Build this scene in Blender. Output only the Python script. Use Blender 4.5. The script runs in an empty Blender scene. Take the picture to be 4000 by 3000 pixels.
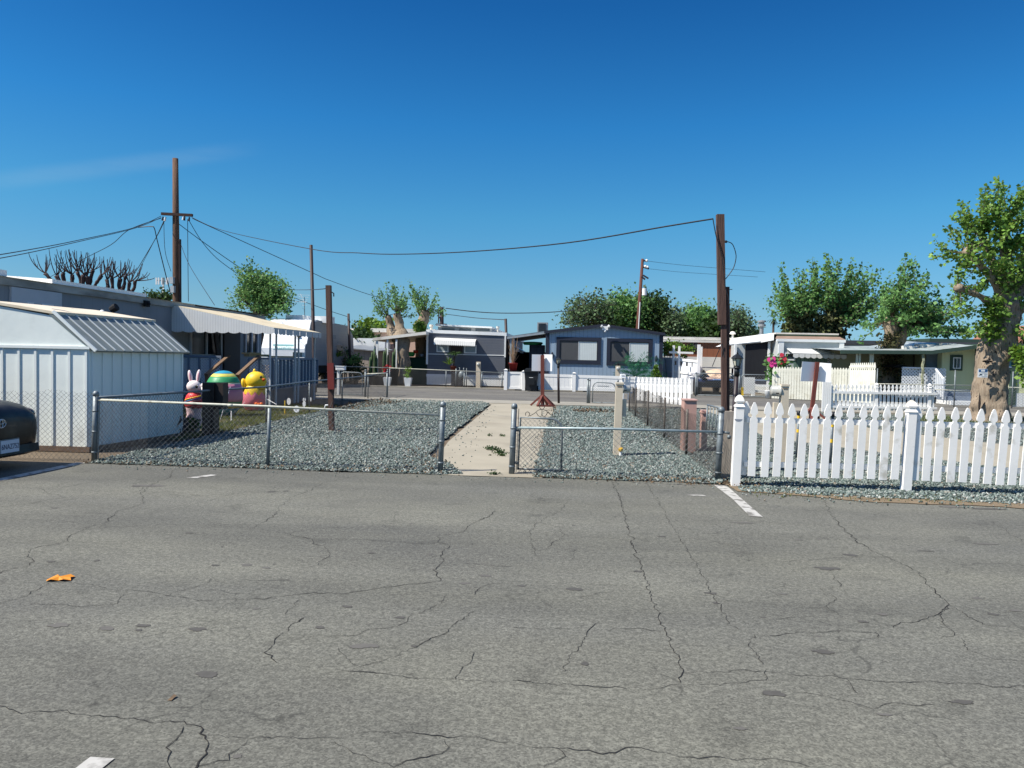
import bpy, math, random
import numpy as np
from mathutils import Vector, Matrix, noise
random.seed(7); rng = np.random.default_rng(7)
R = math.radians
sc = bpy.context.scene

# ---------------------------------------------------------------- camera
FPX = 3004.0; CAM_H = 1.5; ROLL = 0.02
YAW = math.atan(220 / FPX); PITCH = math.atan(100 / FPX)
cd = bpy.data.cameras.new('camera'); cam = bpy.data.objects.new('camera', cd)
sc.collection.objects.link(cam); sc.camera = cam
cd.sensor_width = 36; cd.lens = FPX / 4000 * 36; cd.clip_start = 0.05; cd.clip_end = 3000
CM = Matrix.Rotation(YAW, 4, 'Z') @ Matrix.Rotation(R(90) - PITCH, 4, 'X') @ Matrix.Rotation(ROLL, 4, 'Z')
cam.matrix_world = Matrix.Translation((0, 0, CAM_H)) @ CM
_C3 = CM.to_3x3()
def ray(px, py):
    return _C3 @ Vector(((px - 2000) / FPX, -(py - 1500) / FPX, -1.0))
def gp(px, py, z=0.0):            # ground point under a photo pixel
    d = ray(px, py); t = (z - CAM_H) / d.z
    return Vector((d.x * t, d.y * t, z))
def at(px, py, Y):                # point of the vertical plane y = Y
    d = ray(px, py); t = Y / d.y
    return Vector((d.x * t, Y, CAM_H + d.z * t))
def atx(px, py, X):               # point of the vertical plane x = X
    d = ray(px, py); t = X / d.x
    return Vector((X, d.y * t, CAM_H + d.z * t))

# ---------------------------------------------------------------- light
SUN_FROM = Vector((-0.90, -0.40, 0)).normalized() * math.cos(R(51)) + Vector((0, 0, math.sin(R(51))))
SUN_EL = R(51); SUN_AZ = math.atan2(SUN_FROM.x, SUN_FROM.y)
w = bpy.data.worlds.new('World'); sc.world = w; w.use_nodes = True
nt = w.node_tree; nt.nodes.clear()
wo = nt.nodes.new('ShaderNodeOutputWorld'); bg = nt.nodes.new('ShaderNodeBackground')
sky = nt.nodes.new('ShaderNodeTexSky'); sky.sky_type = 'NISHITA'; sky.sun_disc = False
sky.sun_elevation = SUN_EL; sky.sun_rotation = SUN_AZ
sky.air_density = 1.0; sky.dust_density = 0.3; sky.ozone_density = 3.0; sky.altitude = 300
# thin cirrus wisps and a deep polarised blue
hs = nt.nodes.new('ShaderNodeHueSaturation'); hs.inputs['Saturation'].default_value = 1.0
hs.inputs['Value'].default_value = 1.0
nt.links.new(sky.outputs[0], hs.inputs['Color'])
tc = nt.nodes.new('ShaderNodeTexCoord'); mp = nt.nodes.new('ShaderNodeMapping')
mp.inputs['Scale'].default_value = (2.2, 2.2, 16); mp.inputs['Rotation'].default_value = (0, R(4), 0)
nz = nt.nodes.new('ShaderNodeTexNoise'); nz.inputs['Scale'].default_value = 1.7; nz.inputs['Detail'].default_value = 7
nz.inputs['Roughness'].default_value = 0.6
rp = nt.nodes.new('ShaderNodeValToRGB'); rp.color_ramp.elements[0].position = 0.56; rp.color_ramp.elements[1].position = 0.86
rp.color_ramp.elements[1].color = (1, 1, 1, 1)
mx = nt.nodes.new('ShaderNodeMix'); mx.data_type = 'RGBA'
mx.inputs[7].default_value = (2.2, 3.2, 4.0, 1)
nt.links.new(tc.outputs['Generated'], mp.inputs[0]); nt.links.new(mp.outputs[0], nz.inputs['Vector'])
nt.links.new(nz.outputs[0], rp.inputs[0])
# one faint streak of cirrus low on the left, laid along a great circle of the sky
r1_ = ray(-40, 712).normalized(); r2_ = ray(700, 618).normalized(); n_ = r1_.cross(r2_).normalized(); md_ = (ray(420, 668)).normalized()
def vdot(v_):
    q = nt.nodes.new('ShaderNodeVectorMath'); q.operation = 'DOT_PRODUCT'; q.inputs[1].default_value = v_; nt.links.new(tc.outputs['Generated'], q.inputs[0]); return q.outputs['Value']
ab = nt.nodes.new('ShaderNodeMath'); ab.operation = 'ABSOLUTE'; nt.links.new(vdot(n_), ab.inputs[0])
m1 = nt.nodes.new('ShaderNodeMapRange'); m1.interpolation_type = 'SMOOTHERSTEP'; m1.inputs['From Min'].default_value = 0; m1.inputs['From Max'].default_value = .016; m1.inputs['To Min'].default_value = 1; m1.inputs['To Max'].default_value = 0; nt.links.new(ab.outputs[0], m1.inputs[0])
m2 = nt.nodes.new('ShaderNodeMapRange'); m2.interpolation_type = 'SMOOTHERSTEP'; m2.inputs['From Min'].default_value = .982; m2.inputs['From Max'].default_value = 1.0; nt.links.new(vdot(md_), m2.inputs[0])
m3 = nt.nodes.new('ShaderNodeMath'); m3.operation = 'MULTIPLY'; nt.links.new(m1.outputs[0], m3.inputs[0]); nt.links.new(m2.outputs[0], m3.inputs[1])
m4 = nt.nodes.new('ShaderNodeMapRange'); m4.inputs['From Min'].default_value = .3; m4.inputs['From Max'].default_value = .7; m4.inputs['To Min'].default_value = .04; m4.inputs['To Max'].default_value = .20; nt.links.new(nz.outputs[0], m4.inputs[0])
m5 = nt.nodes.new('ShaderNodeMath'); m5.operation = 'MULTIPLY'; nt.links.new(m3.outputs[0], m5.inputs[0]); nt.links.new(m4.outputs[0], m5.inputs[1])
nt.links.new(m5.outputs[0], mx.inputs[0])
# air colour by height above the horizon (clear, slightly polarised spring sky in view, unseen upper part whitened to lift ambient light)
sx_ = nt.nodes.new('ShaderNodeSeparateXYZ'); nt.links.new(tc.outputs['Generated'], sx_.inputs[0])
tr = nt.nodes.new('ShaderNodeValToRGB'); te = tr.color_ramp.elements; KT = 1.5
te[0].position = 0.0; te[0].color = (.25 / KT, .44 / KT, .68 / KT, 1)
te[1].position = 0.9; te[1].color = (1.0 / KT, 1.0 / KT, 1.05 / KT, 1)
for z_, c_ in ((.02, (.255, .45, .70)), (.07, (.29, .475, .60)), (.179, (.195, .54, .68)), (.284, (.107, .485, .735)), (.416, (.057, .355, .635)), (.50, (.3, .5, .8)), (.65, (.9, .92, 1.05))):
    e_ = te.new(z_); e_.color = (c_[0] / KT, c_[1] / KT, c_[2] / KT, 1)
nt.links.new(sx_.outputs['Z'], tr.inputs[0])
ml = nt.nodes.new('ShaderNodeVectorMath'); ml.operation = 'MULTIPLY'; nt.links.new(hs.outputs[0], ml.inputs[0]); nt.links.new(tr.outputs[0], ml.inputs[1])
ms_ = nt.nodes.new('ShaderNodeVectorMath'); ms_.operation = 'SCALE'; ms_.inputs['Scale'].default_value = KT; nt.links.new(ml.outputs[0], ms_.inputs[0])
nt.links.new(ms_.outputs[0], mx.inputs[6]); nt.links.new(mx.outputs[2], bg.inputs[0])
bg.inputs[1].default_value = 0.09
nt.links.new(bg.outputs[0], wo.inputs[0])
sl = bpy.data.lights.new('sun', 'SUN'); sl.energy = 4.2; sl.angle = R(0.5); sl.color = (1.0, 0.94, 0.85)
so = bpy.data.objects.new('sun', sl); sc.collection.objects.link(so)
so.rotation_euler = SUN_FROM.to_track_quat('Z', 'Y').to_euler(); so.location = (0, 0, 30)
vs = sc.view_settings; vs.view_transform = 'Standard'; vs.look = 'None'; vs.exposure = 0.95; vs.gamma = 1

# ---------------------------------------------------------------- materials
def lin(c):
    return tuple(((x / 255) / 12.92 if x / 255 <= 0.04045 else ((x / 255 + 0.055) / 1.055) ** 2.4) for x in c)
MATS = {}
def mat(name, rgb, rough=0.7, var=0.12, scale=3.0, metal=0.0, bump=0.0, bscale=40.0, rgb2=None, stretch=(1, 1, 1),
        island=0.0, dirt=None, dscale=1.5, dcut=(0.55, 0.8), coat=0.0, spec=0.4, trans=0.0, emit=None):
    """colour (sRGB 0-255 of the paint itself) with large and small procedural variation"""
    if name in MATS: return MATS[name]
    m = bpy.data.materials.new(name); m.use_nodes = True; MATS[name] = m
    n = m.node_tree.nodes; l = m.node_tree.links; b = n['Principled BSDF']
    b.inputs['Roughness'].default_value = rough; b.inputs['Metallic'].default_value = metal
    b.inputs['Specular IOR Level'].default_value = spec
    if coat: b.inputs['Coat Weight'].default_value = coat
    if trans: b.inputs['Transmission Weight'].default_value = trans
    c = lin(rgb); c2 = lin(rgb2) if rgb2 else tuple(x * (1 - var * 2) for x in c)
    t = n.new('ShaderNodeTexCoord'); mpn = n.new('ShaderNodeMapping'); mpn.inputs['Scale'].default_value = stretch
    l.new(t.outputs['Object'], mpn.inputs[0])
    z = n.new('ShaderNodeTexNoise'); z.inputs['Scale'].default_value = scale; z.inputs['Detail'].default_value = 6
    z.inputs['Roughness'].default_value = 0.65
    l.new(mpn.outputs[0], z.inputs['Vector'])
    r = n.new('ShaderNodeValToRGB'); r.color_ramp.elements[0].position = 0.3; r.color_ramp.elements[1].position = 0.7
    r.color_ramp.elements[0].color = (*c2, 1); r.color_ramp.elements[1].color = (*c, 1)
    l.new(z.outputs[0], r.inputs[0]); out = r.outputs[0]
    if island:
        g = n.new('ShaderNodeNewGeometry'); h = n.new('ShaderNodeHueSaturation'); mr = n.new('ShaderNodeMapRange')
        mr.inputs['To Min'].default_value = 1 - island; mr.inputs['To Max'].default_value = 1 + island
        l.new(g.outputs['Random Per Island'], mr.inputs[0]); l.new(mr.outputs[0], h.inputs['Value'])
        l.new(out, h.inputs['Color']); out = h.outputs[0]
    if dirt:
        z2 = n.new('ShaderNodeTexNoise'); z2.inputs['Scale'].default_value = dscale; z2.inputs['Detail'].default_value = 8
        l.new(mpn.outputs[0], z2.inputs['Vector'])
        r2 = n.new('ShaderNodeValToRGB'); r2.color_ramp.elements[0].position = dcut[0]; r2.color_ramp.elements[1].position = dcut[1]
        l.new(z2.outputs[0], r2.inputs[0])
        mm = n.new('ShaderNodeMix'); mm.data_type = 'RGBA'; mm.inputs[7].default_value = (*lin(dirt), 1)
        l.new(r2.outputs[0], mm.inputs[0]); l.new(out, mm.inputs[6]); out = mm.outputs[2]
    l.new(out, b.inputs['Base Color'])
    if bump:
        bz = n.new('ShaderNodeTexNoise'); bz.inputs['Scale'].default_value = bscale; bz.inputs['Detail'].default_value = 4
        l.new(mpn.outputs[0], bz.inputs['Vector'])
        bp = n.new('ShaderNodeBump'); bp.inputs['Strength'].default_value = bump; bp.inputs['Distance'].default_value = 0.02
        l.new(bz.outputs[0], bp.inputs['Height']); l.new(bp.outputs[0], b.inputs['Normal'])
    if emit: b.inputs['Emission Color'].default_value = (*lin(emit[0]), 1); b.inputs['Emission Strength'].default_value = emit[1]
    return m
def leafmat(name, rgb, rgb2, island=0.35):
    m = mat(name, rgb, rough=0.55, rgb2=rgb2, scale=1.3, island=island, spec=0.3)
    n = m.node_tree.nodes; l = m.node_tree.links; b = n['Principled BSDF']
    if 'tl' not in n:
        src = b.inputs['Base Color'].links[0].from_socket
        tl = n.new('ShaderNodeBsdfTranslucent'); tl.name = 'tl'
        ms = n.new('ShaderNodeMixShader'); ms.inputs[0].default_value = 0.35
        g = n.new('ShaderNodeHueSaturation'); g.inputs['Value'].default_value = 1.3; g.inputs['Hue'].default_value = 0.48
        l.new(src, g.inputs['Color']); l.new(g.outputs[0], tl.inputs[0])
        l.new(b.outputs[0], ms.inputs[1]); l.new(tl.outputs[0], ms.inputs[2])
        l.new(ms.outputs[0], n['Material Output'].inputs[0])
    return m

# ---------------------------------------------------------------- objects
def tag(o, label=None, cat=None, group=None, kind=None):
    if label: o['label'] = label
    if cat: o['category'] = cat
    if group: o['group'] = group
    if kind: o['kind'] = kind
    return o
def thing(name, label, cat, loc=(0, 0, 0), group=None):
    o = bpy.data.objects.new(name, None); sc.collection.objects.link(o); o.location = loc
    o.empty_display_size = 0.2
    return tag(o, label, cat, group)
def origin_of(p):
    v = Vector((0, 0, 0))
    while p is not None: v += p.location; p = p.parent
    return v
class MB:
    """collects shapes (world coordinates) and links them as one mesh"""
    def __init__(s): s.v = []; s.f = []; s.mi = []; s.cur = 0
    def add(s, vs, fs):
        k = len(s.v); s.v += [tuple(p) for p in vs]; s.f += [tuple(i + k for i in f) for f in fs]; s.mi += [s.cur] * len(fs); return s
    def box(s, x0, x1, y0, y1, z0, z1, lean=0.0):
        L = lean * (z1 - z0)
        return s.add([(x0, y0, z0), (x1, y0, z0), (x1, y1, z0), (x0, y1, z0), (x0 + L, y0, z1), (x1 + L, y0, z1), (x1 + L, y1, z1), (x0 + L, y1, z1)],
                     [(0, 3, 2, 1), (4, 5, 6, 7), (0, 1, 5, 4), (1, 2, 6, 5), (2, 3, 7, 6), (3, 0, 4, 7)])
    def beam(s, p, q, w, h=None, up=(0, 0, 1)):
        p = Vector(p); q = Vector(q); h = h or w; d = (q - p)
        if d.length < 1e-6: return s
        d.normalize(); u = Vector(up)
        if abs(d.dot(u)) > 0.98: u = Vector((0, 1, 0))
        a = d.cross(u).normalized(); b = a.cross(d).normalized()
        c = [(-w / 2, -h / 2), (w / 2, -h / 2), (w / 2, h / 2), (-w / 2, h / 2)]
        vs = [e + a * i + b * j for e in (p, q) for i, j in c]
        return s.add(vs, [(0, 1, 2, 3), (7, 6, 5, 4), (0, 4, 5, 1), (1, 5, 6, 2), (2, 6, 7, 3), (3, 7, 4, 0)])
    def tube(s, pts, r, n=8, caps=True):
        pts = [Vector(p) for p in pts]; m = len(pts)
        rs = r if isinstance(r, (list, tuple)) else [r] * m
        vs = []; pa = None
        for i, p in enumerate(pts):
            d = (pts[min(i + 1, m - 1)] - pts[max(i - 1, 0)])
            d = d.normalized() if d.length > 1e-9 else Vector((0, 0, 1))
            if pa is None:
                u = Vector((0, 0, 1)) if abs(d.z) < 0.9 else Vector((0, 1, 0)); a = d.cross(u).normalized()
            else:
                a = (pa - d * pa.dot(d)); a = a.normalized() if a.length > 1e-6 else d.orthogonal().normalized()
            pa = a; b = d.cross(a)
            for k in range(n):
                t = 2 * math.pi * k / n; vs.append(p + (a * math.cos(t) + b * math.sin(t)) * rs[i])
        fs = [(i * n + k, i * n + (k + 1) % n, (i + 1) * n + (k + 1) % n, (i + 1) * n + k) for i in range(m - 1) for k in range(n)]
        if caps: fs += [tuple(range(n - 1, -1, -1)), tuple((m - 1) * n + k for k in range(n))]
        return s.add(vs, fs)
    def lathe(s, c, prof, n=16, sx=1.0, sy=1.0, rot=None):
        vs = []; c = Vector(c)
        for r, z in prof:
            for k in range(n):
                t = 2 * math.pi * k / n; v = Vector((math.cos(t) * r * sx, math.sin(t) * r * sy, z))
                if rot: v = rot @ v
                vs.append(c + v)
        m = len(prof)
        fs = [(i * n + k, i * n + (k + 1) % n, (i + 1) * n + (k + 1) % n, (i + 1) * n + k) for i in range(m - 1) for k in range(n)]
        fs += [tuple(range(n - 1, -1, -1)), tuple((m - 1) * n + k for k in range(n))]
        return s.add(vs, fs)
    def ball(s, c, rx, ry=None, rz=None, n=14, m=9, rot=None, nz=0.0):
        ry = ry or rx; rz = rz or rx; c = Vector(c); vs = []; 
        for i in range(m + 1):
            ph = math.pi * i / m
            for k in range(n):
                t = 2 * math.pi * k / n
                v = Vector((math.sin(ph) * math.cos(t) * rx, math.sin(ph) * math.sin(t) * ry, -math.cos(ph) * rz))
                if nz: v *= 1 + nz * noise.noise(v * 2.2 / max(rx, .01) + c)
                if rot: v = rot @ v
                vs.append(c + v)
        fs = [(i * n + k, i * n + (k + 1) % n, (i + 1) * n + (k + 1) % n, (i + 1) * n + k) for i in range(m) for k in range(n)]
        return s.add(vs, fs)
    def prism(s, poly, d):
        """poly: list of 3-D points (planar); d: extrusion vector"""
        d = Vector(d); n = len(poly); P_ = [Vector(p) for p in poly]
        vs = P_ + [p + d for p in P_]
        nrm = Vector((0, 0, 0))
        for i in range(n): nrm += (P_[i] - P_[0]).cross(P_[(i + 1) % n] - P_[0])
        fl = nrm.dot(d) > 0
        a = tuple(range(n)); b = tuple(range(n, 2 * n))
        fs = [a[::-1] if fl else a, b if fl else b[::-1]]
        for i in range(n):
            j = (i + 1) % n
            fs.append((i, j, n + j, n + i) if fl else (j, i, n + i, n + j))
        return s.add(vs, fs)
    def quad(s, *p): return s.add(p, [tuple(range(len(p)))])
    def build(s, name, mats, parent=None, smooth=False, base=None):
        me = bpy.data.meshes.new(name)
        if parent is not None: o0 = origin_of(parent)
        elif base is not None: o0 = Vector(base)
        elif s.v:
            a = np.array(s.v); o0 = Vector(((a[:, 0].min() + a[:, 0].max()) / 2, (a[:, 1].min() + a[:, 1].max()) / 2, a[:, 2].min()))
        else: o0 = Vector((0, 0, 0))
        me.from_pydata([(x - o0.x, y - o0.y, z - o0.z) for x, y, z in s.v], [], s.f)
        mats = mats if isinstance(mats, (list, tuple)) else [mats]
        for m in mats: me.materials.append(m)
        if len(mats) > 1: me.polygons.foreach_set('material_index', s.mi)
        if smooth: me.polygons.foreach_set('use_smooth', [True] * len(s.f))
        me.update()
        o = bpy.data.objects.new(name, me); sc.collection.objects.link(o)
        if parent is not None: o.parent = parent
        else: o.location = o0
        return o
def npmesh(name, verts, faces, m, parent=None, smooth=False):
    """fast mesh from numpy arrays; faces (n,k)"""
    verts = np.asarray(verts, float); faces = np.asarray(faces, int); k = faces.shape[1]
    if parent is not None: verts = verts - np.array(origin_of(parent))
    me = bpy.data.meshes.new(name); me.vertices.add(len(verts)); me.vertices.foreach_set('co', verts.ravel())
    me.loops.add(faces.size); me.loops.foreach_set('vertex_index', faces.ravel().astype(np.int32))
    me.polygons.add(len(faces)); me.polygons.foreach_set('loop_start', np.arange(0, faces.size, k, dtype=np.int32))
    me.polygons.foreach_set('loop_total', np.full(len(faces), k, dtype=np.int32))
    me.update(calc_edges=True); me.validate()
    if smooth: me.polygons.foreach_set('use_smooth', [True] * len(faces))
    me.materials.append(m)
    o = bpy.data.objects.new(name, me); sc.collection.objects.link(o)
    if parent is not None: o.parent = parent
    return o
def copy_thing(root, loc, label=None, rz=None, scale=None):
    r = root.copy(); sc.collection.objects.link(r); r.location = loc
    if rz is not None: r.rotation_euler = (0, 0, rz)
    if scale is not None: r.scale = scale
    if label: r['label'] = label
    for ch in root.children:
        c = ch.copy(); sc.collection.objects.link(c); c.parent = r
        for g in ch.children:
            e = g.copy(); sc.collection.objects.link(e); e.parent = c
    return r
def text(body, size, m, parent, loc, rot, name='lettering', ext=0.001, ax='CENTER', sx=1.0):
    cu = bpy.data.curves.new(name, 'FONT'); cu.body = body; cu.size = size; cu.extrude = ext
    cu.align_x = ax; cu.align_y = 'CENTER'
    o = bpy.data.objects.new(name, cu); sc.collection.objects.link(o)
    dg = bpy.context.evaluated_depsgraph_get(); me = bpy.data.meshes.new_from_object(o.evaluated_get(dg))
    bpy.data.objects.remove(o); me.name = name
    o = bpy.data.objects.new(name, me); sc.collection.objects.link(o)
    me.materials.clear(); me.materials.append(m)
    M3 = Matrix.Translation(Vector(loc) - (origin_of(parent) if parent else Vector((0, 0, 0)))) @ rot.to_4x4() @ Matrix.Diagonal((sx, 1, 1, 1))
    me.transform(M3)
    if parent: o.parent = parent
    return o
ROTF = Matrix.Rotation(R(90), 3, 'X')     # upright, facing -Y
def fr(v): return v - math.floor(v)
# ================================================================ GROUND
def sheet(name, poly, z, m, label=None):
    mb = MB(); mb.add([(x, y, z) for x, y in poly], [tuple(range(len(poly)))])
    o = mb.build(name, m, base=(0, 0, 0)); tag(o, kind='structure'); return o
m_dirt = mat('dirt', (108, 94, 76), 0.95, rgb2=(84, 74, 60), scale=0.8, bump=0.6, bscale=14, dirt=(66, 66, 40), dscale=0.35)
m_conc = mat('concrete', (154, 147, 130), 0.9, rgb2=(141, 135, 119), scale=1.2, bump=0.25, bscale=60, dirt=(128, 121, 106), dscale=0.7)
m_curb = mat('pale_concrete', (148, 144, 132), 0.9, rgb2=(128, 124, 113), scale=1.6, bump=0.3, bscale=40)
def asphalt(name, a, b, spk=1.0):
    m = bpy.data.materials.new(name); m.use_nodes = True; n = m.node_tree.nodes; l = m.node_tree.links; p = n['Principled BSDF']
    p.inputs['Roughness'].default_value = 0.88; p.inputs['Specular IOR Level'].default_value = 0.35
    t = n.new('ShaderNodeTexCoord')
    def nz(s, d=6, st=(1, 1, 1), ro=.6):
        mp_ = n.new('ShaderNodeMapping'); mp_.inputs['Scale'].default_value = st; l.new(t.outputs['Object'], mp_.inputs[0])
        z = n.new('ShaderNodeTexNoise'); z.inputs['Scale'].default_value = s; z.inputs['Detail'].default_value = d; z.inputs['Roughness'].default_value = ro
        l.new(mp_.outputs[0], z.inputs['Vector']); return z.outputs[0]
    def ramp(s, p0, c0, p1, c1):
        r = n.new('ShaderNodeValToRGB'); e = r.color_ramp.elements; e[0].position = p0; e[0].color = (*c0, 1); e[1].position = p1; e[1].color = (*c1, 1)
        l.new(s, r.inputs[0]); return r.outputs[0]
    def mul(x, y, f=1.0):
        q = n.new('ShaderNodeMix'); q.data_type = 'RGBA'; q.blend_type = 'MULTIPLY'; q.inputs[0].default_value = f
        l.new(x, q.inputs[6]); l.new(y, q.inputs[7]); return q.outputs[2]
    g = lambda v: (v, v, v)
    base = ramp(nz(0.55, 5), .3, lin(b), .7, lin(a))
    # aggregate: pale and dark chips of about a centimetre
    vo = n.new('ShaderNodeTexVoronoi'); vo.inputs['Scale'].default_value = 120; l.new(t.outputs['Object'], vo.inputs['Vector'])
    sp = n.new('ShaderNodeSeparateColor'); l.new(vo.outputs['Color'], sp.inputs[0])
    base = mul(base, ramp(sp.outputs[0], .0, g(.66), 1.0, g(1.34)), spk)
    base = mul(base, ramp(nz(30, 3), .35, g(.80), .65, g(1.16)), spk)
    # worn wheel bands running along X, sealed stains
    base = mul(base, ramp(nz(1.0, 5, (.12, .9, 1)), .38, g(.84), .6, g(1.06)))
    base = mul(base, ramp(nz(2.4, 7), .28, g(.72), .42, g(1.0)))
    base = mul(base, ramp(nz(.35, 4, (.5, 1.4, 1)), .35, (.80, .80, .82), .62, (1.05, 1.04, 1.0)))
    # dark tyre lines across the lot and a web of hairline cracks
    base = mul(base, ramp(nz(1.0, 6, (.05, 3.2, 1), .7), .30, g(.80), .40, g(1.0)))
    wn = n.new('ShaderNodeTexNoise'); wn.inputs['Scale'].default_value = 2.2; wn.inputs['Detail'].default_value = 6; l.new(t.outputs['Object'], wn.inputs['Vector'])
    wa = n.new('ShaderNodeVectorMath'); wa.operation = 'MULTIPLY_ADD'; wa.inputs[1].default_value = (.55, .55, 0); l.new(wn.outputs['Color'], wa.inputs[0]); l.new(t.outputs['Object'], wa.inputs[2])
    vc = n.new('ShaderNodeTexVoronoi'); vc.feature = 'DISTANCE_TO_EDGE'; vc.inputs['Scale'].default_value = 1.15; l.new(wa.outputs[0], vc.inputs['Vector'])
    cm = n.new('ShaderNodeMath'); cm.operation = 'ADD'; mk = ramp(nz(.8, 4), .44, g(.06), .56, g(0.0)); l.new(vc.outputs[0], cm.inputs[0]); l.new(mk, cm.inputs[1])
    base = mul(base, ramp(cm.outputs[0], .002, g(.62), .009, g(1.0)))
    l.new(base, p.inputs['Base Color'])
    bp = n.new('ShaderNodeBump'); bp.inputs['Strength'].default_value = 0.55; bp.inputs['Distance'].default_value = 0.006
    l.new(sp.outputs[0], bp.inputs['Height']); l.new(bp.outputs[0], p.inputs['Normal'])
    return m
m_asph = asphalt('asphalt_old', (109, 109, 100), (95, 95, 88))
m_road = asphalt('asphalt_street', (112, 110, 104), (96, 94, 89), .6)
m_crack = mat('crack_tar', (34, 32, 29), 0.95, var=.1, scale=8)
m_stain = mat('oil_stain', (80, 78, 73), 0.8, var=.15, scale=12)
m_scuff = mat('tyre_mark', (93, 91, 86), 0.88, var=.12, scale=12)

sheet('ground', [(-600, -60), (600, -60), (600, 900), (-600, 900)], -0.03, m_dirt)
# parking lot with its cracks and stains as further faces of the same mesh
lot = MB()
yb = [(-40, 9.3), (-12, 9.7), (-6.6, 9.72), (-5, 9.66), (-4, 9.78), (-3, 9.62), (-2, 9.68), (-1, 9.62), (0, 9.66), (1.2, 9.66), (1.9, 9.58), (2.4, 9.2), (3.0, 9.05), (4.2, 8.9), (5.4, 8.86), (8, 8.8), (40, 8.7)]
edge = []
for (x0, y0), (x1, y1) in zip(yb[:-1], yb[1:]):
    n_ = max(1, int((x1 - x0) / .12)) if -9 < x0 < 9 else 1
    for i in range(n_):
        f = i / n_; x = x0 + (x1 - x0) * f
        edge.append((x, y0 + (y1 - y0) * f + (noise.noise(Vector((x * 3, 0, 5))) * .05 + noise.noise(Vector((x * 11, 2, 5))) * .025 if -9 < x0 < 9 else 0)))
edge.append(yb[-1])
lot.add([(-40, -30, 0), (40, -30, 0)] + [(x, y, 0) for x, y in edge[::-1]], [tuple(range(len(edge) + 2))])
Z5 = lambda x, y: gp(x / 1.106, 1780 + y / 1.106)
Z6 = lambda x, y: gp(2000 + x / 1.106, 1780 + y / 1.106)
cr5 = [[(800,45),(740,70),(735,95),(690,110),(640,135),(610,165),(625,205),(600,215),(510,240),(460,290),(380,310),(310,345),(285,370),(215,385),(160,400),(120,415),(135,450),(125,480),(60,485),(0,510),(-120,520)],
 [(625,135),(600,155),(450,172),(280,180),(140,205),(0,222),(-120,240)],[(160,140),(210,160),(275,180)],
 [(1600,80),(1480,100),(1390,120),(1340,150),(1270,175),(1215,215),(1180,265),(1120,295),(1100,315)],
 [(1100,315),(1240,335),(1340,365),(1400,395),(1420,425),(1370,475),(1290,495),(1270,508)],[(860,302),(1000,300),(1100,295)],
 [(1240,335),(1400,315),(1560,308),(1700,305)],[(380,310),(560,305),(770,298)],
 [(2145,235),(2100,270),(2020,305),(2010,325),(1900,350),(1890,375),(1930,385),(1910,460),(1875,495),(1900,545)],
 [(1440,362),(1640,370),(1780,380),(1890,378)],[(1900,545),(1700,565),(1450,597),(1330,592),(1240,605),(1140,620),(900,625),(740,605),(700,602)],
 [(715,605),(830,570),(930,525)],[(290,550),(220,550),(110,605),(10,632),(-100,650)],[(300,545),(470,572),(600,585),(700,600)],
 [(1300,622),(1240,675),(1225,688)],[(1310,697),(1240,745),(1165,822),(1160,850),(1210,895)],
 [(1940,600),(1860,665),(1780,690),(1710,735),(1600,755),(1530,778),(1400,785)],[(2050,670),(1950,740),(1880,785),(1800,825),(1680,880),(1560,905),(1480,870),(1460,830)],
 [(1440,925),(1700,945),(1950,970),(2212,972)],[(2050,850),(2035,900),(1960,970)],
 [(-150,1060),(0,1082),(80,1105),(300,1115),(500,1130),(700,1148),(780,1155),(790,1170),(870,1172),(910,1220),(890,1290),(860,1345),(840,1400)],
 [(785,1170),(735,1260),(740,1300),(720,1345),(700,1400)],[(900,1208),(1200,1220),(1450,1210),(1600,1195),(1800,1205),(1930,1220),(2212,1222)],
 [(1930,1225),(1945,1262),(1850,1310),(1700,1340),(1610,1320),(1450,1230)],[(1080,1230),(980,1310),(900,1325),(820,1345)],
 [(870,205),(1000,165),(1130,150)],[(0,278),(150,278),(360,288)],[(700,150),(850,172),(1000,170)],[(530,600),(500,640),(350,655),(120,640)],
 [(1900,465),(2060,472),(2212,478)],[(1020,112),(1100,85),(1190,60)],[(2050,325),(2130,320),(2212,325)],[(2190,545),(2100,560),(2040,605)]]
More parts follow.
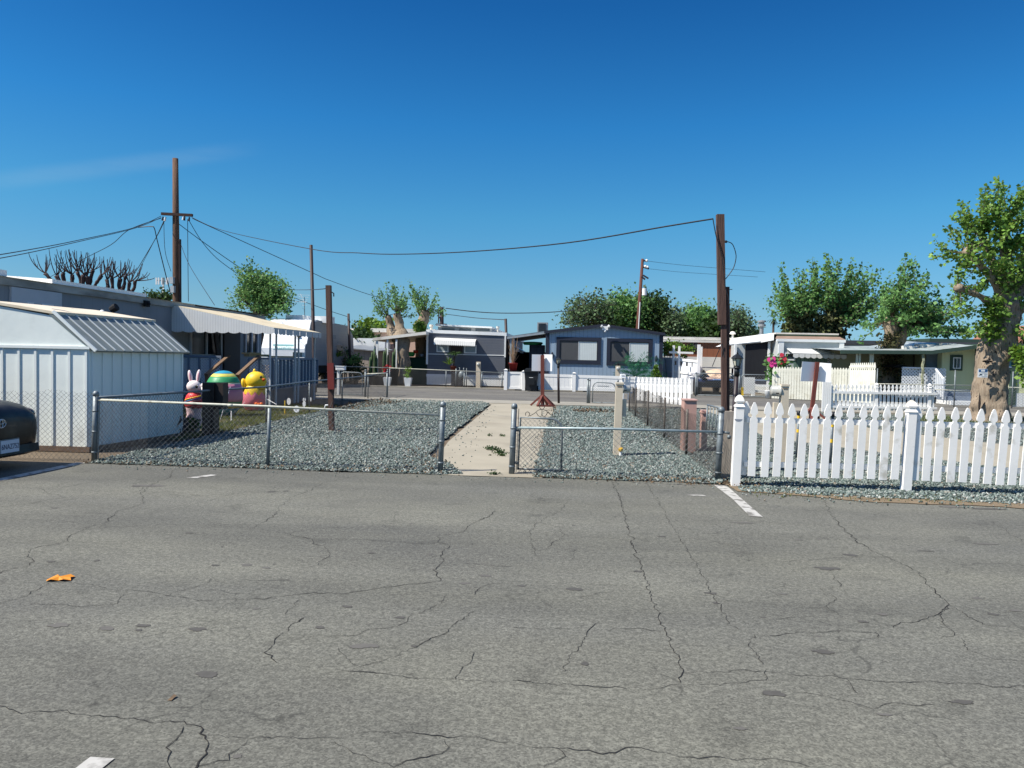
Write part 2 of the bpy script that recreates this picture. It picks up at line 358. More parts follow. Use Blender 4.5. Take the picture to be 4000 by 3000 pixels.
cr6 = [[(430,110),(465,180),(490,270),(510,345),(530,410),(560,490),(590,585),(630,680),(660,750),(695,820),(715,880),(738,935),(735,985)],
 [(580,120),(640,210),(690,300),(740,380),(800,480),(850,570),(900,660),(940,730),(1000,755)],[(735,985),(900,995),(1020,985),(1090,970),(1110,925)],
 [(735,990),(570,1010),(350,1000),(0,975)],[(1040,772),(1018,825),(1070,870),(1075,905)],
 [(1120,150),(1200,175),(1300,190),(1350,200),(1390,270),(1430,315),(1470,355),(1540,405),(1640,450),(1740,495),(1790,550),(1870,620),(1890,650),(1830,700),(1720,715),(1630,740)],
 [(1890,650),(1960,680),(2030,730),(2212,748),(2400,760)],[(1880,650),(1850,690),(1920,780),(1980,840),(2090,885),(2212,888),(2400,890)],[(1640,440),(1500,438),(1300,452),(1130,460)],
 [(1390,515),(1420,560),(1340,575),(1395,620),(1370,650),(1400,690)],[(265,615),(400,595),(590,575)],[(375,715),(315,765),(290,830),(260,860),(215,935)],
 [(0,740),(150,750),(260,752),(330,735)],[(400,755),(520,745),(660,760)],[(0,1235),(200,1270),(330,1290),(450,1290),(560,1272),(700,1290),(900,1300),(1100,1315),(1300,1340)],
 [(200,1262),(240,1300),(130,1345)],[(240,200),(200,245),(120,280),(75,335),(90,400),(115,440)],[(220,345),(400,355),(510,365)],
 [(1840,1080),(1650,1075),(1550,1085),(1250,1020)],[(1385,935),(1440,970),(1500,1030)],[(1100,780),(1310,765),(1460,758),(1560,765),(1580,790)],
 [(740,940),(1110,930),(1250,950),(1450,960),(1620,975),(1900,985),(2212,1000),(2400,1010)],[(2060,280),(2130,320),(2200,370)],[(1920,780),(1860,790)],
 [(0,300),(110,290),(200,310),(220,345),(180,380),(110,415)],[(900,620),(1200,650),(1400,660)],[(690,280),(1000,283),(1250,300)],[(1110,710),(1250,700),(1310,697)],[(720,350),(860,370),(990,390)]]
lot.cur = 1
def ribbon(pts, w0, k):
    q = []
    for a, b in zip(pts[:-1], pts[1:]):
        n_ = max(1, int((b - a).length / .025))
        for i in range(n_): q.append(a.lerp(b, i / n_))
    q.append(pts[-1]); m_ = len(q); L = []; Rr = []
    for i, p in enumerate(q):
        d = (q[min(i + 1, m_ - 1)] - q[max(i - 1, 0)]); s_ = Vector((-d.y, d.x, 0)).normalized()
        j = noise.noise(Vector((p.x * 7, p.y * 7, k))) * .035 + noise.noise(Vector((p.x * 22, p.y * 22, k))) * .020 + noise.noise(Vector((p.x * 60, p.y * 60, k))) * .009
        ww = w0 * .50 * (.2 + 1.1 * abs(noise.noise(Vector((p.x * 5, p.y * 5, k + 9)))) + .25 * random.random())
        if i in (0, m_ - 1): ww *= .2
        c = p + s_ * j; L.append(c + s_ * ww); Rr.append(c - s_ * ww)
    for i in range(m_ - 1):
        lot.add([(L[i].x, L[i].y, .003), (Rr[i].x, Rr[i].y, .003), (Rr[i + 1].x, Rr[i + 1].y, .003), (L[i + 1].x, L[i + 1].y, .003)], [(0, 1, 2, 3)])
for k, c in enumerate(cr5): ribbon([Z5(*p) for p in c], .0075 if k in (0, 8, 10, 15, 20, 21) else .0052, k)
for k, c in enumerate(cr6): ribbon([Z6(*p) for p in c], .0085 if k in (0, 5) else .0052, k + 50)
def blot(c, rx, ry, mi, z):
    lot.cur = mi; n_ = 34; s_ = random.random() * 50
    P_ = []
    for i in range(n_):
        t = 2 * math.pi * i / n_; r = 1 + .55 * noise.noise(Vector((math.cos(t) * 1.3, math.sin(t) * 1.3, s_))) + .35 * noise.noise(Vector((math.cos(t) * 4, math.sin(t) * 4, s_)))
        P_.append((c.x + math.cos(t) * rx * r, c.y + math.sin(t) * ry * r, z))
    lot.add(P_, [tuple(range(n_))])
sp5 = [(640,130,.16,.06),(590,133,.06,.04),(665,128,.08,.05),(1172,156,.05,.04),(1235,153,.03,.03),(255,733,.05,.03),(458,747,.045,.03),(618,735,.035,.02),(852,751,.045,.03),(890,946,.05,.03),(1545,825,.04,.03),(1590,822,.055,.03),(1068,472,.04,.03),(930,474,.025,.02),(220,458,.03,.02),(420,454,.02,.02),(1150,485,.03,.02),(1378,743,.03,.02),(595,755,.02,.015),(1605,421,.03,.02),(1855,427,.02,.02),(818,334,.03,.02),(1500,652,.03,.02),(1730,700,.03,.02),(2100,520,.04,.02)]
sp6 = [(1362,487,.10,.045),(1130,1027,.05,.03),(1340,848,.05,.03),(1460,430,.05,.03),(2045,382,.09,.03),(1905,222,.14,.05),(2060,230,.2,.05),(1785,412,.05,.02),(270,577,.06,.03),(540,500,.03,.02),(1515,717,.03,.02),(2175,670,.04,.02),(2080,686,.035,.02),(1600,686,.03,.02),(880,637,.02,.02),(1945,1065,.05,.02),(315,900,.02,.02),(650,350,.04,.02),(1240,365,.03,.02),(855,595,.04,.02),(1170,598,.03,.02),(2008,616,.03,.02),(1610,1120,.03,.015),(980,1180,.03,.015),(1000,290,.1,.03)]
for x, y, a, b in sp5: blot(Z5(x, y), a, b, 2 if random.random() < .45 else 3, .0022 + random.random() * .0004)
for x, y, a, b in sp6: blot(Z6(x, y), a, b, 2 if random.random() < .6 else 3, .0022 + random.random() * .0004)
for i in range(60):
    c = Vector((rng.uniform(-6, 7), 2.6 + rng.random() ** .7 * 6.6, 0)); r = .008 + .02 * random.random() ** 2
    blot(c, r * 1.3, r, random.choice((2, 3, 3)), .0012 + random.random() * .0006)
o = lot.build('parking_lot', [m_asph, m_crack, m_stain, m_scuff], base=(0, 0, 0)); tag(o, kind='structure')

# painted parking lines
m_line = mat('worn_line_paint', (178, 177, 171), 0.8, rgb2=(158, 156, 150), scale=6, dirt=(106, 104, 98), dscale=7, dcut=(.50, .60))
def pline(poly, name='parking_line'):
    mb = MB(); mb.add([(x, y, .0045) for x, y in poly], [tuple(range(len(poly)))]); o = mb.build(name, m_line); tag(o, kind='structure')
pline([(1.80, 7.62), (1.92, 7.60), (1.95, 9.50), (1.80, 9.55), (1.83, 8.6)])
pline([(-6.50, 7.3), (-6.36, 7.3), (-6.34, 9.72), (-6.49, 9.72)])
a = Z5(805, 97); b = Z5(940, 85)
pline([(a.x, a.y), (b.x - .12, a.y + .01), (b.x, b.y), (a.x + .16, b.y + .03)])
a = Z5(390, 1306); b = Z5(495, 1312)
pline([(a.x, a.y), (b.x, b.y), (b.x - .02, 2.3), (a.x - .02, 2.3)])
a = Z6(795, 172)
pline([(a.x - .1, a.y + .02), (a.x - .03, a.y - .04), (a.x + .12, a.y - .03), (a.x + .08, a.y + .03)])
pline([(-1.70, 36.05), (-1.5, 36.05), (-1.95, 35.1), (-2.1, 35.1)])

# gravel beds, walkway, kerb, street
m_stone = mat('gravel_stone', (120, 128, 122), 0.85, scale=30)
_n = m_stone.node_tree.nodes; _l = m_stone.node_tree.links; _g = _n.new('ShaderNodeNewGeometry'); _r = _n.new('ShaderNodeValToRGB'); _e = _r.color_ramp.elements
_e[0].color = (*lin((52, 62, 58)), 1); _e[1].color = (*lin((172, 174, 168)), 1)
for p_, c_ in ((.35, (84, 98, 93)), (.65, (108, 120, 115)), (.88, (134, 142, 137)), (.93, (120, 104, 86)), (.95, (140, 146, 140))):
    q_ = _e.new(p_); q_.color = (*lin(c_), 1)
_l.new(_g.outputs['Random Per Island'], _r.inputs[0]); _l.new(_r.outputs[0], _n['Principled BSDF'].inputs['Base Color'])
def gravel_bed_mat():
    m = bpy.data.materials.new('gravel_bed'); m.use_nodes = True; n = m.node_tree.nodes; l = m.node_tree.links; p = n['Principled BSDF']
    p.inputs['Roughness'].default_value = .9
    t = n.new('ShaderNodeTexCoord'); v = n.new('ShaderNodeTexVoronoi'); v.inputs['Scale'].default_value = 26
    l.new(t.outputs['Object'], v.inputs['Vector']); s = n.new('ShaderNodeSeparateColor'); l.new(v.outputs['Color'], s.inputs[0])
    r = n.new('ShaderNodeValToRGB'); e = r.color_ramp.elements
    e[0].color = (*lin((30, 34, 32)), 1); e[1].color = (*lin((140, 144, 139)), 1); e[1].position = 1
    q = e.new(.5); q.color = (*lin((78, 88, 83)), 1)
    l.new(s.outputs[0], r.inputs[0])
    z = n.new('ShaderNodeTexNoise'); z.inputs['Scale'].default_value = .9; z.inputs['Detail'].default_value = 5; l.new(t.outputs['Object'], z.inputs['Vector'])
    r2 = n.new('ShaderNodeValToRGB'); r2.color_ramp.elements[0].position = .35; r2.color_ramp.elements[0].color = (.78, .75, .70, 1); r2.color_ramp.elements[1].position = .6
    l.new(z.outputs[0], r2.inputs[0]); mm = n.new('ShaderNodeMix'); mm.data_type = 'RGBA'; mm.blend_type = 'MULTIPLY'; mm.inputs[0].default_value = 1
    l.new(r.outputs[0], mm.inputs[6]); l.new(r2.outputs[0], mm.inputs[7]); l.new(mm.outputs[2], p.inputs['Base Color'])
    bp = n.new('ShaderNodeBump'); bp.inputs['Strength'].default_value = 1; bp.inputs['Distance'].default_value = .03
    l.new(v.outputs['Distance'], bp.inputs['Height']); l.new(bp.outputs[0], p.inputs['Normal'])
    return m
m_bed = gravel_bed_mat()
def jag(poly, amp=.05, step=.15):
    out = []; n_ = len(poly)
    for i in range(n_):
        a = Vector(poly[i]); b = Vector(poly[(i + 1) % n_]); L = (b - a).length; k = max(1, int(L / step))
        d = (b - a).normalized() if L else Vector((1, 0)); s_ = Vector((-d.y, d.x))
        for j in range(k):
            p = a.lerp(b, j / k); w_ = noise.noise(Vector((p.x * 2.3, p.y * 2.3, 3))) * amp * 1.3 + noise.noise(Vector((p.x * 9, p.y * 9, 3))) * amp
            out.append((p.x + s_.x * w_, p.y + s_.y * w_))
    return out
bedL = [(-6.34, 9.70), (-1.75, 9.66), (-1.30, 9.75), (-1.62, 10.6), (-2.05, 11.3), (-2.22, 13.5), (-2.40, 20), (-2.50, 24.6), (-2.9, 26.0), (-6.55, 26.0), (-6.5, 20), (-6.42, 14)]
bedR = [(-.42, 9.68), (1.9, 9.62), (2.03, 9.9), (2.0, 24.7), (-.35, 24.6), (-.48, 18)]
walk = [(-1.75, 9.64), (-.30, 9.64), (-.36, 18), (-.46, 24.6), (-.5, 25.2), (-3.2, 25.2), (-2.45, 24.6), (-2.3, 20), (-2.1, 13.5), (-1.9, 11)]
sheet('walkway', walk, .004, m_conc)
sidew = [(-30, 25.1), (-2.9, 25.1), (-.5, 25.1), (-.5, 24.6), (30, 24.6), (30, 26.8), (-30, 26.8)]
mb = MB(); mb.box(-30, 30, 25.15, 26.95, -.1, .02); o = mb.build('sidewalk', m_curb, base=(0, 0, 0)); tag(o, kind='structure')
sheet('street', [(-60, 26.95), (60, 26.95), (60, 36.6), (-60, 36.6)], -.012, m_road)
mb = MB(); mb.box(-30, 30, 36.6, 37.0, -.1, .05)
o = mb.build('kerb', m_curb, base=(0, 0, 0)); tag(o, kind='structure')
bedP = jag(bedL, .05); bedQ = jag(bedR, .05)
def in_poly(poly, x, y):
    P_ = np.array(poly); n_ = len(P_); c = np.zeros(len(x), bool); j = n_ - 1
    for i in range(n_):
        xi, yi = P_[i]; xj, yj = P_[j]
        with np.errstate(divide='ignore', invalid='ignore'):
            k = ((yi > y) != (yj > y)) & (x < (xj - xi) * (y - yi) / (yj - yi + 1e-12) + xi)
        c ^= k; j = i
    return c
sheet('gravel_ground', bedP, .006, m_bed); sheet('gravel_ground', bedQ, .0065, m_bed)
# right-hand yard: gravel with a concrete path crossing it
bedW = [(2.05, 9.05), (3.0, 8.95), (5.4, 8.8), (9, 8.75), (16, 8.7), (16, 24.4), (2.05, 24.7)]
sheet('gravel_ground', jag(bedW, .05), .0055, m_bed)
pathR = [(4.3, 19.6), (4.0, 15.9), (5.0, 14.2), (6.5, 12.0), (9, 9.8), (9.6, 9.0), (12.5, 9.0), (12, 11), (10, 13.6), (8.2, 16.2), (7.2, 18.8), (7.2, 24.5), (4.2, 24.6)]
sheet('concrete_path', pathR, .010, m_conc)
sheet('dirt_strip', jag([(1.95, 9.75), (2.0, 9.1), (2.6, 8.86), (3.4, 8.66), (4.4, 8.60), (5.6, 8.56), (9, 8.46), (9, 8.78), (5.2, 8.93), (3.2, 9.06), (2.35, 9.3)], .07), .0075,
      mat('pale_soil', (124, 108, 86), .95, rgb2=(98, 86, 68), scale=3, bump=.5, bscale=40))
def stones(poly, n, size, smin=.35, name='gravel', z=.004, box=None):
    P_ = np.array(poly); x0, y0 = P_.min(0); x1, y1 = P_.max(0)
    if box: x0, x1, y0, y1 = box
    x = rng.uniform(x0, x1, n); y = rng.uniform(y0, y1, n); k = in_poly(poly, x, y); x = x[k]; y = y[k]; n = len(x)
    base = np.array([(1, 0, 0), (-1, 0, 0), (0, 1, 0), (0, -1, 0), (0, 0, 1), (0, 0, -1)], float)
    V_ = np.repeat(base[None], n, 0) * (1 + rng.uniform(-.35, .35, (n, 6, 1)))
    V_ += rng.uniform(-.25, .25, (n, 6, 3))
    s_ = size * (smin + rng.random(n) * (1 - smin)); V_ *= s_[:, None, None]; V_[:, :, 2] *= .75
    a = rng.random(n) * 6.28; b = rng.random(n) * 1.2
    X = V_[:, :, 0].copy(); Z = V_[:, :, 2].copy(); V_[:, :, 0] = X * np.cos(b)[:, None] - Z * np.sin(b)[:, None]; V_[:, :, 2] = X * np.sin(b)[:, None] + Z * np.cos(b)[:, None]
    X = V_[:, :, 0].copy(); Y = V_[:, :, 1].copy(); V_[:, :, 0] = X * np.cos(a)[:, None] - Y * np.sin(a)[:, None]; V_[:, :, 1] = X * np.sin(a)[:, None] + Y * np.cos(a)[:, None]
    V_[:, :, 0] += x[:, None]; V_[:, :, 1] += y[:, None]; V_[:, :, 2] += (z + s_ * .45)[:, None]
    F = np.array([(0, 2, 4), (2, 1, 4), (1, 3, 4), (3, 0, 4), (2, 0, 5), (1, 2, 5), (3, 1, 5), (0, 3, 5)])
    F = (F[None] + (np.arange(n) * 6)[:, None, None]).reshape(-1, 3)
    return V_.reshape(-1, 3), F
def gravel(parts, name, m):
    VV = []; FF = []; k = 0
    for v, f in parts: VV.append(v); FF.append(f + k); k += len(v)
    o = npmesh(name, np.concatenate(VV), np.concatenate(FF), m); tag(o, kind='stuff'); return o
g1 = [stones(bedP, 26000, .024, box=(-6.4, -1.3, 9.6, 14)), stones(bedP, 20000, .030, box=(-6.5, -1.9, 14, 26.1)),
      stones(bedQ, 15000, .024, box=(-.5, 2.05, 9.6, 14)), stones(bedQ, 12000, .030, box=(-.5, 2.05, 14, 24.8))]
gravel(g1, 'gravel', m_stone)['label'] = 'blue grey crushed gravel in the beds either side of the walkway'
def outp(parts, poly):
    out = []
    for v, f in parts:
        c = v.reshape(-1, 6, 3)[:, 4, :2]; k = ~in_poly(poly, c[:, 0], c[:, 1])
        v2 = v.reshape(-1, 6, 3)[k].reshape(-1, 3); n = k.sum(); F0 = f[:8]
        out.append((v2, (F0[None] + (np.arange(n) * 6)[:, None, None]).reshape(-1, 3)))
    return out
strays = [stones([(2.0, 8.5), (9, 8.3), (9, 8.8), (2.0, 9.2)], 420, .018, z=.009), stones([(-6.3, 9.3), (1.9, 9.2), (1.9, 9.7), (-6.3, 9.75)], 160, .014, z=.0), stones([(-2.0, 9.9), (-1.3, 9.8), (-2.2, 24), (-2.6, 24)], 300, .02), stones([(-.6, 9.9), (-.2, 9.9), (-.4, 24), (-.75, 24)], 260, .02)]
gravel(strays, 'stray_gravel', m_stone)['label'] = 'stray stones scattered beyond the edges of the gravel'
g2 = outp([stones(jag(bedW, .05), 34000, .024, box=(2.05, 9, 8.7, 13)), stones(bedW, 18000, .03, box=(2.05, 14, 13, 24.7))], pathR)
gravel(g2, 'gravel', m_stone)['label'] = 'grey crushed gravel behind and under the white picket fence'
# ================================================================ FENCES
m_galv = mat('galvanised_steel', (128, 136, 138), 0.5, metal=.35, rgb2=(98, 106, 110), scale=9, bump=.15, bscale=50, dirt=(78, 80, 78), dscale=5, dcut=(.58, .75))
m_rail = mat('weathered_rail', (196, 196, 180), 0.6, rgb2=(150, 152, 142), scale=7, metal=.1, dirt=(110, 108, 98), dscale=7, dcut=(.58, .72))
m_rail2 = mat('galvanised_rail', (160, 176, 178), 0.5, rgb2=(126, 140, 142), scale=8, metal=.3)
m_wire = mat('fence_wire', (140, 142, 140), 0.5, metal=.3, rgb2=(86, 88, 88), scale=3)
m_wired = mat('rusty_fence_wire', (104, 98, 90), 0.7, metal=.1, rgb2=(66, 58, 52), scale=3)
m_iron = mat('dark_iron', (56, 56, 56), .6, rgb2=(40, 38, 36), scale=6, metal=.3)

def chain_mesh(name, fn, L, H, m, parent, pitch=.07, w=.0034, h0=0.0, sag=.012, barbs=0.0, seed=0):
    """diamond wire fabric; fn(s, t) maps metres along / up the fence to a world point"""
    V_ = []; F_ = []
    def wire(pts, off):
        P_ = np.array([(p.x, p.y, p.z) for p in pts]); n_ = len(P_)
        d = np.gradient(P_, axis=0); d /= np.linalg.norm(d, axis=1)[:, None] + 1e-9
        e1 = np.array(fn(.01, .5) - fn(0, .5)); e1 /= np.linalg.norm(e1)
        nrm = np.cross(e1, (0, 0, 1)); nrm /= np.linalg.norm(nrm)
        sd = np.cross(d, nrm); k = sum(len(v) for v in V_)
        a = P_ + nrm * off
        V_.append(np.concatenate([a + sd * w * .5, a - sd * w * .5, a + nrm * w * .8]))
        i = np.arange(n_ - 1)
        for p, q in ((0, 1), (1, 2), (2, 0)):
            F_.append(np.stack([k + p * n_ + i, k + q * n_ + i, k + q * n_ + i + 1, k + p * n_ + i + 1], 1))
    for dr in (1, -1):
        c = -H if dr > 0 else 0.0; end = L if dr > 0 else L + H
        while c < end:
            s0, s1 = (max(0, c), min(L, c + H)) if dr > 0 else (max(0, c - H), min(L, c))
            if s1 - s0 > pitch * .5:
                n_ = max(2, int((s1 - s0) / .10)); pts = []
                for i in range(n_ + 1):
                    s_ = s0 + (s1 - s0) * i / n_; t_ = (s_ - c) if dr > 0 else (c - s_)
                    wv = noise.noise(Vector((s_ * 1.7, t_ * 1.7, seed))) * sag; wu = noise.noise(Vector((s_ * 2.1, t_ * 2.1, seed + 9))) * sag
                    if barbs and t_ > H * .9: wu += barbs * math.sin(s_ * 40) * .4
                    pts.append(fn(min(max(s_ + wv, 0), L), h0 + t_ + wu))
                wire(pts, .003 * dr)
            c += pitch
    return npmesh(name, np.concatenate(V_), np.concatenate(F_), m, parent)
def capost(mb, x, y, h, r, lean=0.0, cap=True, z0=0.0):
    pr = [(0, z0), (h - r * .9, 0), ]
    mb.tube([(x, y, z0), (x + lean * (h - r), y, h - r)], r, 12)
    if cap:
        c = Vector((x + lean * (h - r), y, h - r)); mb.lathe(c, [(r * 1.12, -.03), (r * 1.12, .0), (r * .95, r * .55), (r * .55, r * .95), (r * .08, r * 1.08)], 12)
def band(mb, x, y, z, r, lean=0.0):
    mb.tube([(x + lean * z, y, z - .012), (x + lean * z, y, z + .012)], r * 1.12, 12)
LN = .024
# --- front fence, left stretch
GP = [(372, 1800), (1062, 1816), (1715, 1847), (1995, 1857), (2798, 1872)]
FP = [gp(*p) for p in GP]
for p in FP: p.y = 9.92
xs = [p.x for p in FP]
f = thing('chain_link_fence', 'low chain link fence with pale top rail along the lot, left of the walkway opening', 'fence', (xs[0], 9.92, 0), 'chain link fences')
H1 = .80
for i, (h, r) in enumerate(((.95, .036), (.80, .024), (.92, .036))):
    mb = MB(); capost(mb, xs[i], 9.92, h, r, LN, cap=(i != 1))
    if i != 1:
        for z in (.12, .4, .68): band(mb, xs[i], 9.92, z, r, LN)
    mb.build('post', m_galv, f, True)
z1 = [at(398, 1562, 9.92).z, at(1062, 1588, 9.92).z, at(1705, 1622, 9.92).z]
mb = MB(); mb.tube([(xs[0] + .03, 9.92, z1[0]), (xs[1], 9.92, z1[1]), (xs[2], 9.92, z1[2])], .0165, 10)
mb.tube([(xs[1] - .55, 9.92, (z1[0] * .12 + z1[1] * .88)), (xs[1] - .48, 9.92, (z1[0] * .1 + z1[1] * .9))], .020, 10)
mb.build('top_rail', m_rail, f, True)
Lf = xs[2] - xs[0]
chain_mesh('wire_mesh', lambda s_, t_: Vector((xs[0] + s_ + LN * t_, 9.905 - .012 * math.sin(s_ * 2.1), t_)), Lf, .79, m_wire, f, .072, .0036, h0=.0)
mb = MB(); mb.beam((xs[2] - .055, 9.92, .03), (xs[2] - .055 + LN * .8, 9.92, .82), .006, .02); mb.build('tension_bar', m_galv, f)
mb = MB(); mb.beam((xs[0] + .055, 9.92, .03), (xs[0] + .055 + LN * .8, 9.92, .82), .006, .02)
mb.build('tension_bar', m_galv, f)
# loose mesh in front of the shed
f = thing('chain_link_fence', 'railless chain link mesh with curling top edge in front of the white shed', 'fence', (-8.5, 9.95, 0), 'chain link fences')
chain_mesh('wire_mesh', lambda s_, t_: Vector((-9.6 + s_, 9.96 - .05 * math.sin(s_ * 1.3) - .04 * max(0, t_ - .7) * math.sin(s_ * 9), t_ - .012 * (3.2 - s_) ** 2 * .2)), 3.2, .92, m_wire, f, .072, .0036, sag=.05, barbs=.03, seed=3)
for x in (-9.6, -6.43):
    mb = MB(); capost(mb, x, 9.97, .9, .014, LN, False); mb.build('post', m_galv, f, True)
# --- front fence, right stretch
f = thing('chain_link_fence', 'low chain link fence with bluish rail between the open gate and the wooden plank', 'fence', (xs[3], 9.92, 0), 'chain link fences')
for i, (h, r) in ((3, (.92, .036)), (4, (.94, .038))):
    mb = MB(); capost(mb, xs[i], 9.92, h, r, LN)
    for z in (.10, .35, .6): band(mb, xs[i], 9.92, z, r, LN)
    if i == 4:
        mb.beam((xs[4] + .03, 9.92, .62), (xs[4] + .13, 9.90, .61), .02, .03); mb.ball((xs[4] + .12, 9.89, .56), .028, n=8, m=6)
    mb.build('post', m_galv, f, True)
z3 = [at(2025, 1671, 9.92).z, at(2420, 1676, 9.92).z, at(2785, 1687, 9.92).z]
mb = MB(); mb.tube([(xs[3] + .03, 9.92, z3[0]), ((xs[3] + xs[4]) / 2, 9.92, z3[1]), (xs[4] - .02, 9.92, z3[2])], .0165, 10)
mb.build('top_rail', m_rail2, f, True)
Lg = xs[4] - xs[3]
chain_mesh('wire_mesh', lambda s_, t_: Vector((xs[3] + s_ + LN * t_, 9.905 - .02 * math.sin(s_ * 1.7), t_)), Lg, .60, m_wire, f, .072, .0036, seed=5, sag=.02)
mb = MB(); mb.beam((xs[3] + .06, 9.92, .03), (xs[3] + .06 + LN * .8, 9.92, .85), .007, .02); mb.build('tension_bar', m_iron, f)
# --- gate folded back behind the right stretch
gx0, gx1 = at(2022, 1850, 10.02).x, at(2192, 1850, 10.02).x
gz = at(2100, 1632, 10.05).z
f = thing('chain_link_gate', 'small arched chain link gate with a scroll on top, swung open beside the walkway', 'gate', (gx0, 10.05, 0))
q = [(gx0, 10.05, .05), (gx0 + .02, 10.05, gz)] 
L2 = gx1 - gx0
arc = [(gx0, 10.05, .04), (gx0 + .02, 10.05, gz)] + [(gx0 + L2 * .62, 10.05, gz - .005)] + [(gx0 + L2 * (.72 + .28 * math.sin(t)), 10.05, gz - .17 + .165 * math.cos(t)) for t in (.25, .6, .95, 1.3, 1.57)] + [(gx1, 10.05, .04)]
mb = MB(); mb.tube(arc, .014, 10); mb.tube([(gx0, 10.05, .05), (gx1, 10.05, .05)], .011, 8)
mb.build('gate_frame', m_galv, f, True)
def gfn(s_, t_): return Vector((gx0 + s_, 10.045, min(t_, gz - .01 - (.16 * max(0, (s_ - L2 * .7) / (L2 * .3)) ** 2))))
chain_mesh('wire_mesh', gfn, L2, gz - .02, m_wire, f, .060, .0034, h0=.01, seed=7)
mb = MB(); c = gx0 + .30
def scroll(cx, cz, r, a0, a1, n=16): return [(cx + r * (1 - .35 * i / n) * math.cos(a0 + (a1 - a0) * i / n), 10.05, cz + r * (1 - .35 * i / n) * math.sin(a0 + (a1 - a0) * i / n)) for i in range(n + 1)]
for sg in (-1, 1):
    mb.tube([(c + sg * .16, 10.05, gz + .02), (c + sg * .10, 10.05, gz + .055), (c + sg * .05, 10.05, gz + .10), (c + sg * .005, 10.05, gz + .115)], .0045, 6)
    mb.tube([(c + sg * .075, 10.05, gz + .07), (c + sg * .05, 10.05, gz + .03), (c + sg * .015, 10.05, gz + .012), (c, 10.05, gz + .05), (c, 10.05, gz + .11)], .0045, 6)
    mb.tube([(c + sg * (.16 + .028) - sg * .028 * math.cos(t), 10.05, gz + .045 + .03 * math.sin(t)) for t in np.linspace(-1.4, 3.9, 12)], .0045, 6)
mb.tube([(c + .032 * math.sin(t), 10.05, gz + .145 - .032 * math.cos(t)) for t in np.linspace(0, 6.28, 16)], .005, 6, False)
mb.build('scroll', m_iron, f, True)
mb = MB(); mb.tube([(gx0 - .05, 10.0, .02), (gx0 - .04, 10.0, .62)], .014, 8); mb.box(gx0 - .10, gx0 + .01, 9.97, 10.03, .55, .58); mb.box(gx0 - .10, gx0 + .01, 9.97, 10.03, .12, .15)
mb.build('hinge', m_galv, f)

# --- left yard: dividing fence running back to the pavement
DV = [gp(372, 1800), gp(1040, 1651), gp(1208, 1613), gp(1336, 1578), gp(1437, 1559), gp(1513, 1543)]
DV[0] = Vector((xs[0] + .02, 9.98, 0))
TP = [(398, 1554), (1040, 1511), (1208, 1490), (1336, 1478), (1437, 1468), (1513, 1454)]
f = thing('chain_link_fence', 'chain link fence running back from the lot past the inflatables to the pavement', 'fence', tuple(DV[0]), 'chain link fences')
dt = []
for p, t in zip(DV, TP): dt.append(at(t[0], t[1], p.y).z)
for i in range(1, 6):
    mb = MB(); r = .03 if i == 5 else .02; capost(mb, DV[i].x, DV[i].y, dt[i] + (.12 if i == 5 else .02), r, 0, True); mb.build('post', m_galv, f, True)
mb = MB(); mb.tube([(p.x, p.y, z) for p, z in zip(DV, dt)], .019, 8); mb.build('top_rail', m_galv, f, True)
cum = [0]
for a, b in zip(DV[:-1], DV[1:]): cum.append(cum[-1] + (b - a).length)
def dfn(s_, t_):
    for i in range(5):
        if s_ <= cum[i + 1] or i == 4:
            u = min(max((s_ - cum[i]) / (cum[i + 1] - cum[i]), 0), 1); p = DV[i].lerp(DV[i + 1], u); z = dt[i] + (dt[i + 1] - dt[i]) * u
            return Vector((p.x + .02, p.y, t_ / 1.0 * z))
chain_mesh('wire_mesh', dfn, cum[-1], 1.0, m_wired, f, .085, .0034, seed=9)
# --- right yard: sagging mesh dividing the gravel from the next yard
f = thing('chain_link_fence', 'sagging rusty chain link mesh running back from the lot beside the cream meter post', 'fence', (1.92, 9.95, 0), 'chain link fences')
RT = [(2795, 1680, 9.97), (2700, 1628), (2620, 1588), (2560, 1556), (2500, 1525), (2455, 1508)]
RY = [9.97, 11.3, 12.9, 14.8, 17.9, 22.5]
rz = [at(t[0], t[1], y).z for t, y in zip(RT, RY)]
def rfn(s_, t_):
    y = 9.97 + s_; z = float(np.interp(y, RY, rz)); b = 0
    return Vector((1.94 - .012 * s_ + .03 * math.sin(s_ * 2.2) * t_, y, t_ * (z - .02 * (1 + math.sin(s_ * 3)))))
chain_mesh('wire_mesh', rfn, 12.6, 1.0, m_wired, f, .085, .004, sag=.03, barbs=.04, seed=11)
for y in (12.4, 15.0, 17.8, 20.6, 22.55):
    mb = MB(); z = float(np.interp(y, RY, rz)); capost(mb, 1.93 - .012 * (y - 10), y, z + .03, .02, 0, False); mb.build('post', m_wired, f, True)
# --- pavement-side gate and fence, left yard
YG = 27.3
def pipe_fence(name, label, cat, Y, posts, rails, mesh, group=None, r=.022, pitch=.10, w=.004, mm=None):
    """posts: (px, top_y, bottom_y); rails: [(x0,y0),(x1,y1)] ; mesh: (x0px, x1px, topy0, topy1)"""
    x0 = at(posts[0][0], posts[0][2], Y)
    f = thing(name, label, cat, (x0.x, Y, 0), group)
    for px, ty, rr in posts:
        p = at(px, ty, Y); mb = MB(); capost(mb, p.x, Y, p.z, rr, 0, rr > .022); mb.build('post', m_galv, f, True)
    for a, b in rails:
        mb = MB(); mb.tube([at(a[0], a[1], Y), at(b[0], b[1], Y)], r, 8); mb.build('rail', mm or m_rail, f, True)
    if mesh:
        a = at(mesh[0], mesh[2], Y); b = at(mesh[1], mesh[3], Y); L_ = b.x - a.x
        chain_mesh('wire_mesh', lambda s_, t_: Vector((a.x + s_, Y - .01, t_ * (a.z + (b.z - a.z) * s_ / L_))), L_, 1.0, m_wire, f, pitch, w, seed=px)
    return f
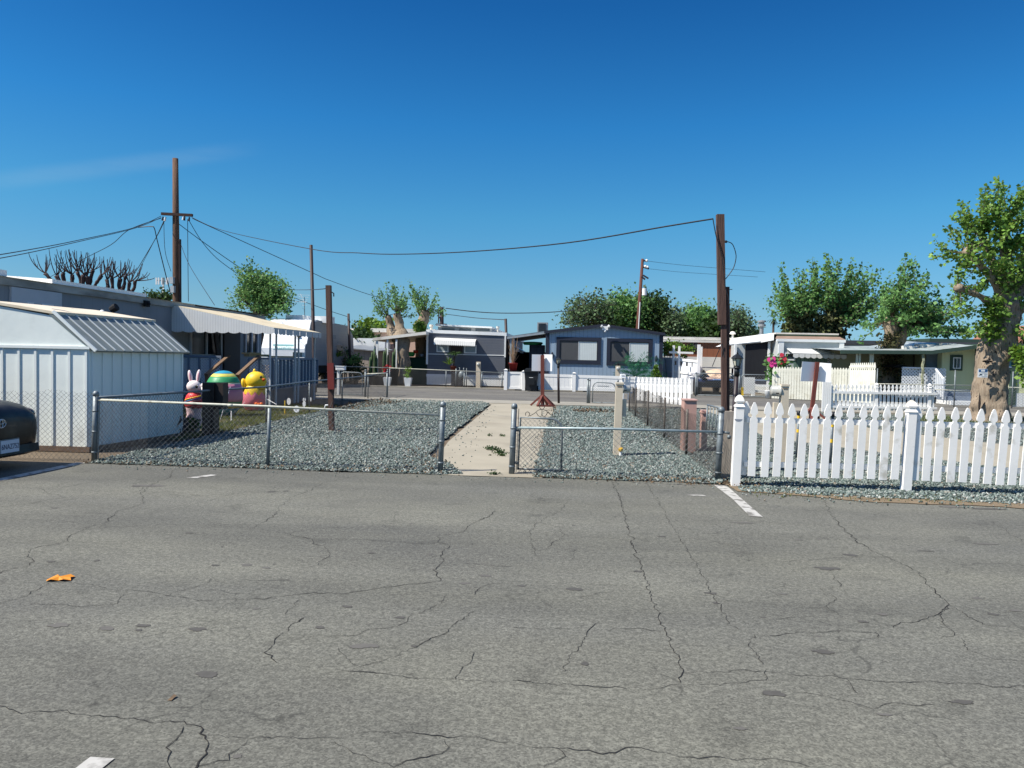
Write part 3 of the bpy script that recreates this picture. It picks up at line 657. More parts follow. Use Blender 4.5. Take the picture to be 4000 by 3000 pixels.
pipe_fence('chain_link_fence', 'short chain link panel beside the arched gate at the pavement, behind the red patched post', 'fence', YG, [(1428, 1443, .035), (1513, 1450, .03)], [((1430, 1461), (1516, 1458))], (1430, 1513, 1462, 1460), 'chain link fences')
pa, pb = at(1330, 1453, YG), at(1416, 1456, YG)
f = thing('chain_link_gate', 'arched chain link gate at the pavement behind the white mailbox', 'gate', (pa.x, YG, 0), 'pavement gates')
mb = MB(); mb.tube([(pa.x, YG, .08), (pa.x, YG, pa.z - .12), (pa.x + .05, YG, pa.z - .03), (pa.x + .14, YG, pa.z), (pb.x - .14, YG, pb.z), (pb.x - .05, YG, pb.z - .03), (pb.x, YG, pb.z - .12), (pb.x, YG, .08), (pa.x, YG, .08)], .018, 8)
mb.build('gate_frame', m_galv, f, True)
chain_mesh('wire_mesh', lambda s_, t_: Vector((pa.x + s_, YG, .08 + t_)), pb.x - pa.x, pa.z - .1, m_wire, f, .09, .004, seed=21)
# --- pavement gate, right of the dark lamp post
Yc = 26.4
pa, pb = at(2316, 1493, Yc), at(2405, 1497, Yc)
f = thing('chain_link_gate', 'chain link gate at the pavement left of the tall cream meter post', 'gate', (pa.x, Yc, 0), 'pavement gates')
mb = MB(); mb.tube([(pa.x, Yc, .05), (pa.x, Yc, pa.z - .16), (pa.x + .05, Yc, pa.z - .05), (pa.x + .14, Yc, pa.z), (pb.x - .14, Yc, pb.z), (pb.x - .05, Yc, pb.z - .05), (pb.x, Yc, pb.z - .16), (pb.x, Yc, .05), (pa.x, Yc, .05)], .017, 8)
mb.build('gate_frame', m_galv, f, True)
chain_mesh('wire_mesh', lambda s_, t_: Vector((pa.x + s_, Yc, .06 + t_)), pb.x - pa.x, pa.z - .1, m_wire, f, .075, .0036, seed=23)
a_, b_ = at(2334, 1508, Yc), at(2379, 1509, Yc); mb = MB(); mb.box(a_.x, b_.x, Yc - .02, Yc, a_.z - .012, a_.z + .012); mb.build('latch_bar', m_galv, f)
for px, ty in ((2297, 1477), (2304, 1480), (2414, 1484)):
    p = at(px, ty, Yc); mb = MB(); capost(mb, p.x, Yc, p.z, .03); mb.build('post', m_galv, f, True)
# --- far side of the street, in front of the grey home
YF = 37.4
pipe_fence('chain_link_fence', 'chain link fence across the street in front of the dark grey home', 'fence', YF,
           [(1523, 1438, .022), (1743, 1447, .022), (1814, 1451, .03), (1883, 1454, .03), (1962, 1455, .03)], [((1338, 1431), (1520, 1437)), ((1520, 1437), (1966, 1456))], (1520, 1962, 1438, 1456), 'chain link fences', .018, .13, .006)
pipe_fence('chain_link_fence', 'chain link fence with two white rails across the street behind the porch end', 'fence', YF,
           [(1236, 1424, .022), (1334, 1427, .022)], [((1232, 1426), (1334, 1429)), ((1232, 1452), (1336, 1455))], (1236, 1334, 1426, 1429), 'chain link fences', .02, .13, .006)

# ---------------------------------------------------------------- white picket fences
m_white = mat('white_fence_paint', (236, 234, 228), .55, rgb2=(222, 221, 216), scale=2, dirt=(186, 182, 170), dscale=5, dcut=(.60, .72), spec=.3, bump=.03, bscale=30)
m_white2 = mat('white_vinyl', (236, 235, 230), .45, rgb2=(226, 226, 222), scale=2)
m_cream_f = mat('offwhite_fence_paint', (222, 222, 208), .7, rgb2=(204, 202, 186), scale=2.5, dirt=(180, 174, 150), dscale=2, dcut=(.6, .8))
def picket_poly(w, z0, z1):
    """pointed gothic picket with a notched neck; profile as (x, z)"""
    h = w / 2; zt = z1; nk = z1 - w * 1.85
    side = [(h, z0), (h, nk - w * .55), (h * .93, nk - w * .42), (h * .55, nk - w * .22), (h * .5, nk), (h * .62, nk + w * .16), (h * .95, nk + w * .26), (h * 1.02, nk + w * .5), (h * .9, nk + w * .85), (h * .62, nk + w * 1.35), (h * .28, nk + w * 1.76), (h * .12, zt)]
    return side + [(-x, z) for x, z in side[::-1]]
def picket_board(mb, p0, dirv, w, z0, z1, th, lean=0.0):
    dx, dy = dirv; n_ = (-dy, dx)
    P_ = [(p0[0] + dx * (x + lean * (z - z0)), p0[1] + dy * (x + lean * (z - z0)), z) for x, z in picket_poly(w, z0, z1)]
    mb.prism(P_, (n_[0] * th, n_[1] * th, 0))
def picket_post(f, x, y, w, h, lean, m, name='post'):
    mb = MB(); mb.box(x - w / 2, x + w / 2, y - w / 2, y + w / 2, 0, h - .13, lean)
    L = lean * (h - .13)
    mb.build(name, m, f)
    cp = MB(); cx = x + L
    cp.add([(cx + sx * w * .6, y + sy * w * .6, h - .13) for sx, sy in ((-1, -1), (1, -1), (1, 1), (-1, 1))] + [(cx + sx * w * .42, y + sy * w * .42, h - .10) for sx, sy in ((-1, -1), (1, -1), (1, 1), (-1, 1))],
           [(3, 2, 1, 0), (4, 5, 6, 7), (0, 1, 5, 4), (1, 2, 6, 5), (2, 3, 7, 6), (3, 0, 4, 7)])
    k = w * .5
    rings = [(.62, -.10 + h), (.62, h - .088), (.98, h - .075), (1.02, h - .06), (.85, h - .028), (.55, h - .005), (.18, h + .012)]
    vs = []; 
    for r, z in rings:
        vs += [(cx + sx * k * r, y + sy * k * r, z) for sx, sy in ((-1, -1), (1, -1), (1, 1), (-1, 1))]
    fs = [(i * 4 + j, i * 4 + (j + 1) % 4, (i + 1) * 4 + (j + 1) % 4, (i + 1) * 4 + j) for i in range(len(rings) - 1) for j in range(4)] + [((len(rings) - 1) * 4, (len(rings) - 1) * 4 + 1, (len(rings) - 1) * 4 + 2, (len(rings) - 1) * 4 + 3)]
    cp.add(vs, fs); cp.build('finial', m, f)
f = thing('picket_fence', 'white picket fence with pointed tops and two finial posts along the right of the lot', 'fence', (2.14, 9.55, 0), 'white picket fences')
# picket tops read off the photo: (x, top_y) ; bottoms at (xb, yb)
YP = 9.50
p1 = gp(2868, 1877); p2 = gp(3555, 1903)
def px2x(px, py): return at(px, py, YP).x
postA = at(2872, 1872, YP).x + .0; postB = at(3537, 1902, YP).x
for k, (xx, ty) in enumerate(((postA, 1546), (postB, 1566))):
    h = at(2880 if k == 0 else 3548, ty, YP).z
    picket_post(f, xx, YP, .098, h, LN + .012 * k, m_white)
sp = [(3, 1563), (1,)]
pk = [(2935, 1860, 2947, 1570), (2986, 1862, 3001, 1570), (3032, 1862, 3050, 1573), (3079, 1865, 3094, 1576), (3125, 1866, 3142, 1578), (3170, 1867, 3189, 1578), (3218, 1867, 3238, 1579), (3263, 1869, 3280, 1580), (3310, 1870, 3326, 1582), (3356, 1872, 3375, 1583), (3402, 1873, 3421, 1584), (3448, 1874, 3466, 1584), (3494, 1874, 3517, 1584),
      (3573, 1876, 3588, 1585), (3616, 1878, 3634, 1590), (3659, 1880, 3681, 1591), (3712, 1883, 3737, 1592), (3760, 1885, 3784, 1594), (3808, 1888, 3836, 1597), (3856, 1891, 3886, 1600), (3905, 1893, 3932, 1602), (3952, 1895, 3980, 1604), (3999, 1897, 4028, 1606), (4047, 1899, 4077, 1608), (4095, 1901, 4126, 1610)]
for bx, by, tx, ty in pk:
    b = at(bx, by + random.uniform(-2, 2), YP - .02); t = at(tx + random.uniform(-2.2, 2.2), ty + random.uniform(-1.5, 1.5), YP - .02); mb = MB()
    picket_board(mb, (b.x, YP - .025), (1, 0), .088, b.z, t.z, .018, (t.x - b.x) / (t.z - b.z))
    mb.build('picket', m_white, f)
# half picket standing beside each post
a0 = at(2890, 1855, YP + .04); mb = MB(); picket_board(mb, (a0.x + .035, YP + .03), (1, 0), .085, a0.z, at(2900, 1568, YP).z, .018, LN); mb.build('picket', m_white, f)
for (l0, l1) in (((2915, 1640), (4100, 1668)), ((2905, 1812), (4100, 1842))):
    a = at(*l0, YP + .02); b = at(*l1, YP + .02); n_ = 2
    xm = postB
    for xa, xb in ((a.x, xm - .05), (xm + .05, b.x)):
        za = a.z + (b.z - a.z) * (xa - a.x) / (b.x - a.x); zb = a.z + (b.z - a.z) * (xb - a.x) / (b.x - a.x)
        mb = MB(); mb.beam((xa, YP + .015, za), (xb, YP + .015, zb), .035, .062); mb.build('rail', m_white, f)
# faded round stamp on the first post
sy = YP - .049 - .0015; c = at(2881, 1637, YP)
mb = MB(); mb.prism([(c.x + .047 * math.cos(t), sy, c.z + .004 + .03 * math.sin(t)) for t in np.linspace(math.pi, 2 * math.pi, 14)], (0, .002, 0))
for i in range(6): mb.box(c.x - .036 + i * .0135, c.x - .030 + i * .0135, sy - .0012, sy - .0002, c.z - .012 + .006 * abs(2.5 - i) * .5, c.z - .002)
mb.build('stamp', mat('stamp_grey', (140, 146, 156), .7), f)

def picket_run(label, Y0, Y1, pts, px0, px1, n, topy, boty, rails, posts, m, w=.09, th=.02, extra=0, group='white picket fences', name='picket_fence', face=None):
    """pickets between photo columns px0..px1, linear depth Y0..Y1"""
    a = at(px0, boty[0], Y0)
    f = thing(name, label, 'fence', (a.x, Y0, 0), group)
    A = at(px0, boty[0], Y0); B = at(px1, boty[1], Y1); d = (Vector((B.x, B.y)) - Vector((A.x, A.y))); L = d.length; d.normalize()
    TA = at(px0, topy[0], Y0).z; TB = at(px1, topy[1], Y1).z; ZA, ZB = A.z, B.z
    for i in range(n):
        u = i / (n - 1); mb = MB(); picket_board(mb, (A.x + d.x * L * u, A.y + d.y * L * u - .02), (d.x, d.y), w, ZA + (ZB - ZA) * u, TA + (TB - TA) * u, th); mb.build('picket', m, f)
    for hf in rails:
        za = ZA + (TA - ZA) * hf; zb = ZB + (TB - ZB) * hf; mb = MB(); mb.beam((A.x - d.x * .06, A.y - d.y * .06 + .02, za), (B.x + d.x * .06, B.y + d.y * .06 + .02, zb), .035, .07); mb.build('rail', m, f)
    for u in posts:
        h = (TA + (TB - TA) * u) + .04; picket_post(f, A.x + d.x * L * u, A.y + d.y * L * u, .09, h, 0, m)
    return f, A, B
picket_run('white picket fence beyond the sagging mesh, in front of the blue home', 25.6, 24.8, None, 2492, 2690, 13, (1472, 1476), (1563, 1586), (.22, .68), (), m_white2, w=.10)
picket_run('short return of white pickets behind the cream meter post', 28.2, 28.4, None, 2432, 2482, 3, (1468, 1469), (1560, 1562), (.3, .7), (0,), m_white2, w=.10)
picket_run('tall off white picket fence in front of the home with the scalloped awning', 33.5, 32.6, None, 3020, 3312, 28, (1432, 1437), (1556, 1568), (.2, .8), (), m_cream_f, w=.14, group='off white picket fences')
picket_run('taller straight section of off white pickets at the corner by the vine covered trunk', 32.4, 30.6, None, 3318, 3410, 13, (1418, 1416), (1568, 1578), (.2, .9), (), m_cream_f, w=.14, group='off white picket fences')
fa, A, B = picket_run('white picket fence seen from its rail side, beyond the concrete path', 24.4, 24.6, None, 3232, 3642, 27, (1500, 1504), (1600, 1606), (.70, .22), (0.0, .46, .965), m_white2, w=.075)
# its rails stand on the near side
for zf, hh in ((.68, .07), (.12, .06)):
    z = A.z + (at(3232, 1500, 24.4).z - A.z) * zf; mb = MB(); mb.beam((A.x - .1, A.y - .06, z), (B.x + .1, B.y - .06, z + (B.z - A.z)), .05, hh); mb.build('rail', m_white2, fa)
mb = MB()
for i in range(5): mb.box(A.x - .2 + i * .055, A.x - .15 + i * .055, A.y - .1, A.y - .06, .05, at(3200, 1490, 24.3).z + .01)
mb.build('gate_leaf', m_white2, fa)

# --- white vinyl fence with a gate in front of the blue home
YV = 36.3
def wz(px, py): return at(px, py, YV)
a = wz(1972, 1450)
f = thing('vinyl_fence', 'low white vinyl fence with capped posts in front of the blue home', 'fence', (a.x, YV, 0))
def vpost(px, ty):
    p = wz(px, ty); mb = MB(); mb.box(p.x - .075, p.x + .075, YV - .075, YV + .075, 0, p.z); mb.box(p.x - .095, p.x + .095, YV - .095, YV + .095, p.z, p.z + .03)
    mb.add([(p.x - .08, YV - .08, p.z + .03), (p.x + .08, YV - .08, p.z + .03), (p.x + .08, YV + .08, p.z + .03), (p.x - .08, YV + .08, p.z + .03), (p.x, YV, p.z + .07)], [(0, 1, 4), (1, 2, 4), (2, 3, 4), (3, 0, 4)])
    mb.build('post', m_white2, f)
for px, ty in ((1976, 1446), (2046, 1452), (2243, 1459), (2436, 1466), (2700, 1474)): vpost(px, ty)
def vpanel(p0, p1, t0, t1):
    a = wz(p0, t0); b = wz(p1, t1); mb = MB(); n_ = max(2, int((b.x - a.x) / .165)); w_ = (b.x - a.x) / n_
    for i in range(n_):
        x = a.x + i * w_; z = a.z + (b.z - a.z) * i / n_; mb.box(x + .003, x + w_ - .003, YV - .012, YV + .012, .10, z - .12)
    mb.build('panel', m_white2, f)
    mb = MB(); mb.beam((a.x, YV, a.z - .07), (b.x, YV, b.z - .07), .05, .13); mb.build('top_rail', m_white2, f)
    mb = MB(); mb.beam((a.x, YV, .12), (b.x, YV, .12), .05, .14); mb.build('bottom_rail', m_white2, f)
vpanel(2060, 2236, 1458, 1463); vpanel(2250, 2429, 1464, 1469); vpanel(2443, 2694, 1470, 1478)
# gate leaf
a = wz(1983, 1452); b = wz(2040, 1455)
g = thing('vinyl_gate', 'white vinyl gate left of the black bin, framed like a panel', 'gate', (a.x, YV, 0))
mb = MB(); mb.box(a.x, b.x, YV - .01, YV + .01, .14, a.z - .05); mb.build('panel', m_white2, g)
mb = MB()
for x0, x1, z0, z1 in ((a.x, a.x + .09, .05, a.z), (b.x - .09, b.x, .05, a.z), (a.x + .09, b.x - .09, .05, .15), (a.x + .09, b.x - .09, a.z - .1, a.z)): mb.box(x0, x1, YV - .03, YV + .03, z0, z1)
mb.build('gate_frame', m_white2, g)
# ================================================================ BUILDINGS
def siding(name, rgb, axis='v', pitch=.2, rough=.7, var=.05, dirt=None, groove=.04, depth=.5, gcol=.55, dcut=(.55, .8)):
    if name in MATS: return MATS[name]
    m = mat(name, rgb, rough, var=var, scale=1.4, dirt=dirt, dscale=1.1, dcut=dcut)
    n = m.node_tree.nodes; l = m.node_tree.links; b = n['Principled BSDF']; src = b.inputs['Base Color'].links[0].from_socket
    t = n.new('ShaderNodeTexCoord'); s = n.new('ShaderNodeSeparateXYZ'); l.new(t.outputs['Object'], s.inputs[0])
    if axis == 'v':
        g = n.new('ShaderNodeMath'); g.operation = 'ADD'; l.new(s.outputs['X'], g.inputs[0]); l.new(s.outputs['Y'], g.inputs[1]); co = g.outputs[0]
    else: co = s.outputs['Z']
    d = n.new('ShaderNodeMath'); d.operation = 'MULTIPLY'; d.inputs[1].default_value = 1 / pitch; l.new(co, d.inputs[0])
    f = n.new('ShaderNodeMath'); f.operation = 'FRACT'; l.new(d.outputs[0], f.inputs[0])
    c = n.new('ShaderNodeMath'); c.operation = 'GREATER_THAN'; c.inputs[1].default_value = groove; l.new(f.outputs[0], c.inputs[0])
    mr = n.new('ShaderNodeMapRange'); mr.inputs['To Min'].default_value = gcol; l.new(c.outputs[0], mr.inputs[0])
    mm = n.new('ShaderNodeMix'); mm.data_type = 'RGBA'; mm.blend_type = 'MULTIPLY'; mm.inputs[0].default_value = 1
    l.new(src, mm.inputs[6]); l.new(mr.outputs[0], mm.inputs[7]); l.new(mm.outputs[2], b.inputs['Base Color'])
    bp = n.new('ShaderNodeBump'); bp.inputs['Strength'].default_value = depth; bp.inputs['Distance'].default_value = .012
    l.new((f if axis == 'h' else c).outputs[0], bp.inputs['Height']); l.new(bp.outputs[0], b.inputs['Normal'])
    return m
m_trimw = mat('white_trim', (222, 224, 222), .6, var=.04, dirt=(170, 170, 160), dscale=2, dcut=(.6, .85))
m_glass = mat('window_glass', (34, 42, 50), .08, var=.1, spec=.8)
m_blind = siding('vertical_blinds', (200, 208, 206), 'v', .09, .6, groove=.14, gcol=.8, depth=.3)
m_scr = mat('window_screen', (74, 76, 78), .8, var=.08)
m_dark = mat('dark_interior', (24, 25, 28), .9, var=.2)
m_roofw = mat('white_roof_coat', (226, 222, 212), .7, rgb2=(200, 196, 186), scale=1, dirt=(160, 154, 142), dscale=1.2)
m_roofg = mat('grey_metal_roof', (150, 154, 156), .5, metal=.3, rgb2=(124, 128, 130), scale=2)
m_wood = mat('raw_lumber', (124, 100, 78), .85, rgb2=(92, 74, 58), scale=2, stretch=(8, 8, .8))
def window(parent, a, b, Y, frame, fw=.05, pane=m_glass, split=True, sill=False, dep=.05, axis='y', mull=None, pane2=None):
    """window frame + panes on the front (facing -Y) between points a (top-left) and b (bottom-right)"""
    x0, x1, z1, z0 = a.x, b.x, a.z, b.z
    mb = MB()
    for q in ((x0, x1, z1 - fw, z1), (x0, x1, z0, z0 + fw), (x0, x0 + fw, z0 + fw, z1 - fw), (x1 - fw, x1, z0 + fw, z1 - fw)): mb.box(q[0], q[1], Y - dep, Y, q[2], q[3])
    w_ = mb.build('window', frame, parent)
    xm = (x0 + x1) / 2
    if split:
        mb = MB(); mb.box(xm - fw * .3, xm + fw * .3, Y - dep * .8, Y - .005, z0 + fw, z1 - fw); o = mb.build('mullion', mull or frame, None); o.parent = w_; o.location = o.location - origin_of(parent)
        spans = ((x0 + fw, xm - fw * .3, pane), (xm + fw * .3, x1 - fw, pane2 or pane))
    else: spans = ((x0 + fw, x1 - fw, pane),)
    for s0, s1, pm in spans:
        mb = MB(); mb.box(s0, s1, Y - .012, Y - .004, z0 + fw, z1 - fw); o = mb.build('pane', pm, None); o.parent = w_; o.location = o.location - origin_of(parent)
    return w_
def windowx(parent, y0, y1, z0, z1, X, frame, fw=.06, pane=m_glass, dep=.05):
    """window on a wall facing +X"""
    mb = MB()
    for q in ((y0, y1, z1 - fw, z1), (y0, y1, z0, z0 + fw), (y0, y0 + fw, z0 + fw, z1 - fw), (y1 - fw, y1, z0 + fw, z1 - fw), ((y0 + y1) / 2 - fw / 2, (y0 + y1) / 2 + fw / 2, z0 + fw, z1 - fw)): mb.box(X, X + dep, q[0], q[1], q[2], q[3])
    w_ = mb.build('window', frame, parent)
    for a, b in ((y0 + fw, (y0 + y1) / 2 - fw / 2), ((y0 + y1) / 2 + fw / 2, y1 - fw)):
        mb = MB(); mb.box(X + .003, X + .012, a, b, z0 + fw, z1 - fw); o = mb.build('pane', pane, None); o.parent = w_; o.location = o.location - origin_of(parent)
    return w_
def scallop(pts_top, pts_bot, n, amp, Yv=(0, .01, 0)):
    """valance polygon: top edge a->b, bottom edge with n scallops"""
    a, b = pts_top; c, d = pts_bot     # c under a, d under b
    P_ = [b, a]
    for i in range(n):
        for k in range(5):
            u = (i + k / 5) / n; p = c.lerp(d, u); P_.append(p + Vector((0, 0, -amp * math.sin(math.pi * k / 5) ** .7)))
    P_.append(d); return P_
# ---------------- left grey-blue home with porch
XW = -11.1
m_sidA = siding('grey_panel_siding', (122, 130, 138), 'v', .40, dirt=(104, 110, 116), groove=.02, gcol=.8)
m_fas = mat('weathered_fascia', (176, 178, 174), .8, rgb2=(140, 142, 138), scale=2, dirt=(88, 86, 80), dscale=1.3, dcut=(.5, .68), stretch=(1, .3, 1))
m_awn = mat('tan_awning_metal', (214, 200, 168), .55, rgb2=(190, 176, 144), scale=1.5, dirt=(160, 146, 116), dscale=2)
m_awnw = siding('white_corrugated_metal', (214, 216, 214), 'v', .075, .5, groove=.25, gcol=.86)
hA = thing('mobile_home', 'long grey panelled mobile home with tan porch awning, behind the white shed', 'mobile home', (XW, 18, 0), 'mobile homes')
mb = MB(); mb.box(-15.3, XW, 6.5, 27.1, .05, 2.74); mb.build('wall', m_sidA, hA)
mb = MB(); mb.box(-15.5, XW + .06, 6.4, 22.0, 2.74, 2.90); mb.box(-15.5, XW + .05, 22.0, 27.3, 2.60, 2.86); mb.build('fascia', m_fas, hA)
rf = MB(); rf.prism([(-15.55, 6.3, 2.90), (XW + .1, 6.3, 2.90), (-13.2, 6.3, 3.12)], (0, 21.1, 0)); rf.build('roof', m_roofw, hA)
mb = MB(); c0 = atx(690, 1162, -12.0); mb.prism([(-12.9, 15.8, 3.02), (XW + .0, 15.8, 2.915), (XW - .0, 19.5, 2.915), (-12.9, 20.6, 3.02)], (0, 0, .09)); mb.build('roof_patch', mat('bright_roof_coat', (240, 238, 230), .6, var=.02), hA)
mb = MB(); mb.box(-11.9, -11.2, 13.4, 14.6, 2.93, 3.05); mb.box(-11.8, -11.3, 13.5, 14.5, 3.05, 3.09); mb.build('roof_vent', m_trimw, hA)
# sheet with two raised panels against the wall
mb = MB(); y0 = atx(45, 1150, XW + .05).y; y1 = atx(242, 1150, XW + .05).y; mb.box(XW + .002, XW + .05, y0, y1, 1.2, atx(242, 1145, XW + .05).z); mb.build('door_panel', mat('grey_door_paint', (172, 178, 186), .5, var=.04), hA)
for a_, b_ in ((105, 130), (163, 207)):
    ya, yb_ = atx(a_, 1180, XW + .06).y, atx(b_, 1180, XW + .06).y; mb = MB()
    for q in ((ya, yb_, 2.42, 2.45), (ya, yb_, 2.12, 2.15), (ya, ya + .03, 2.15, 2.42), (yb_ - .03, yb_, 2.15, 2.42)): mb.box(XW + .05, XW + .075, q[0], q[1], q[2], q[3])
    mb.build('panel_moulding', m_trimw, hA)
mb = MB(); p = atx(569, 1186, XW + .07); mb.box(XW + .06, XW + .12, p.y - .09, p.y + .12, p.z - .08, p.z + .08); mb.ball((XW + .15, p.y, p.z), .05, n=10, m=6); mb.build('wall_lamp', m_dark, hA)
ya, yb_ = atx(739, 1300, XW).y, atx(863, 1300, XW).y
m_frA = mat('pale_window_frame', (176, 178, 182), .6, var=.05)
windowx(hA, ya, yb_, 1.35, 2.45, XW, m_frA, .09)
windowx(hA, atx(953, 1300, XW).y, atx(1005, 1300, XW).y, 1.42, 2.30, XW, m_frA, .10, dep=.06)
mb = MB(); mb.box(XW + .01, XW + .05, 24.0, 25.2, .75, 2.5); mb.build('door', mat('dark_door', (60, 54, 52), .7, var=.1), hA)
# awning
YA = 20.8; xo = at(1071, 1280, YA).x; yo = atx(1253, 1293, xo).y
A0 = at(739, 1202, YA); A1 = at(1071, 1280, YA); z_in = 2.80; z_out = A1.z
mb = MB(); mb.add([(XW, YA, z_in + .02), (xo, YA, z_out), (xo, yo, z_out), (XW, yo + .4, z_in + .02), (XW, YA, z_in - .02), (xo, YA, z_out - .04), (xo, yo, z_out - .04), (XW, yo + .4, z_in - .02)],
                  [(0, 1, 2, 3), (7, 6, 5, 4), (0, 4, 5, 1), (1, 5, 6, 2), (2, 6, 7, 3)])
mb.build('awning', m_awn, hA)
zb = at(797, 1299, YA).z
P_ = [(xo, YA - .01, z_out), (XW, YA - .01, z_in)]
bx = np.linspace(XW, xo, 8)
zl = at(740, 1293, YA).z; zr = at(1071, 1300, YA).z
for i in range(9):
    for k in range(6):
        u = (i + k / 6) / 9; P_.append((XW + (xo - XW) * u, YA - .01, zl + (zr - zl) * u - .04 * math.sin(math.pi * k / 6) ** .7))
P_.append((xo, YA - .01, zr))
mb = MB(); mb.prism(P_, (0, .015, 0)); mb.build('awning_end_panel', m_awnw, hA)
a = Vector((xo, YA + .005, z_out - .01)); b = Vector((xo, yo, z_out - .01)); mb = MB()
nS = 14
for i in range(nS):
    p = a.lerp(b, i / nS); q = a.lerp(b, (i + 1) / nS); ww = (q - p).length
    P_ = [q - Vector((0, .012, 0)), p + Vector((0, .012, 0))] + [Vector((xo, p.y + .012 + (ww - .024) * k / 6, z_out - .15 - .035 * math.sin(math.pi * k / 6) ** .7)) for k in range(7)]
    mb.prism([v + Vector((.012 * (i % 2), 0, 0)) for v in P_], (.012, 0, 0))
mb.build('valance', mat('grey_valance_metal', (176, 180, 184), .5, var=.05), hA)
pm = mat('pale_post_paint', (200, 204, 206), .5, var=.05)
zp0 = .0
XD = at(1056, 1584, 21.3).x
for (x, y) in ((XD + .02, 21.2), (XD + .06, 21.55), (XD + .12, yo - 1.9), (XD + .12, yo - 1.6), (XD + .1, yo - .05)):
    mb = MB(); mb.beam((x, y, 0), (x, y, 2.15), .045); mb.build('awning_post', pm, hA)
# porch deck
dk = thing('porch_deck', 'grey porch deck with white lattice panels and wooden stair rails under the tan awning', 'deck', (XD, 21.3, 0))
m_deckp = mat('bluegrey_rail_paint', (112, 124, 140), .7, var=.06, dirt=(96, 104, 116))
m_lat = mat('white_lattice', (214, 218, 220), .6, var=.04)
mb = MB(); yd = atx(1235, 1400, XD).y; mb.box(XW + .08, XD, 21.3, yd, .0, .55); mb.build('skirt', siding('grey_skirt', (84, 92, 100), 'v', .4, groove=.03), dk)
def lattice(p0, d, L, z0, z1, m, parent, pitch=.085, w=.028, name='lattice'):
    """lattice sheet with round-cornered holes from p0 along unit d"""
    mb = MB(); H = z1 - z0; nrm = Vector((-d[1], d[0], 0))
    for s in (1, -1):
        c = -H
        while c < L:
            s0, s1 = max(0, c), min(L, c + H)
            if s1 - s0 > .03:
                t0, t1 = (s0 - c, s1 - c)
                if s < 0: t0, t1 = H - t0, H - t1
                A_ = Vector((p0[0] + d[0] * s0, p0[1] + d[1] * s0, z0 + t0)); B_ = Vector((p0[0] + d[0] * s1, p0[1] + d[1] * s1, z0 + t1))
                off = nrm * (.004 * s); mb.beam(A_ + off, B_ + off, .006, w, up=(d[0] * .01, d[1] * .01, 1))
            c += pitch
    return mb.build(name, m, parent)
# right lattice run facing the lot, and the long side run
xa = at(972, 1397, 21.3).x; zt = at(1056, 1397, 21.3).z; zb = .5
def railrun(p0, p1, n, z0, z1, parent, mm, board=.10, m2=m_lat):
    d = Vector((p1[0] - p0[0], p1[1] - p0[1], 0)); L = d.length; d.normalize()
    mb = MB(); mb.beam((p0[0], p0[1], z1 - .03), (p1[0], p1[1], z1 - .03), .09, .06); mb.build('top_rail', mm, parent)
    mb = MB(); mb.beam((p0[0], p0[1], z0), (p1[0], p1[1], z0), .05, .08); mb.build('bottom_rail', mm, parent)
    nrm = Vector((-d.y, d.x, 0)) * -.03
    for i in range(n + 1):
        c = Vector((p0[0], p0[1], 0)) + d * (L * i / n) + nrm * (1 if True else 0)
        mb = MB(); mb.beam((c.x, c.y, z0), (c.x, c.y, z1 - .06), .03 if abs(d.x) > .5 else board, board if abs(d.x) > .5 else .03, up=(0, 1, 0)); mb.build('baluster', mm, parent)
    lattice((p0[0], p0[1]), (d.x, d.y), L, z0, z1 - .08, m2, parent)
railrun((xa, 21.3), (XD, 21.3), 2, zb, zt, dk, m_deckp)
railrun((XD, 21.35), (XD, yd), 13, zb, zt, dk, m_deckp, .09)
railrun((XW + .1, 21.0), (at(866, 1390, 21).x, 21.0), 4, .25, at(800, 1388, 21).z, dk, m_deckp, .10)
# stairs and wooden hand rails
sx0, sx1 = at(880, 1500, 20.6).x, at(980, 1500, 20.6).x
for k in range(4):
    mb = MB(); mb.box(sx0, sx1 - .1, 20.0 + k * .28, 20.3 + k * .28 + (.1 if k < 3 else 0), .14 * (k + 1) - .05, .14 * (k + 1)); mb.build('step', m_deckp, dk)
hx = at(937, 1500, 20.1).x
for x, lab in ((hx, 0), (at(823, 1450, 20.2).x, 1)):
    mb = MB(); mb.beam((x, 20.0, 0), (x, 20.0, .92), .09); mb.build('newel_post', m_wood, dk)
    mb = MB(); mb.beam((x, 19.92, .90), (x + .06, 21.2, 1.42), .10, .05); mb.build('hand_rail', m_wood, dk)
    mb = MB(); mb.beam((x, 20.0, .42), (x + .06, 21.2, .92), .04, .08); mb.build('mid_rail', m_wood, dk)
# things stacked on the deck
b = thing('lumber_stack', 'stacked tan boards lying on the porch rail in front of the trailer', 'lumber', (XD - .5, 23, 1.4))
mb = MB(); mb.box(XD - .9, XD - .75, 21.6, 23.2, 1.40, 1.47); mb.box(XD - .6, XD - .45, 22.6, 24.6, 1.38, 1.43); mb.box(XD - .95, XD - .7, 21.5, 22.3, 1.47, 1.52); mb.build('boards', mat('new_lumber', (206, 172, 128), .8, var=.1), b)
mb = MB(); mb.box(XD - .62, XD - .3, yd - .5, yd - .2, 1.40, 1.56); o = mb.build('white_box', m_trimw); tag(o, 'small white box on the far end of the porch rail', 'box')
mb = MB(); mb.add([(XW + .15, 23.4, .6), (XW + .15, 23.75, .6), (XW + .10, 23.1, 2.1), (XW + .10, 23.35, 2.1), (XW + .2, 23.4, .6), (XW + .2, 23.75, .6), (XW + .15, 23.1, 2.1), (XW + .15, 23.35, 2.1)], [(4, 5, 7, 6), (0, 4, 6, 2), (1, 3, 7, 5), (2, 6, 7, 3), (0, 2, 3, 1)])
o = mb.build('leaning_board', mat('dark_plank', (52, 44, 44), .8, var=.1)); tag(o, 'dark narrow board leaning on the wall inside the porch', 'board')

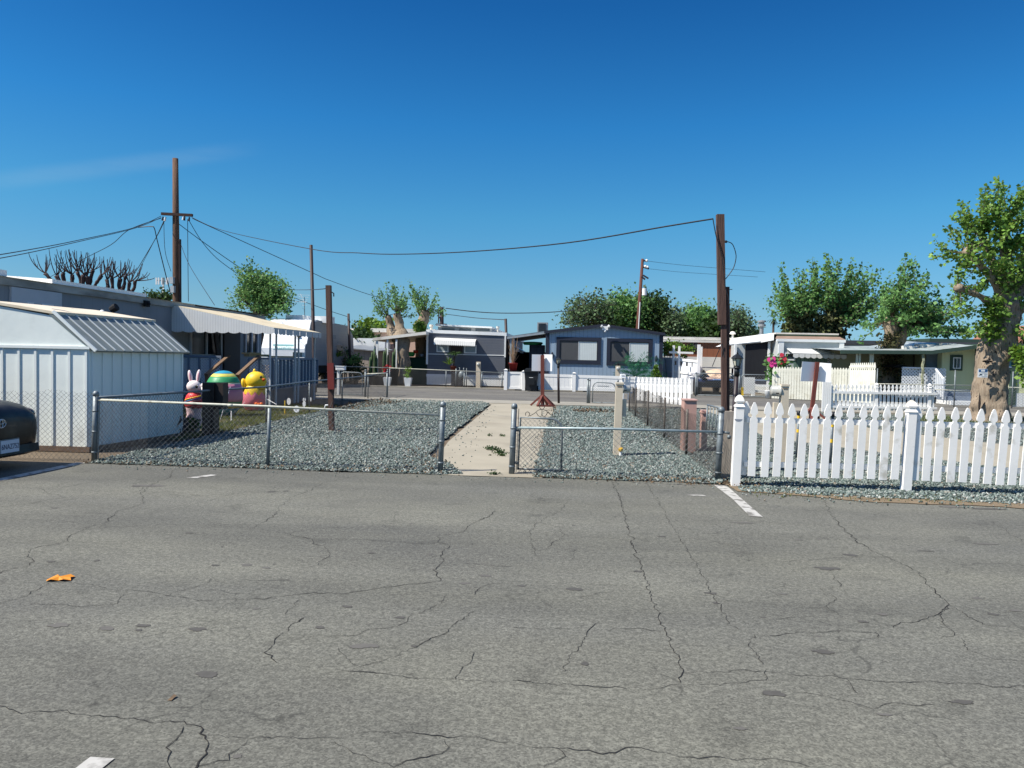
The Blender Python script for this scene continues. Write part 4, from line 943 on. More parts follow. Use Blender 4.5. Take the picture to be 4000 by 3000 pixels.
# ---------------- white metal shed
m_shw = mat('white_shed_metal', (230, 236, 230), .42, rgb2=(216, 224, 219), scale=.8, bump=.35, bscale=2.2, dirt=(180, 180, 176), dscale=1.2, dcut=(.62, .85))
m_shs = mat('white_shed_rib', (224, 230, 226), .45, var=.03)
m_shr = mat('grey_shed_roof', (128, 136, 132), .5, metal=.1, rgb2=(112, 120, 117), scale=1.2, dirt=(150, 156, 152), dscale=1.6, dcut=(.6, .8))
sh = thing('garden_shed', 'white ribbed metal garden shed with grey gambrel roof behind the loose mesh', 'shed', (-8.5, 10.9, 0))
SX = -7.08; SXL = -10.4; SY = 10.9; SYB = 13.22; SKEW = .10; kx, kz = -7.68, 2.03; rx, rz_ = -8.74, 2.20
mb = MB(); mb.prism([(SXL, SY, .06), (SX, SY, .06), (SX, SY, 1.54), (kx, SY, kz - .03), (rx, SY, rz_ - .03), (-9.8, SY, kz - .03), (SXL, SY, 1.54)], (0, SYB - SY, 0))
mb.build('wall', m_shw, sh)
mb = MB(); mb.box(SXL - .02, SX + .015, SY - .02, SYB, -.02, .06); mb.build('base_rail', mat('rusty_base', (120, 100, 84), .8, rgb2=(84, 70, 60), scale=6), sh)
for i in range(13):
    x = SX - .045 - i * .262
    if x < SXL: break
    mb = MB(); mb.box(x - .018, x + .018, SY - .016, SY, .07, 1.50); mb.build('rib', m_shs, sh)
mb = MB(); mb.box(SXL, SX + .02, SY - .03, SY, 1.51, 1.55); mb.build('eave_trim', m_shs, sh)
for i in range(11):
    y = SY + .06 + i * .222; mb = MB(); mb.box(SX, SX + .022, y - .02, y + .02, .07, 1.5); mb.build('rib', m_shs, sh)
mb = MB(); sl = [(SX + .09, 1.50), (kx, kz)]
mb.prism([(SX + .10, SY - .015, 1.49), (kx + .02, SY - .015, kz + .02), (kx - .02, SY - .015, kz - .01), (SX + .07, SY - .015, 1.47)], (0, SYB - SY + .08, 0)); mb.build('lower_roof', m_shr, sh)
for i in range(12):
    y = SY + .02 + i * .205; mb = MB(); mb.beam((SX + .10, y, 1.505), (kx + .02, y, kz + .03), .020, .014); mb.build('roof_rib', mat('pale_roof_rib', (196, 202, 202), .4, var=.04), sh)
mb = MB(); mb.prism([(kx + .06, SY - .02, kz + .03), (rx, SY - .02, rz_ + .02), (rx, SY - .02, rz_ - .02), (kx + .06, SY - .02, kz - .01)], (0, SYB - SY + .08, 0))
mb.prism([(rx, SY - .02, rz_ + .02), (-9.8, SY - .02, kz + .02), (-9.8, SY - .02, kz - .02), (rx, SY - .02, rz_ - .02)], (0, SYB - SY + .08, 0))
mb.build('upper_roof', mat('yellowed_roof_paint', (222, 212, 190), .5, rgb2=(206, 190, 160), scale=2, dirt=(60, 60, 66), dscale=3, dcut=(.66, .7)), sh)
mb = MB(); mb.prism([(SX + .1, SY - .03, 1.47), (SX + .125, SY - .03, 1.50), (kx + .065, SY - .03, kz + .045), (kx + .03, SY - .03, kz + .02)], (0, .03, 0)); mb.build('gable_trim', m_shs, sh)
# the shed stands a little out of square with the lot
for o in sh.children:
    for v in o.data.vertices: v.co.x += SKEW * max(0.0, v.co.y)
    o.data.update()
# flood light on the shed roof
fy = 12.4; p = atx(433, 1205, -8.35); 
fl = thing('flood_light', 'black flood light on a stalk above the shed roof, with a white bulb beside it', 'lamp', (-8.35, p.y, 2.1))
mb = MB(); mb.tube([(-8.35, p.y, 2.12), (-8.32, p.y, p.z - .1), (-8.27, p.y, p.z - .04)], .012, 6); mb.build('stalk', m_dark, fl)
mb = MB(); mb.lathe((-8.30, p.y, p.z), [(.03, -.07), (.06, -.05), (.075, .03), (.07, .07)], 10, rot=Matrix.Rotation(R(60), 3, 'Y')); mb.build('lamp_head', m_dark, fl)
p2 = atx(399, 1220, -8.35); mb = MB(); mb.ball((-8.35, p2.y, p2.z), .045, n=10, m=8); mb.build('bulb', m_trimw, fl, True)

# ---------------- travel trailer
YR = 34.0
m_rv = siding('white_trailer_siding', (226, 230, 232), 'h', .12, .4, groove=.12, gcol=.84, depth=.6)
m_rv2 = siding('trailer_side_shaded_siding', (120, 128, 136), 'h', .13, .45, groove=.1, gcol=.88, depth=.5)  # white siding again, darkened so the side's shade sits in its colour
rv = thing('travel_trailer', 'white ribbed travel trailer parked behind the porch of the left home', 'trailer', (-12, YR, 0))
x0, x1 = at(1024, 1372, YR).x, at(1192, 1372, YR).x
zlow = .98; zmid = at(1190, 1310, YR).z; ztop = at(1200, 1258, YR).z + .02
def yoff(z): return 0.0 if z < 1.9 else (z - 1.9) * .55
prof = [(YR, zlow), (YR - .1, 1.3), (YR - .08, 1.75), (YR + .02, 1.95), (YR + .55, ztop), (YR + 1.5, ztop + .15), (YR + 6.6, ztop + .10), (YR + 7.6, ztop - .4), (YR + 7.8, 1.7), (YR + 7.8, zlow)]
mb = MB(); mb.prism([(x0, y, z) for y, z in prof], (x1 - x0, 0, 0)); mb.build('body', m_rv, rv)
mb = MB(); mb.prism([(x1 + .003, y + (.12 if y < YR + 1 else 0), z) for y, z in prof], (.02, 0, 0)); mb.build('side_panel', m_rv2, rv)
mb = MB(); mb.prism([(x1, YR + .02, 1.97), (x1, YR + .57, ztop + .02), (x1, YR + 1.5, ztop + .17), (x1, YR + 1.5, ztop + .10), (x1, YR + .6, ztop - .06), (x1, YR + .1, 1.95)], (.05, 0, 0)); mb.build('edge_trim', m_trimw, rv)
a = at(1068, 1304, YR - .12); b = at(1148, 1372, YR - .12)
mb = MB(); mb.box(a.x, b.x, YR - .14, YR - .11, zlow + .02, 1.72); mb.build('front_panel', m_rv, rv)
mb = MB(); mb.box(a.x + .0, b.x, YR - .15, YR - .135, 1.84, 1.93); mb.box(a.x, b.x, YR - .15, YR - .135, 1.70, 1.73); mb.build('stripe', mat('faded_teal_decal', (170, 222, 218), .5, var=.1), rv)
text('Prowler', .17, mat('teal_letter', (108, 178, 182), .5, var=.15), rv, ((a.x + b.x) / 2, YR - .155, 1.79), ROTF, 'lettering', .001, sx=1.5)
mb = MB(); mb.box((a.x + b.x) / 2 - .05, (a.x + b.x) / 2 + .07, YR - .155, YR - .14, 1.10, 1.13); mb.build('handle', m_dark, rv)
for px, py, w_, h_ in ((1106, 1236, 1.1, .1), (1160, 1237, .9, .28), (1245, 1252, 1.2, .25)):
    p = at(px, py + 8, YR + 2.5); mb = MB(); mb.box(p.x - w_ / 2, p.x + w_ / 2, YR + 2.2, YR + 3.1, ztop + .05, ztop + .12 + h_); mb.build('roof_unit', m_trimw, rv)
p = at(1167, 1296, YR + .3); mb = MB(); mb.box(p.x - .02, p.x + .12, YR + .1, YR + .35, 2.28, 2.34); mb.build('marker_lamp', m_dark, rv)
windowy = MB(); yy = atx(1325, 1345, x1 + .02).y; windowy.box(x1 + .02, x1 + .04, yy - .5, yy + .6, 1.45, 2.0); windowy.build('window', m_glass, rv)
yy = atx(1302, 1350, x1 + .02).y; mb = MB(); mb.box(x1 + .02, x1 + .035, yy - .05, yy + .6, .9, 2.3); mb.build('door', m_rv2, rv)
mb = MB(); mb.box(x1 + .024, x1 + .03, YR + 4.0, YR + 4.5, 2.25, 2.5); mb.box(x1 + .024, x1 + .03, YR + 3.7, YR + 4.9, 2.12, 2.18); mb.build('decal', mat('grey_decal', (96, 110, 124), .5), rv)
for yy in (YR + 3.9, YR + 4.8):
    mb = MB(); mb.tube([(x1 - .25, yy, .36), (x1 - .02, yy, .36)], .36, 18); w_ = mb.build('wheel', mat('tyre_rubber', (38, 38, 40), .9), rv)
mb = MB(); mb.box(x0 + .2, x1 - .1, YR + .4, YR + 7.5, .62, zlow); mb.build('chassis', m_dark, rv)
mb = MB(); mb.beam(((x0 + x1) / 2 - .5, YR + .4, .6), ((x0 + x1) / 2, YR - 1.1, .55), .1); mb.beam(((x0 + x1) / 2 + .5, YR + .4, .6), ((x0 + x1) / 2, YR - 1.1, .55), .1); mb.tube([((x0 + x1) / 2, YR - 1.1, 0), ((x0 + x1) / 2, YR - 1.1, .8)], .05); mb.build('hitch', m_dark, rv)
# TV aerial
an = thing('tv_aerial', 'thin rooftop television aerial above the travel trailer', 'aerial', (at(1191, 1245, YR + 3).x, YR + 3, 2.8))
p = at(1191, 1245, YR + 3); q = at(1189, 1180, YR + 3)
mb = MB(); mb.tube([(p.x, YR + 3, 2.8), (q.x, YR + 3, q.z + .25)], .018, 6); mb.build('mast', m_galv, an)
mb = MB()
for k, (x_, z_) in enumerate(((-.32, .35), (-.2, .25), (-.05, .12), (.05, .0), (.1, -.15), (-.1, -.3), (-.2, -.38))): mb.beam((q.x - .35 + .05 * k, YR + 3, q.z + z_), (q.x + .25 - .04 * k, YR + 3, q.z + z_ - .01), .012)
mb.beam((q.x - .45, YR + 3, q.z + .02), (q.x + .1, YR + 3, q.z + .0), .03); mb.beam((q.x - .2, YR + 3, q.z + .4), (q.x - .02, YR + 3, q.z), .015)
mb.build('elements', m_trimw, an)

# ---------------- far left background: beige shed, pink-tan home, low white roof
s2 = thing('storage_shed', 'low beige metal shed with a sloping grey roof behind the cactus bed', 'shed', (-13, 44, 0))
a = at(1365, 1362, 44); b = at(1456, 1415, 44)
mb = MB(); z1_, z2_ = a.z, at(1456, 1376, 44).z; mb.prism([(at(1352, 1400, 44).x, 44, 0), (b.x + .1, 44, 0), (b.x + .1, 44, z2_ + .05), (a.x, 44, z1_), (at(1352, 1360, 44).x, 44, z1_ - .02)], (0, 4, 0)); mb.build('wall', siding('beige_ribbed_metal', (150, 140, 130), 'v', .28, groove=.08, gcol=.6), s2)
mb = MB(); mb.add([(a.x - .4, 43.8, z1_ + .08), (b.x + .3, 43.8, z2_ + .10), (b.x + .3, 48, z2_ + .2), (a.x - .4, 48, z1_ + .3), (a.x - .4, 43.8, z1_ + .02), (b.x + .3, 43.8, z2_ + .04), (b.x + .3, 48, z2_ + .15), (a.x - .4, 48, z1_ + .24)], [(0, 1, 2, 3), (7, 6, 5, 4), (0, 4, 5, 1), (1, 5, 6, 2), (2, 6, 7, 3), (3, 7, 4, 0)]); mb.build('roof', m_roofg, s2)
h = thing('mobile_home', 'pinkish tan mobile home with white roof, mostly hidden by the thick pollarded trunks', 'mobile home', (-12, 50, 0), 'mobile homes')
m_pink = siding('peach_lap_siding', (206, 172, 150), 'h', .2, groove=.06, gcol=.85)
a = at(1462, 1340, 50); b = at(1690, 1305, 50)
mb = MB(); mb.box(a.x, b.x, 50, 56, .0, at(1600, 1300, 50).z); mb.build('wall', m_pink, h)
mb = MB(); zr = at(1600, 1285, 50).z; mb.box(a.x - .2, b.x + .2, 49.8, 56.2, at(1600, 1300, 50).z, zr); mb.build('roof', m_roofw, h)
mb = MB(); p = at(1490, 1395, 49.9); mb.box(p.x - 1.2, p.x + .5, 49.7, 49.98, 1.1, 1.6); mb.build('window', m_glass, h)
mb = MB(); p = at(1478, 1355, 49.9); mb.box(p.x - 1.6, p.x + .8, 48.4, 49.9, 1.75, 2.6); mb.build('white_panel', m_trimw, h)
h = thing('mobile_home', 'low distant home with flat white roof between the trailer and the dark hedge', 'mobile home', (-20, 60, 0), 'mobile homes')
a = at(1330, 1300, 62); b = at(1432, 1310, 62)
mb = MB(); mb.box(a.x - 2, b.x, 62, 68, 0, a.z - .1); mb.build('wall', mat('grey_far_wall', (120, 124, 130), .8), h); mb = MB(); mb.box(a.x - 2.2, b.x + .2, 61.8, 68, a.z - .1, a.z + .22); mb.build('roof', m_roofw, h)
mb = MB()
for i in range(3): mb.box(a.x + .3 + i * .9, a.x + .8 + i * .9, 63, 63.6, a.z + .22, a.z + .42)
mb.build('roof_vent', m_roofw, h)

# ---------------- dark grey home with striped window awning
YGy = 40.0
m_gry = siding('charcoal_lap_siding', (92, 97, 106), 'h', .13, .7, groove=.08, gcol=.78, depth=.5)
hg = thing('mobile_home', 'dark grey mobile home with white rim, white ribbed skirt and a white window awning', 'mobile home', (-5.4, YGy, 0), 'mobile homes')
x0, x1 = at(1668, 1450, YGy).x, at(1972, 1465, YGy).x; zt0, zt1 = at(1670, 1300, YGy).z, at(1972, 1312, YGy).z
zsk = at(1800, 1465, YGy).z
mb = MB(); mb.prism([(x0, YGy, zsk), (x1, YGy, zsk), (x1, YGy, zt1), (x0, YGy, zt0)], (0, 15, 0)); mb.build('wall', m_gry, hg)
mb = MB(); mb.prism([(x0 - .08, YGy - .05, zt0 + .0), (x1 + .05, YGy - .05, zt1), (x1 + .05, YGy - .05, zt1 + .17), (x0 - .08, YGy - .05, zt0 + .17)], (0, 15.2, 0)); mb.build('roof', m_trimw, hg)
mb = MB(); mb.box(x0 - .05, x0 + .05, YGy - .06, YGy, 1.1, zt0); mb.build('corner_trim', m_trimw, hg)
mb = MB(); mb.box(x1 - .05, x1 + .03, YGy - .06, YGy, 1.55, zt1); mb.build('corner_trim', m_trimw, hg)
m_skw = siding('white_ribbed_skirt', (216, 218, 214), 'v', .16, .6, groove=.12, gcol=.8)
mb = MB(); mb.box(x0 + .0, x1 - .02, YGy - .045, YGy + .02, .04, zsk - .05); mb.build('skirt', m_skw, hg)
mb = MB(); mb.box(x0 - .02, x1, YGy - .07, YGy + .02, zsk - .12, zsk + .02); mb.build('skirt_cap', m_trimw, hg)
mb = MB(); z = at(1700, 1383, YGy).z; mb.box(x0 + .05, x1, YGy - .02, YGy, z - .02, z + .02); mb.build('belt_trim', m_trimw, hg)
a, b = at(1706, 1343, YGy), at(1752, 1376, YGy); window(hg, a, b, YGy, m_trimw, .05, split=False, pane=mat('pale_curtain_pane', (150, 162, 166), .3, var=.2))
a, b = at(1814, 1348, YGy), at(1861, 1381, YGy); window(hg, a, b, YGy, m_trimw, .05, split=False, pane=MATS['pale_curtain_pane'])
a, b = at(1760, 1345, YGy), at(1807, 1379, YGy); mb = MB(); mb.box(a.x, b.x, YGy - .03, YGy, b.z, a.z); mb.build('shutter', mat('brown_shutter', (58, 50, 48), .8), hg)
# awning
a, b = at(1702, 1320, YGy), at(1862, 1327, YGy); mb = MB(); n_ = 20; dx = (b.x - a.x) / n_; dr = .30; out = .55
for i in range(n_):
    xa_ = a.x + dx * i; zz = a.z + (b.z - a.z) * i / n_
    pr = [(YGy, zz + .02), (YGy - out * .55, zz - .02), (YGy - out, zz - .12), (YGy - out - .06, zz - dr - (.03 if i % 1 == 0 else 0))]
    for (y0_, z0_), (y1_, z1_) in zip(pr[:-1], pr[1:]):
        mb.add([(xa_ + .004, y0_, z0_), (xa_ + dx - .004, y0_, z0_), (xa_ + dx - .004, y1_, z1_), (xa_ + .004, y1_, z1_), (xa_ + .004, y0_, z0_ - .015), (xa_ + dx - .004, y0_, z0_ - .015), (xa_ + dx - .004, y1_ + .015, z1_), (xa_ + .004, y1_ + .015, z1_)], [(0, 3, 2, 1), (4, 5, 6, 7), (0, 4, 7, 3), (1, 2, 6, 5)])
    y1_, z1_ = pr[-1]; mb.prism([(xa_ + .004, y1_, z1_), (xa_ + dx * .5, y1_, z1_ - .05), (xa_ + dx - .004, y1_, z1_)], (0, .015, 0))
mb.build('window_awning', mat('bright_awning', (214, 214, 208), .5, var=.04), hg)
# clerestory roof storey
a, b = at(1711, 1269, 43), at(1921, 1279, 43); zc = at(1711, 1296, 43).z - .1
mb = MB(); mb.box(a.x, b.x, 43, 54, zc, b.z - .02); mb.build('roof_storey', mat('grey_weathered_wall', (176, 178, 176), .8, var=.1), hg)
mb = MB(); mb.prism([(a.x - .1, 42.7, a.z - .06), (b.x + .05, 42.7, b.z - .06), (b.x + .05, 42.7, b.z + .03), (a.x - .1, 42.7, a.z + .03)], (0, 11.5, 0)); mb.build('upper_roof', m_trimw, hg)
for q0, q1 in ((1726, 1776), (1793, 1840), (1858, 1912)):
    c, d = at(q0, 1283, 42.98), at(q1, 1294, 42.98); mb = MB(); mb.box(c.x, d.x, 42.94, 42.99, d.z, c.z); mb.build('window', mat('dim_glass', (96, 104, 108), .2, var=.2), hg)
for px, py, w_ in ((1685, 1283, .12), (1945, 1290, .10)):
    p = at(px, py, 44); mb = MB(); mb.tube([(p.x, 44, 2.9), (p.x, 44, p.z + .1)], w_ * .6, 10); mb.tube([(p.x, 44, p.z + .1), (p.x, 44, p.z + .22)], w_, 10); mb.build('roof_vent', m_roofw, hg)
# awning on the side wall
mb = MB(); mb.add([(x1, 42.5, 2.25), (x1, 48, 2.25), (x1 + .6, 48, 1.95), (x1 + .6, 42.5, 1.95), (x1 + .6, 42.5, 1.8), (x1 + .6, 48, 1.8)], [(0, 3, 2, 1), (3, 4, 5, 2)]); mb.build('side_awning', mat('pale_blue_awning', (180, 196, 208), .5), hg)
# patio cover on the left
pc = thing('patio_cover', 'flat white patio cover on slim posts between the big trunk and the dark grey home', 'patio cover', (-9, 39.5, 0))
a, b = at(1461, 1325, 39.4), at(1668, 1300, 39.4)
mb = MB(); mb.prism([(a.x, 39.15, a.z - .09), (b.x, 39.15, b.z - .09), (b.x, 39.15, b.z + .06), (a.x, 39.15, a.z + .06)], (0, 6.8, 0)); mb.build('roof', m_roofw, pc)
for px, pb, y in ((1473, 1474, 39.25), (1465, 1463, 40.1), (1514, 1511, 39.25), (1549, 1545, 39.25)):
    p = at(px, 1335, y); q = at(pb, 1490, y); mb = MB(); mb.beam((q.x, y, 0), (p.x, y, a.z), .09); mb.build('post', m_trimw, pc)
p = at(1597, 1360, 40.6); q = at(1668, 1490, 40.6)
o = MB().box(p.x, q.x, 40.6, 40.66, .0, 1.45).build('shade_screen', mat('dark_green_cloth', (22, 58, 48), .9, var=.15)); tag(o, 'dark green shade cloth hanging beneath the patio cover beside the grey home', 'shade cloth')
o = MB().box(p.x, q.x + .0, 45.2, 45.3, .0, 2.6).build('patio_wall', m_dark); tag(o, 'dark back wall in the shade under the white patio cover', 'wall')  # patio shade put into the wall's near-black colour
for px, py, r_, c_, nm, lab in ((1624, 1370, .14, (210, 70, 40), 'hanging_pot', 'small orange pot on the shaded patio shelf'), (1603, 1378, .2, (60, 170, 80), 'green_tray', 'bright green tray on top of the shade cloth'), (1648, 1385, .12, (150, 160, 170), 'jar', 'pale jar on the shaded patio shelf')):
    p_ = at(px, py, 40.9); mb = MB(); mb.lathe((p_.x, 40.9, p_.z - r_), [(r_ * .7, 0), (r_, r_ * .6), (r_ * .95, r_ * 1.2), (r_ * .4, r_ * 1.25)], 12, sx=1.3 if nm == 'green_tray' else 1); o = mb.build(nm, mat(nm + '_col', c_, .5, var=.1), None, True); tag(o, lab, nm.split('_')[-1])
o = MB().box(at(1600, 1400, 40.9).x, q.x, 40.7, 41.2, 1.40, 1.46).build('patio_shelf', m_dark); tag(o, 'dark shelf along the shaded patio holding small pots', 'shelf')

# ---------------- blue home
YB = 38.6
m_blue = siding('slate_blue_siding', (138, 158, 176), 'v', .20, .7, groove=.055, gcol=.45, var=.03)
m_navy = mat('navy_trim', (32, 38, 54), .6, var=.06)
hb = thing('mobile_home', 'slate blue mobile home with navy trim and two large windows, centre of the view', 'mobile home', (1.7, YB, 0), 'mobile homes')
x0, x1 = at(2133, 1292, YB).x + .05, at(2588, 1300, YB).x - .02; ze = at(2133, 1294, YB).z; zE = at(2590, 1302, YB).z; ap = at(2357, 1268, YB)
mb = MB(); mb.prism([(x0, YB, .02), (x1, YB, .02), (x1, YB, zE - .03), (ap.x, YB, ap.z - .05), (x0, YB, ze - .03)], (0, 15, 0)); mb.build('wall', m_blue, hb)
mb = MB(); ov = .14
mb.prism([(x0 - .14, YB - ov, ze - .06), (ap.x, YB - ov, ap.z - .06), (x1 + .14, YB - ov, zE - .06), (x1 + .14, YB - ov, zE + .02), (ap.x, YB - ov, ap.z + .03), (x0 - .14, YB - ov, ze + .02)], (0, 15.4, 0)); mb.build('roof', mat('dark_shingle', (44, 48, 56), .85, var=.1), hb)
mb = MB(); mb.prism([(x0 - .14, YB - ov - .02, ze - .12), (ap.x, YB - ov - .02, ap.z - .12), (x1 + .14, YB - ov - .02, zE - .12), (x1 + .14, YB - ov - .02, zE - .02), (ap.x, YB - ov - .02, ap.z - .0), (x0 - .14, YB - ov - .02, ze - .02)], (0, .02, 0)); mb.build('fascia', m_navy, hb)
for xa_ in (x0 - .06, x1 - .12): mb = MB(); mb.box(xa_, xa_ + .18, YB - .03, YB + .01, .02, ze - .04); mb.build('corner_trim', m_navy, hb)
for (q0, q1) in (((2174, 1316), (2346, 1424)), ((2371, 1321), (2547, 1430))):
    a, b = at(*q0, YB), at(*q1, YB)
    mb = MB(); fw = .17
    for q in ((a.x, b.x, a.z - fw, a.z), (a.x, b.x, b.z, b.z + fw), (a.x, a.x + fw, b.z + fw, a.z - fw), (b.x - fw, b.x, b.z + fw, a.z - fw)): mb.box(q[0], q[1], YB - .05, YB, q[2], q[3])
    mb.build('window_trim', m_navy, hb)
    window(hb, Vector((a.x + fw, 0, a.z - fw)), Vector((b.x - fw, 0, b.z + fw)), YB, mat('black_frame', (40, 42, 46), .5), .035, pane=m_scr, pane2=m_blind, mull=m_trimw, dep=.035)
fl = thing('security_light', 'twin white security light under the gable peak of the blue home', 'lamp', (ap.x, YB - .3, ap.z - .2))
p = at(2364, 1278, YB - .35); mb = MB(); mb.box(p.x - .14, p.x + .14, YB - .36, YB - .28, p.z - .14, p.z + .05); mb.build('bracket', m_trimw, fl)
for s in (-1, 1): mb = MB(); mb.lathe((p.x + s * .17, YB - .42, p.z + .03), [(.03, -.05), (.075, 0), (.07, .06)], 10, rot=Matrix.Rotation(R(s * 50), 3, 'Y')); mb.build('lamp_head', m_trimw, fl)
mb = MB(); mb.ball((p.x, YB - .38, p.z - .2), .06, n=10, m=6); mb.build('sensor', m_trimw, fl)
for px, py in ((2157, 1388), (2563, 1401)):
    p = at(px, py, YB - .04); mb = MB(); mb.ball((p.x, YB - .06, p.z), .07, .06, .17, n=10, m=8); mb.build('wall_sconce', m_navy, hb)
# evaporative cooler on carport roof
cl = thing('roof_cooler', 'louvred grey cooler box on the roof left of the blue home', 'cooler', (-1.4, 43, 3))
a, b = at(2099, 1259, 43), at(2139, 1294, 43)
mb = MB(); mb.box(a.x, b.x, 43, 43.9, b.z - .3, a.z); mb.build('casing', mat('cooler_casing', (150, 154, 156), .6), cl)
for i in range(8): z = b.z - .05 + (a.z - b.z) * i / 8; mb = MB(); mb.box(a.x + .06, b.x - .1, 42.96, 43, z + .02, z + .045); mb.build('louvre', m_dark, cl)
# carport with clutter
cp = thing('carport', 'sloping carport roof attached to the left side of the blue home', 'carport', (-2.3, YB, 0))
a, b = at(1981, 1317, YB), at(2133, 1296, YB)
mb = MB(); mb.prism([(a.x, YB, a.z - .04), (b.x, YB, b.z - .05), (b.x, YB, b.z + .05), (a.x, YB, a.z + .04)], (0, 8, 0)); mb.build('roof', mat('blue_grey_roof', (110, 122, 128), .6), cp)
mb = MB(); mb.prism([(a.x, YB - .03, a.z - .09), (b.x, YB - .03, b.z - .1), (b.x, YB - .03, b.z - .02), (a.x, YB - .03, a.z - .0)], (0, .03, 0)); mb.build('fascia', mat('pale_fascia', (150, 160, 166), .6), cp)
for px in (1996, 2004): p = at(px, 1400, YB + .1); mb = MB(); mb.box(p.x - .07, p.x + .07, YB + .05, YB + .17, 0, a.z); mb.build('post', mat('pale_carport_post', (150, 164, 170), .6), cp)
o = MB().box(at(1990, 1400, 46).x, at(2135, 1400, 46).x + .4, 46, 46.2, 0, 1.9).build('carport_backdrop_wall', m_dark); tag(o, 'dark wall at the back of the carport', 'wall')  # near-black wall colour carries the shade of the carport interior
s3 = thing('storage_cabinet', 'dark blue storage cabinet standing in the carport shade', 'cabinet', (-1.8, 41, 0))
a, b = at(2068, 1347, 41), at(2125, 1440, 41); mb = MB(); mb.box(a.x, b.x, 41, 42.2, 0, a.z); mb.build('body', mat('navy_cabinet', (44, 56, 78), .7, var=.1), s3)
mb = MB(); mb.box(a.x + .1, (a.x + b.x) / 2 - .02, 40.97, 41, .2, a.z - .15); mb.box((a.x + b.x) / 2 + .02, b.x - .1, 40.97, 41, .2, a.z - .15); mb.build('door', mat('navy_cabinet_door', (52, 66, 90), .6, var=.06), s3)
p = at(2080, 1338, 41); mb = MB(); mb.lathe((p.x, 41.4, a.z), [(.42, 0), (.5, .1), (.45, .16), (.1, .18)], 18, sx=1.1); o = mb.build('sandbox_lid', mat('green_plastic', (30, 150, 96), .4), None, True); tag(o, 'bright green plastic lid on top of the carport cabinet', 'lid')

# ---------------- centre right background: brown and white home
YC2 = 47.0
hc = thing('mobile_home', 'brown and white mobile home with long white roof seen behind the tall wooden post', 'mobile home', (9, YC2, 0), 'mobile homes')
a, b = at(2590, 1330, YC2), at(2905, 1334, YC2)
m_brn = siding('brown_vertical_siding', (140, 88, 62), 'v', .35, groove=.05, gcol=.6)
m_wlap = siding('white_lap_siding', (216, 214, 206), 'h', .14, groove=.1, gcol=.8)
zm = at(2740, 1394, YC2).z; zt_ = at(2740, 1338, YC2).z
mb = MB(); mb.box(a.x - .5, b.x + 2.6, YC2, YC2 + 6, 0, zm); mb.build('lower_wall', m_wlap, hc)
mb = MB(); mb.box(at(2640, 1340, YC2).x, at(2866, 1340, YC2).x, YC2 + .02, YC2 + 6, zm, zt_); mb.build('upper_wall', m_brn, hc)
mb = MB(); mb.box(at(2866, 1340, YC2).x, b.x + 2.6, YC2 + .02, YC2 + 6, zm, zt_); mb.build('end_wall', m_wlap, hc)
mb = MB(); mb.box(a.x - .6, b.x + 2.7, YC2 - .1, YC2 + 6.1, zt_, zt_ + .14); mb.box(a.x - .6, b.x + 2.7, YC2 - .02, YC2 + 6.1, zt_ + .16, zt_ + .32); mb.build('roof', m_roofw, hc)
window(hc, at(2697, 1341, YC2), at(2725, 1371, YC2), YC2, mat('black_frame', (40, 42, 46), .5), .05)
p = at(2974, 1318, YC2 + 1); mb = MB(); mb.lathe((p.x, YC2 + 1, zt_ + .3), [(.55, 0), (.3, .25), (.12, .32), (.12, .75), (.24, .78), (.24, .9), (.16, .92), (.16, 1.02), (.26, 1.04), (.26, 1.12), (.05, 1.16)], 14); mb.build('roof_vent', m_roofg, hc)
p = at(2862, 1318, YC2 + 1); mb = MB(); mb.lathe((p.x, YC2 + 1, zt_ + .3), [(.06, 0), (.06, .25), (.2, .28), (.12, .42), (.02, .44)], 10); mb.build('roof_vent', m_roofw, hc)
# tall white vinyl privacy fence beside the blue home
pf = thing('privacy_fence', 'tall white privacy fence with bare pergola posts, right of the blue home', 'fence', (6, 38, 0))
def pv(px, py, Y): return at(px, py, Y)
a, b, c = pv(2590, 1400, 41.5), pv(2628, 1402, 39.5), pv(2726, 1412, 38.0)
m_vin = siding('white_vinyl_boards', (226, 229, 232), 'v', .15, .5, groove=.05, gcol=.82)
for p_, q_ in ((a, b), (b, c)):
    d = (q_ - p_); mb = MB(); mb.prism([(p_.x, p_.y, 0), (q_.x, q_.y, 0), (q_.x, q_.y, q_.z - .05), (p_.x, p_.y, p_.z - .05)], (0, .05, 0)); mb.build('panel', m_vin, pf)
    mb = MB(); mb.beam((p_.x, p_.y, p_.z), (q_.x, q_.y, q_.z), .07, .12); mb.build('rail', m_white2, pf)
    mb = MB(); mb.beam((p_.x, p_.y - .03, p_.z * .62), (q_.x, q_.y - .03, q_.z * .58), .05, .1); mb.build('rail', m_white2, pf)
for k, (px, ty, Y) in enumerate(((2632, 1349, 39.4), (2654, 1352, 39), (2731, 1346, 38), (2738, 1354, 38.3))):
    p = at(px, ty, Y); mb = MB(); mb.beam((p.x, Y, 0), (p.x, Y, p.z), .14 if k > 1 else .1); mb.build('post', m_white2, pf)
p, q = at(2614, 1376, 39.2), at(2708, 1379, 39.2); mb = MB(); mb.beam(p, q, .06, .1); mb.build('crossbar', m_white2, pf)
for i in range(4): p = at(2637 + i * 22, 1418 + i * 2, 38.5); mb = MB(); mb.box(p.x - .04, p.x + .04, 38.3, 38.34, p.z - .1, p.z + .1); mb.build('bracket', m_dark, pf)

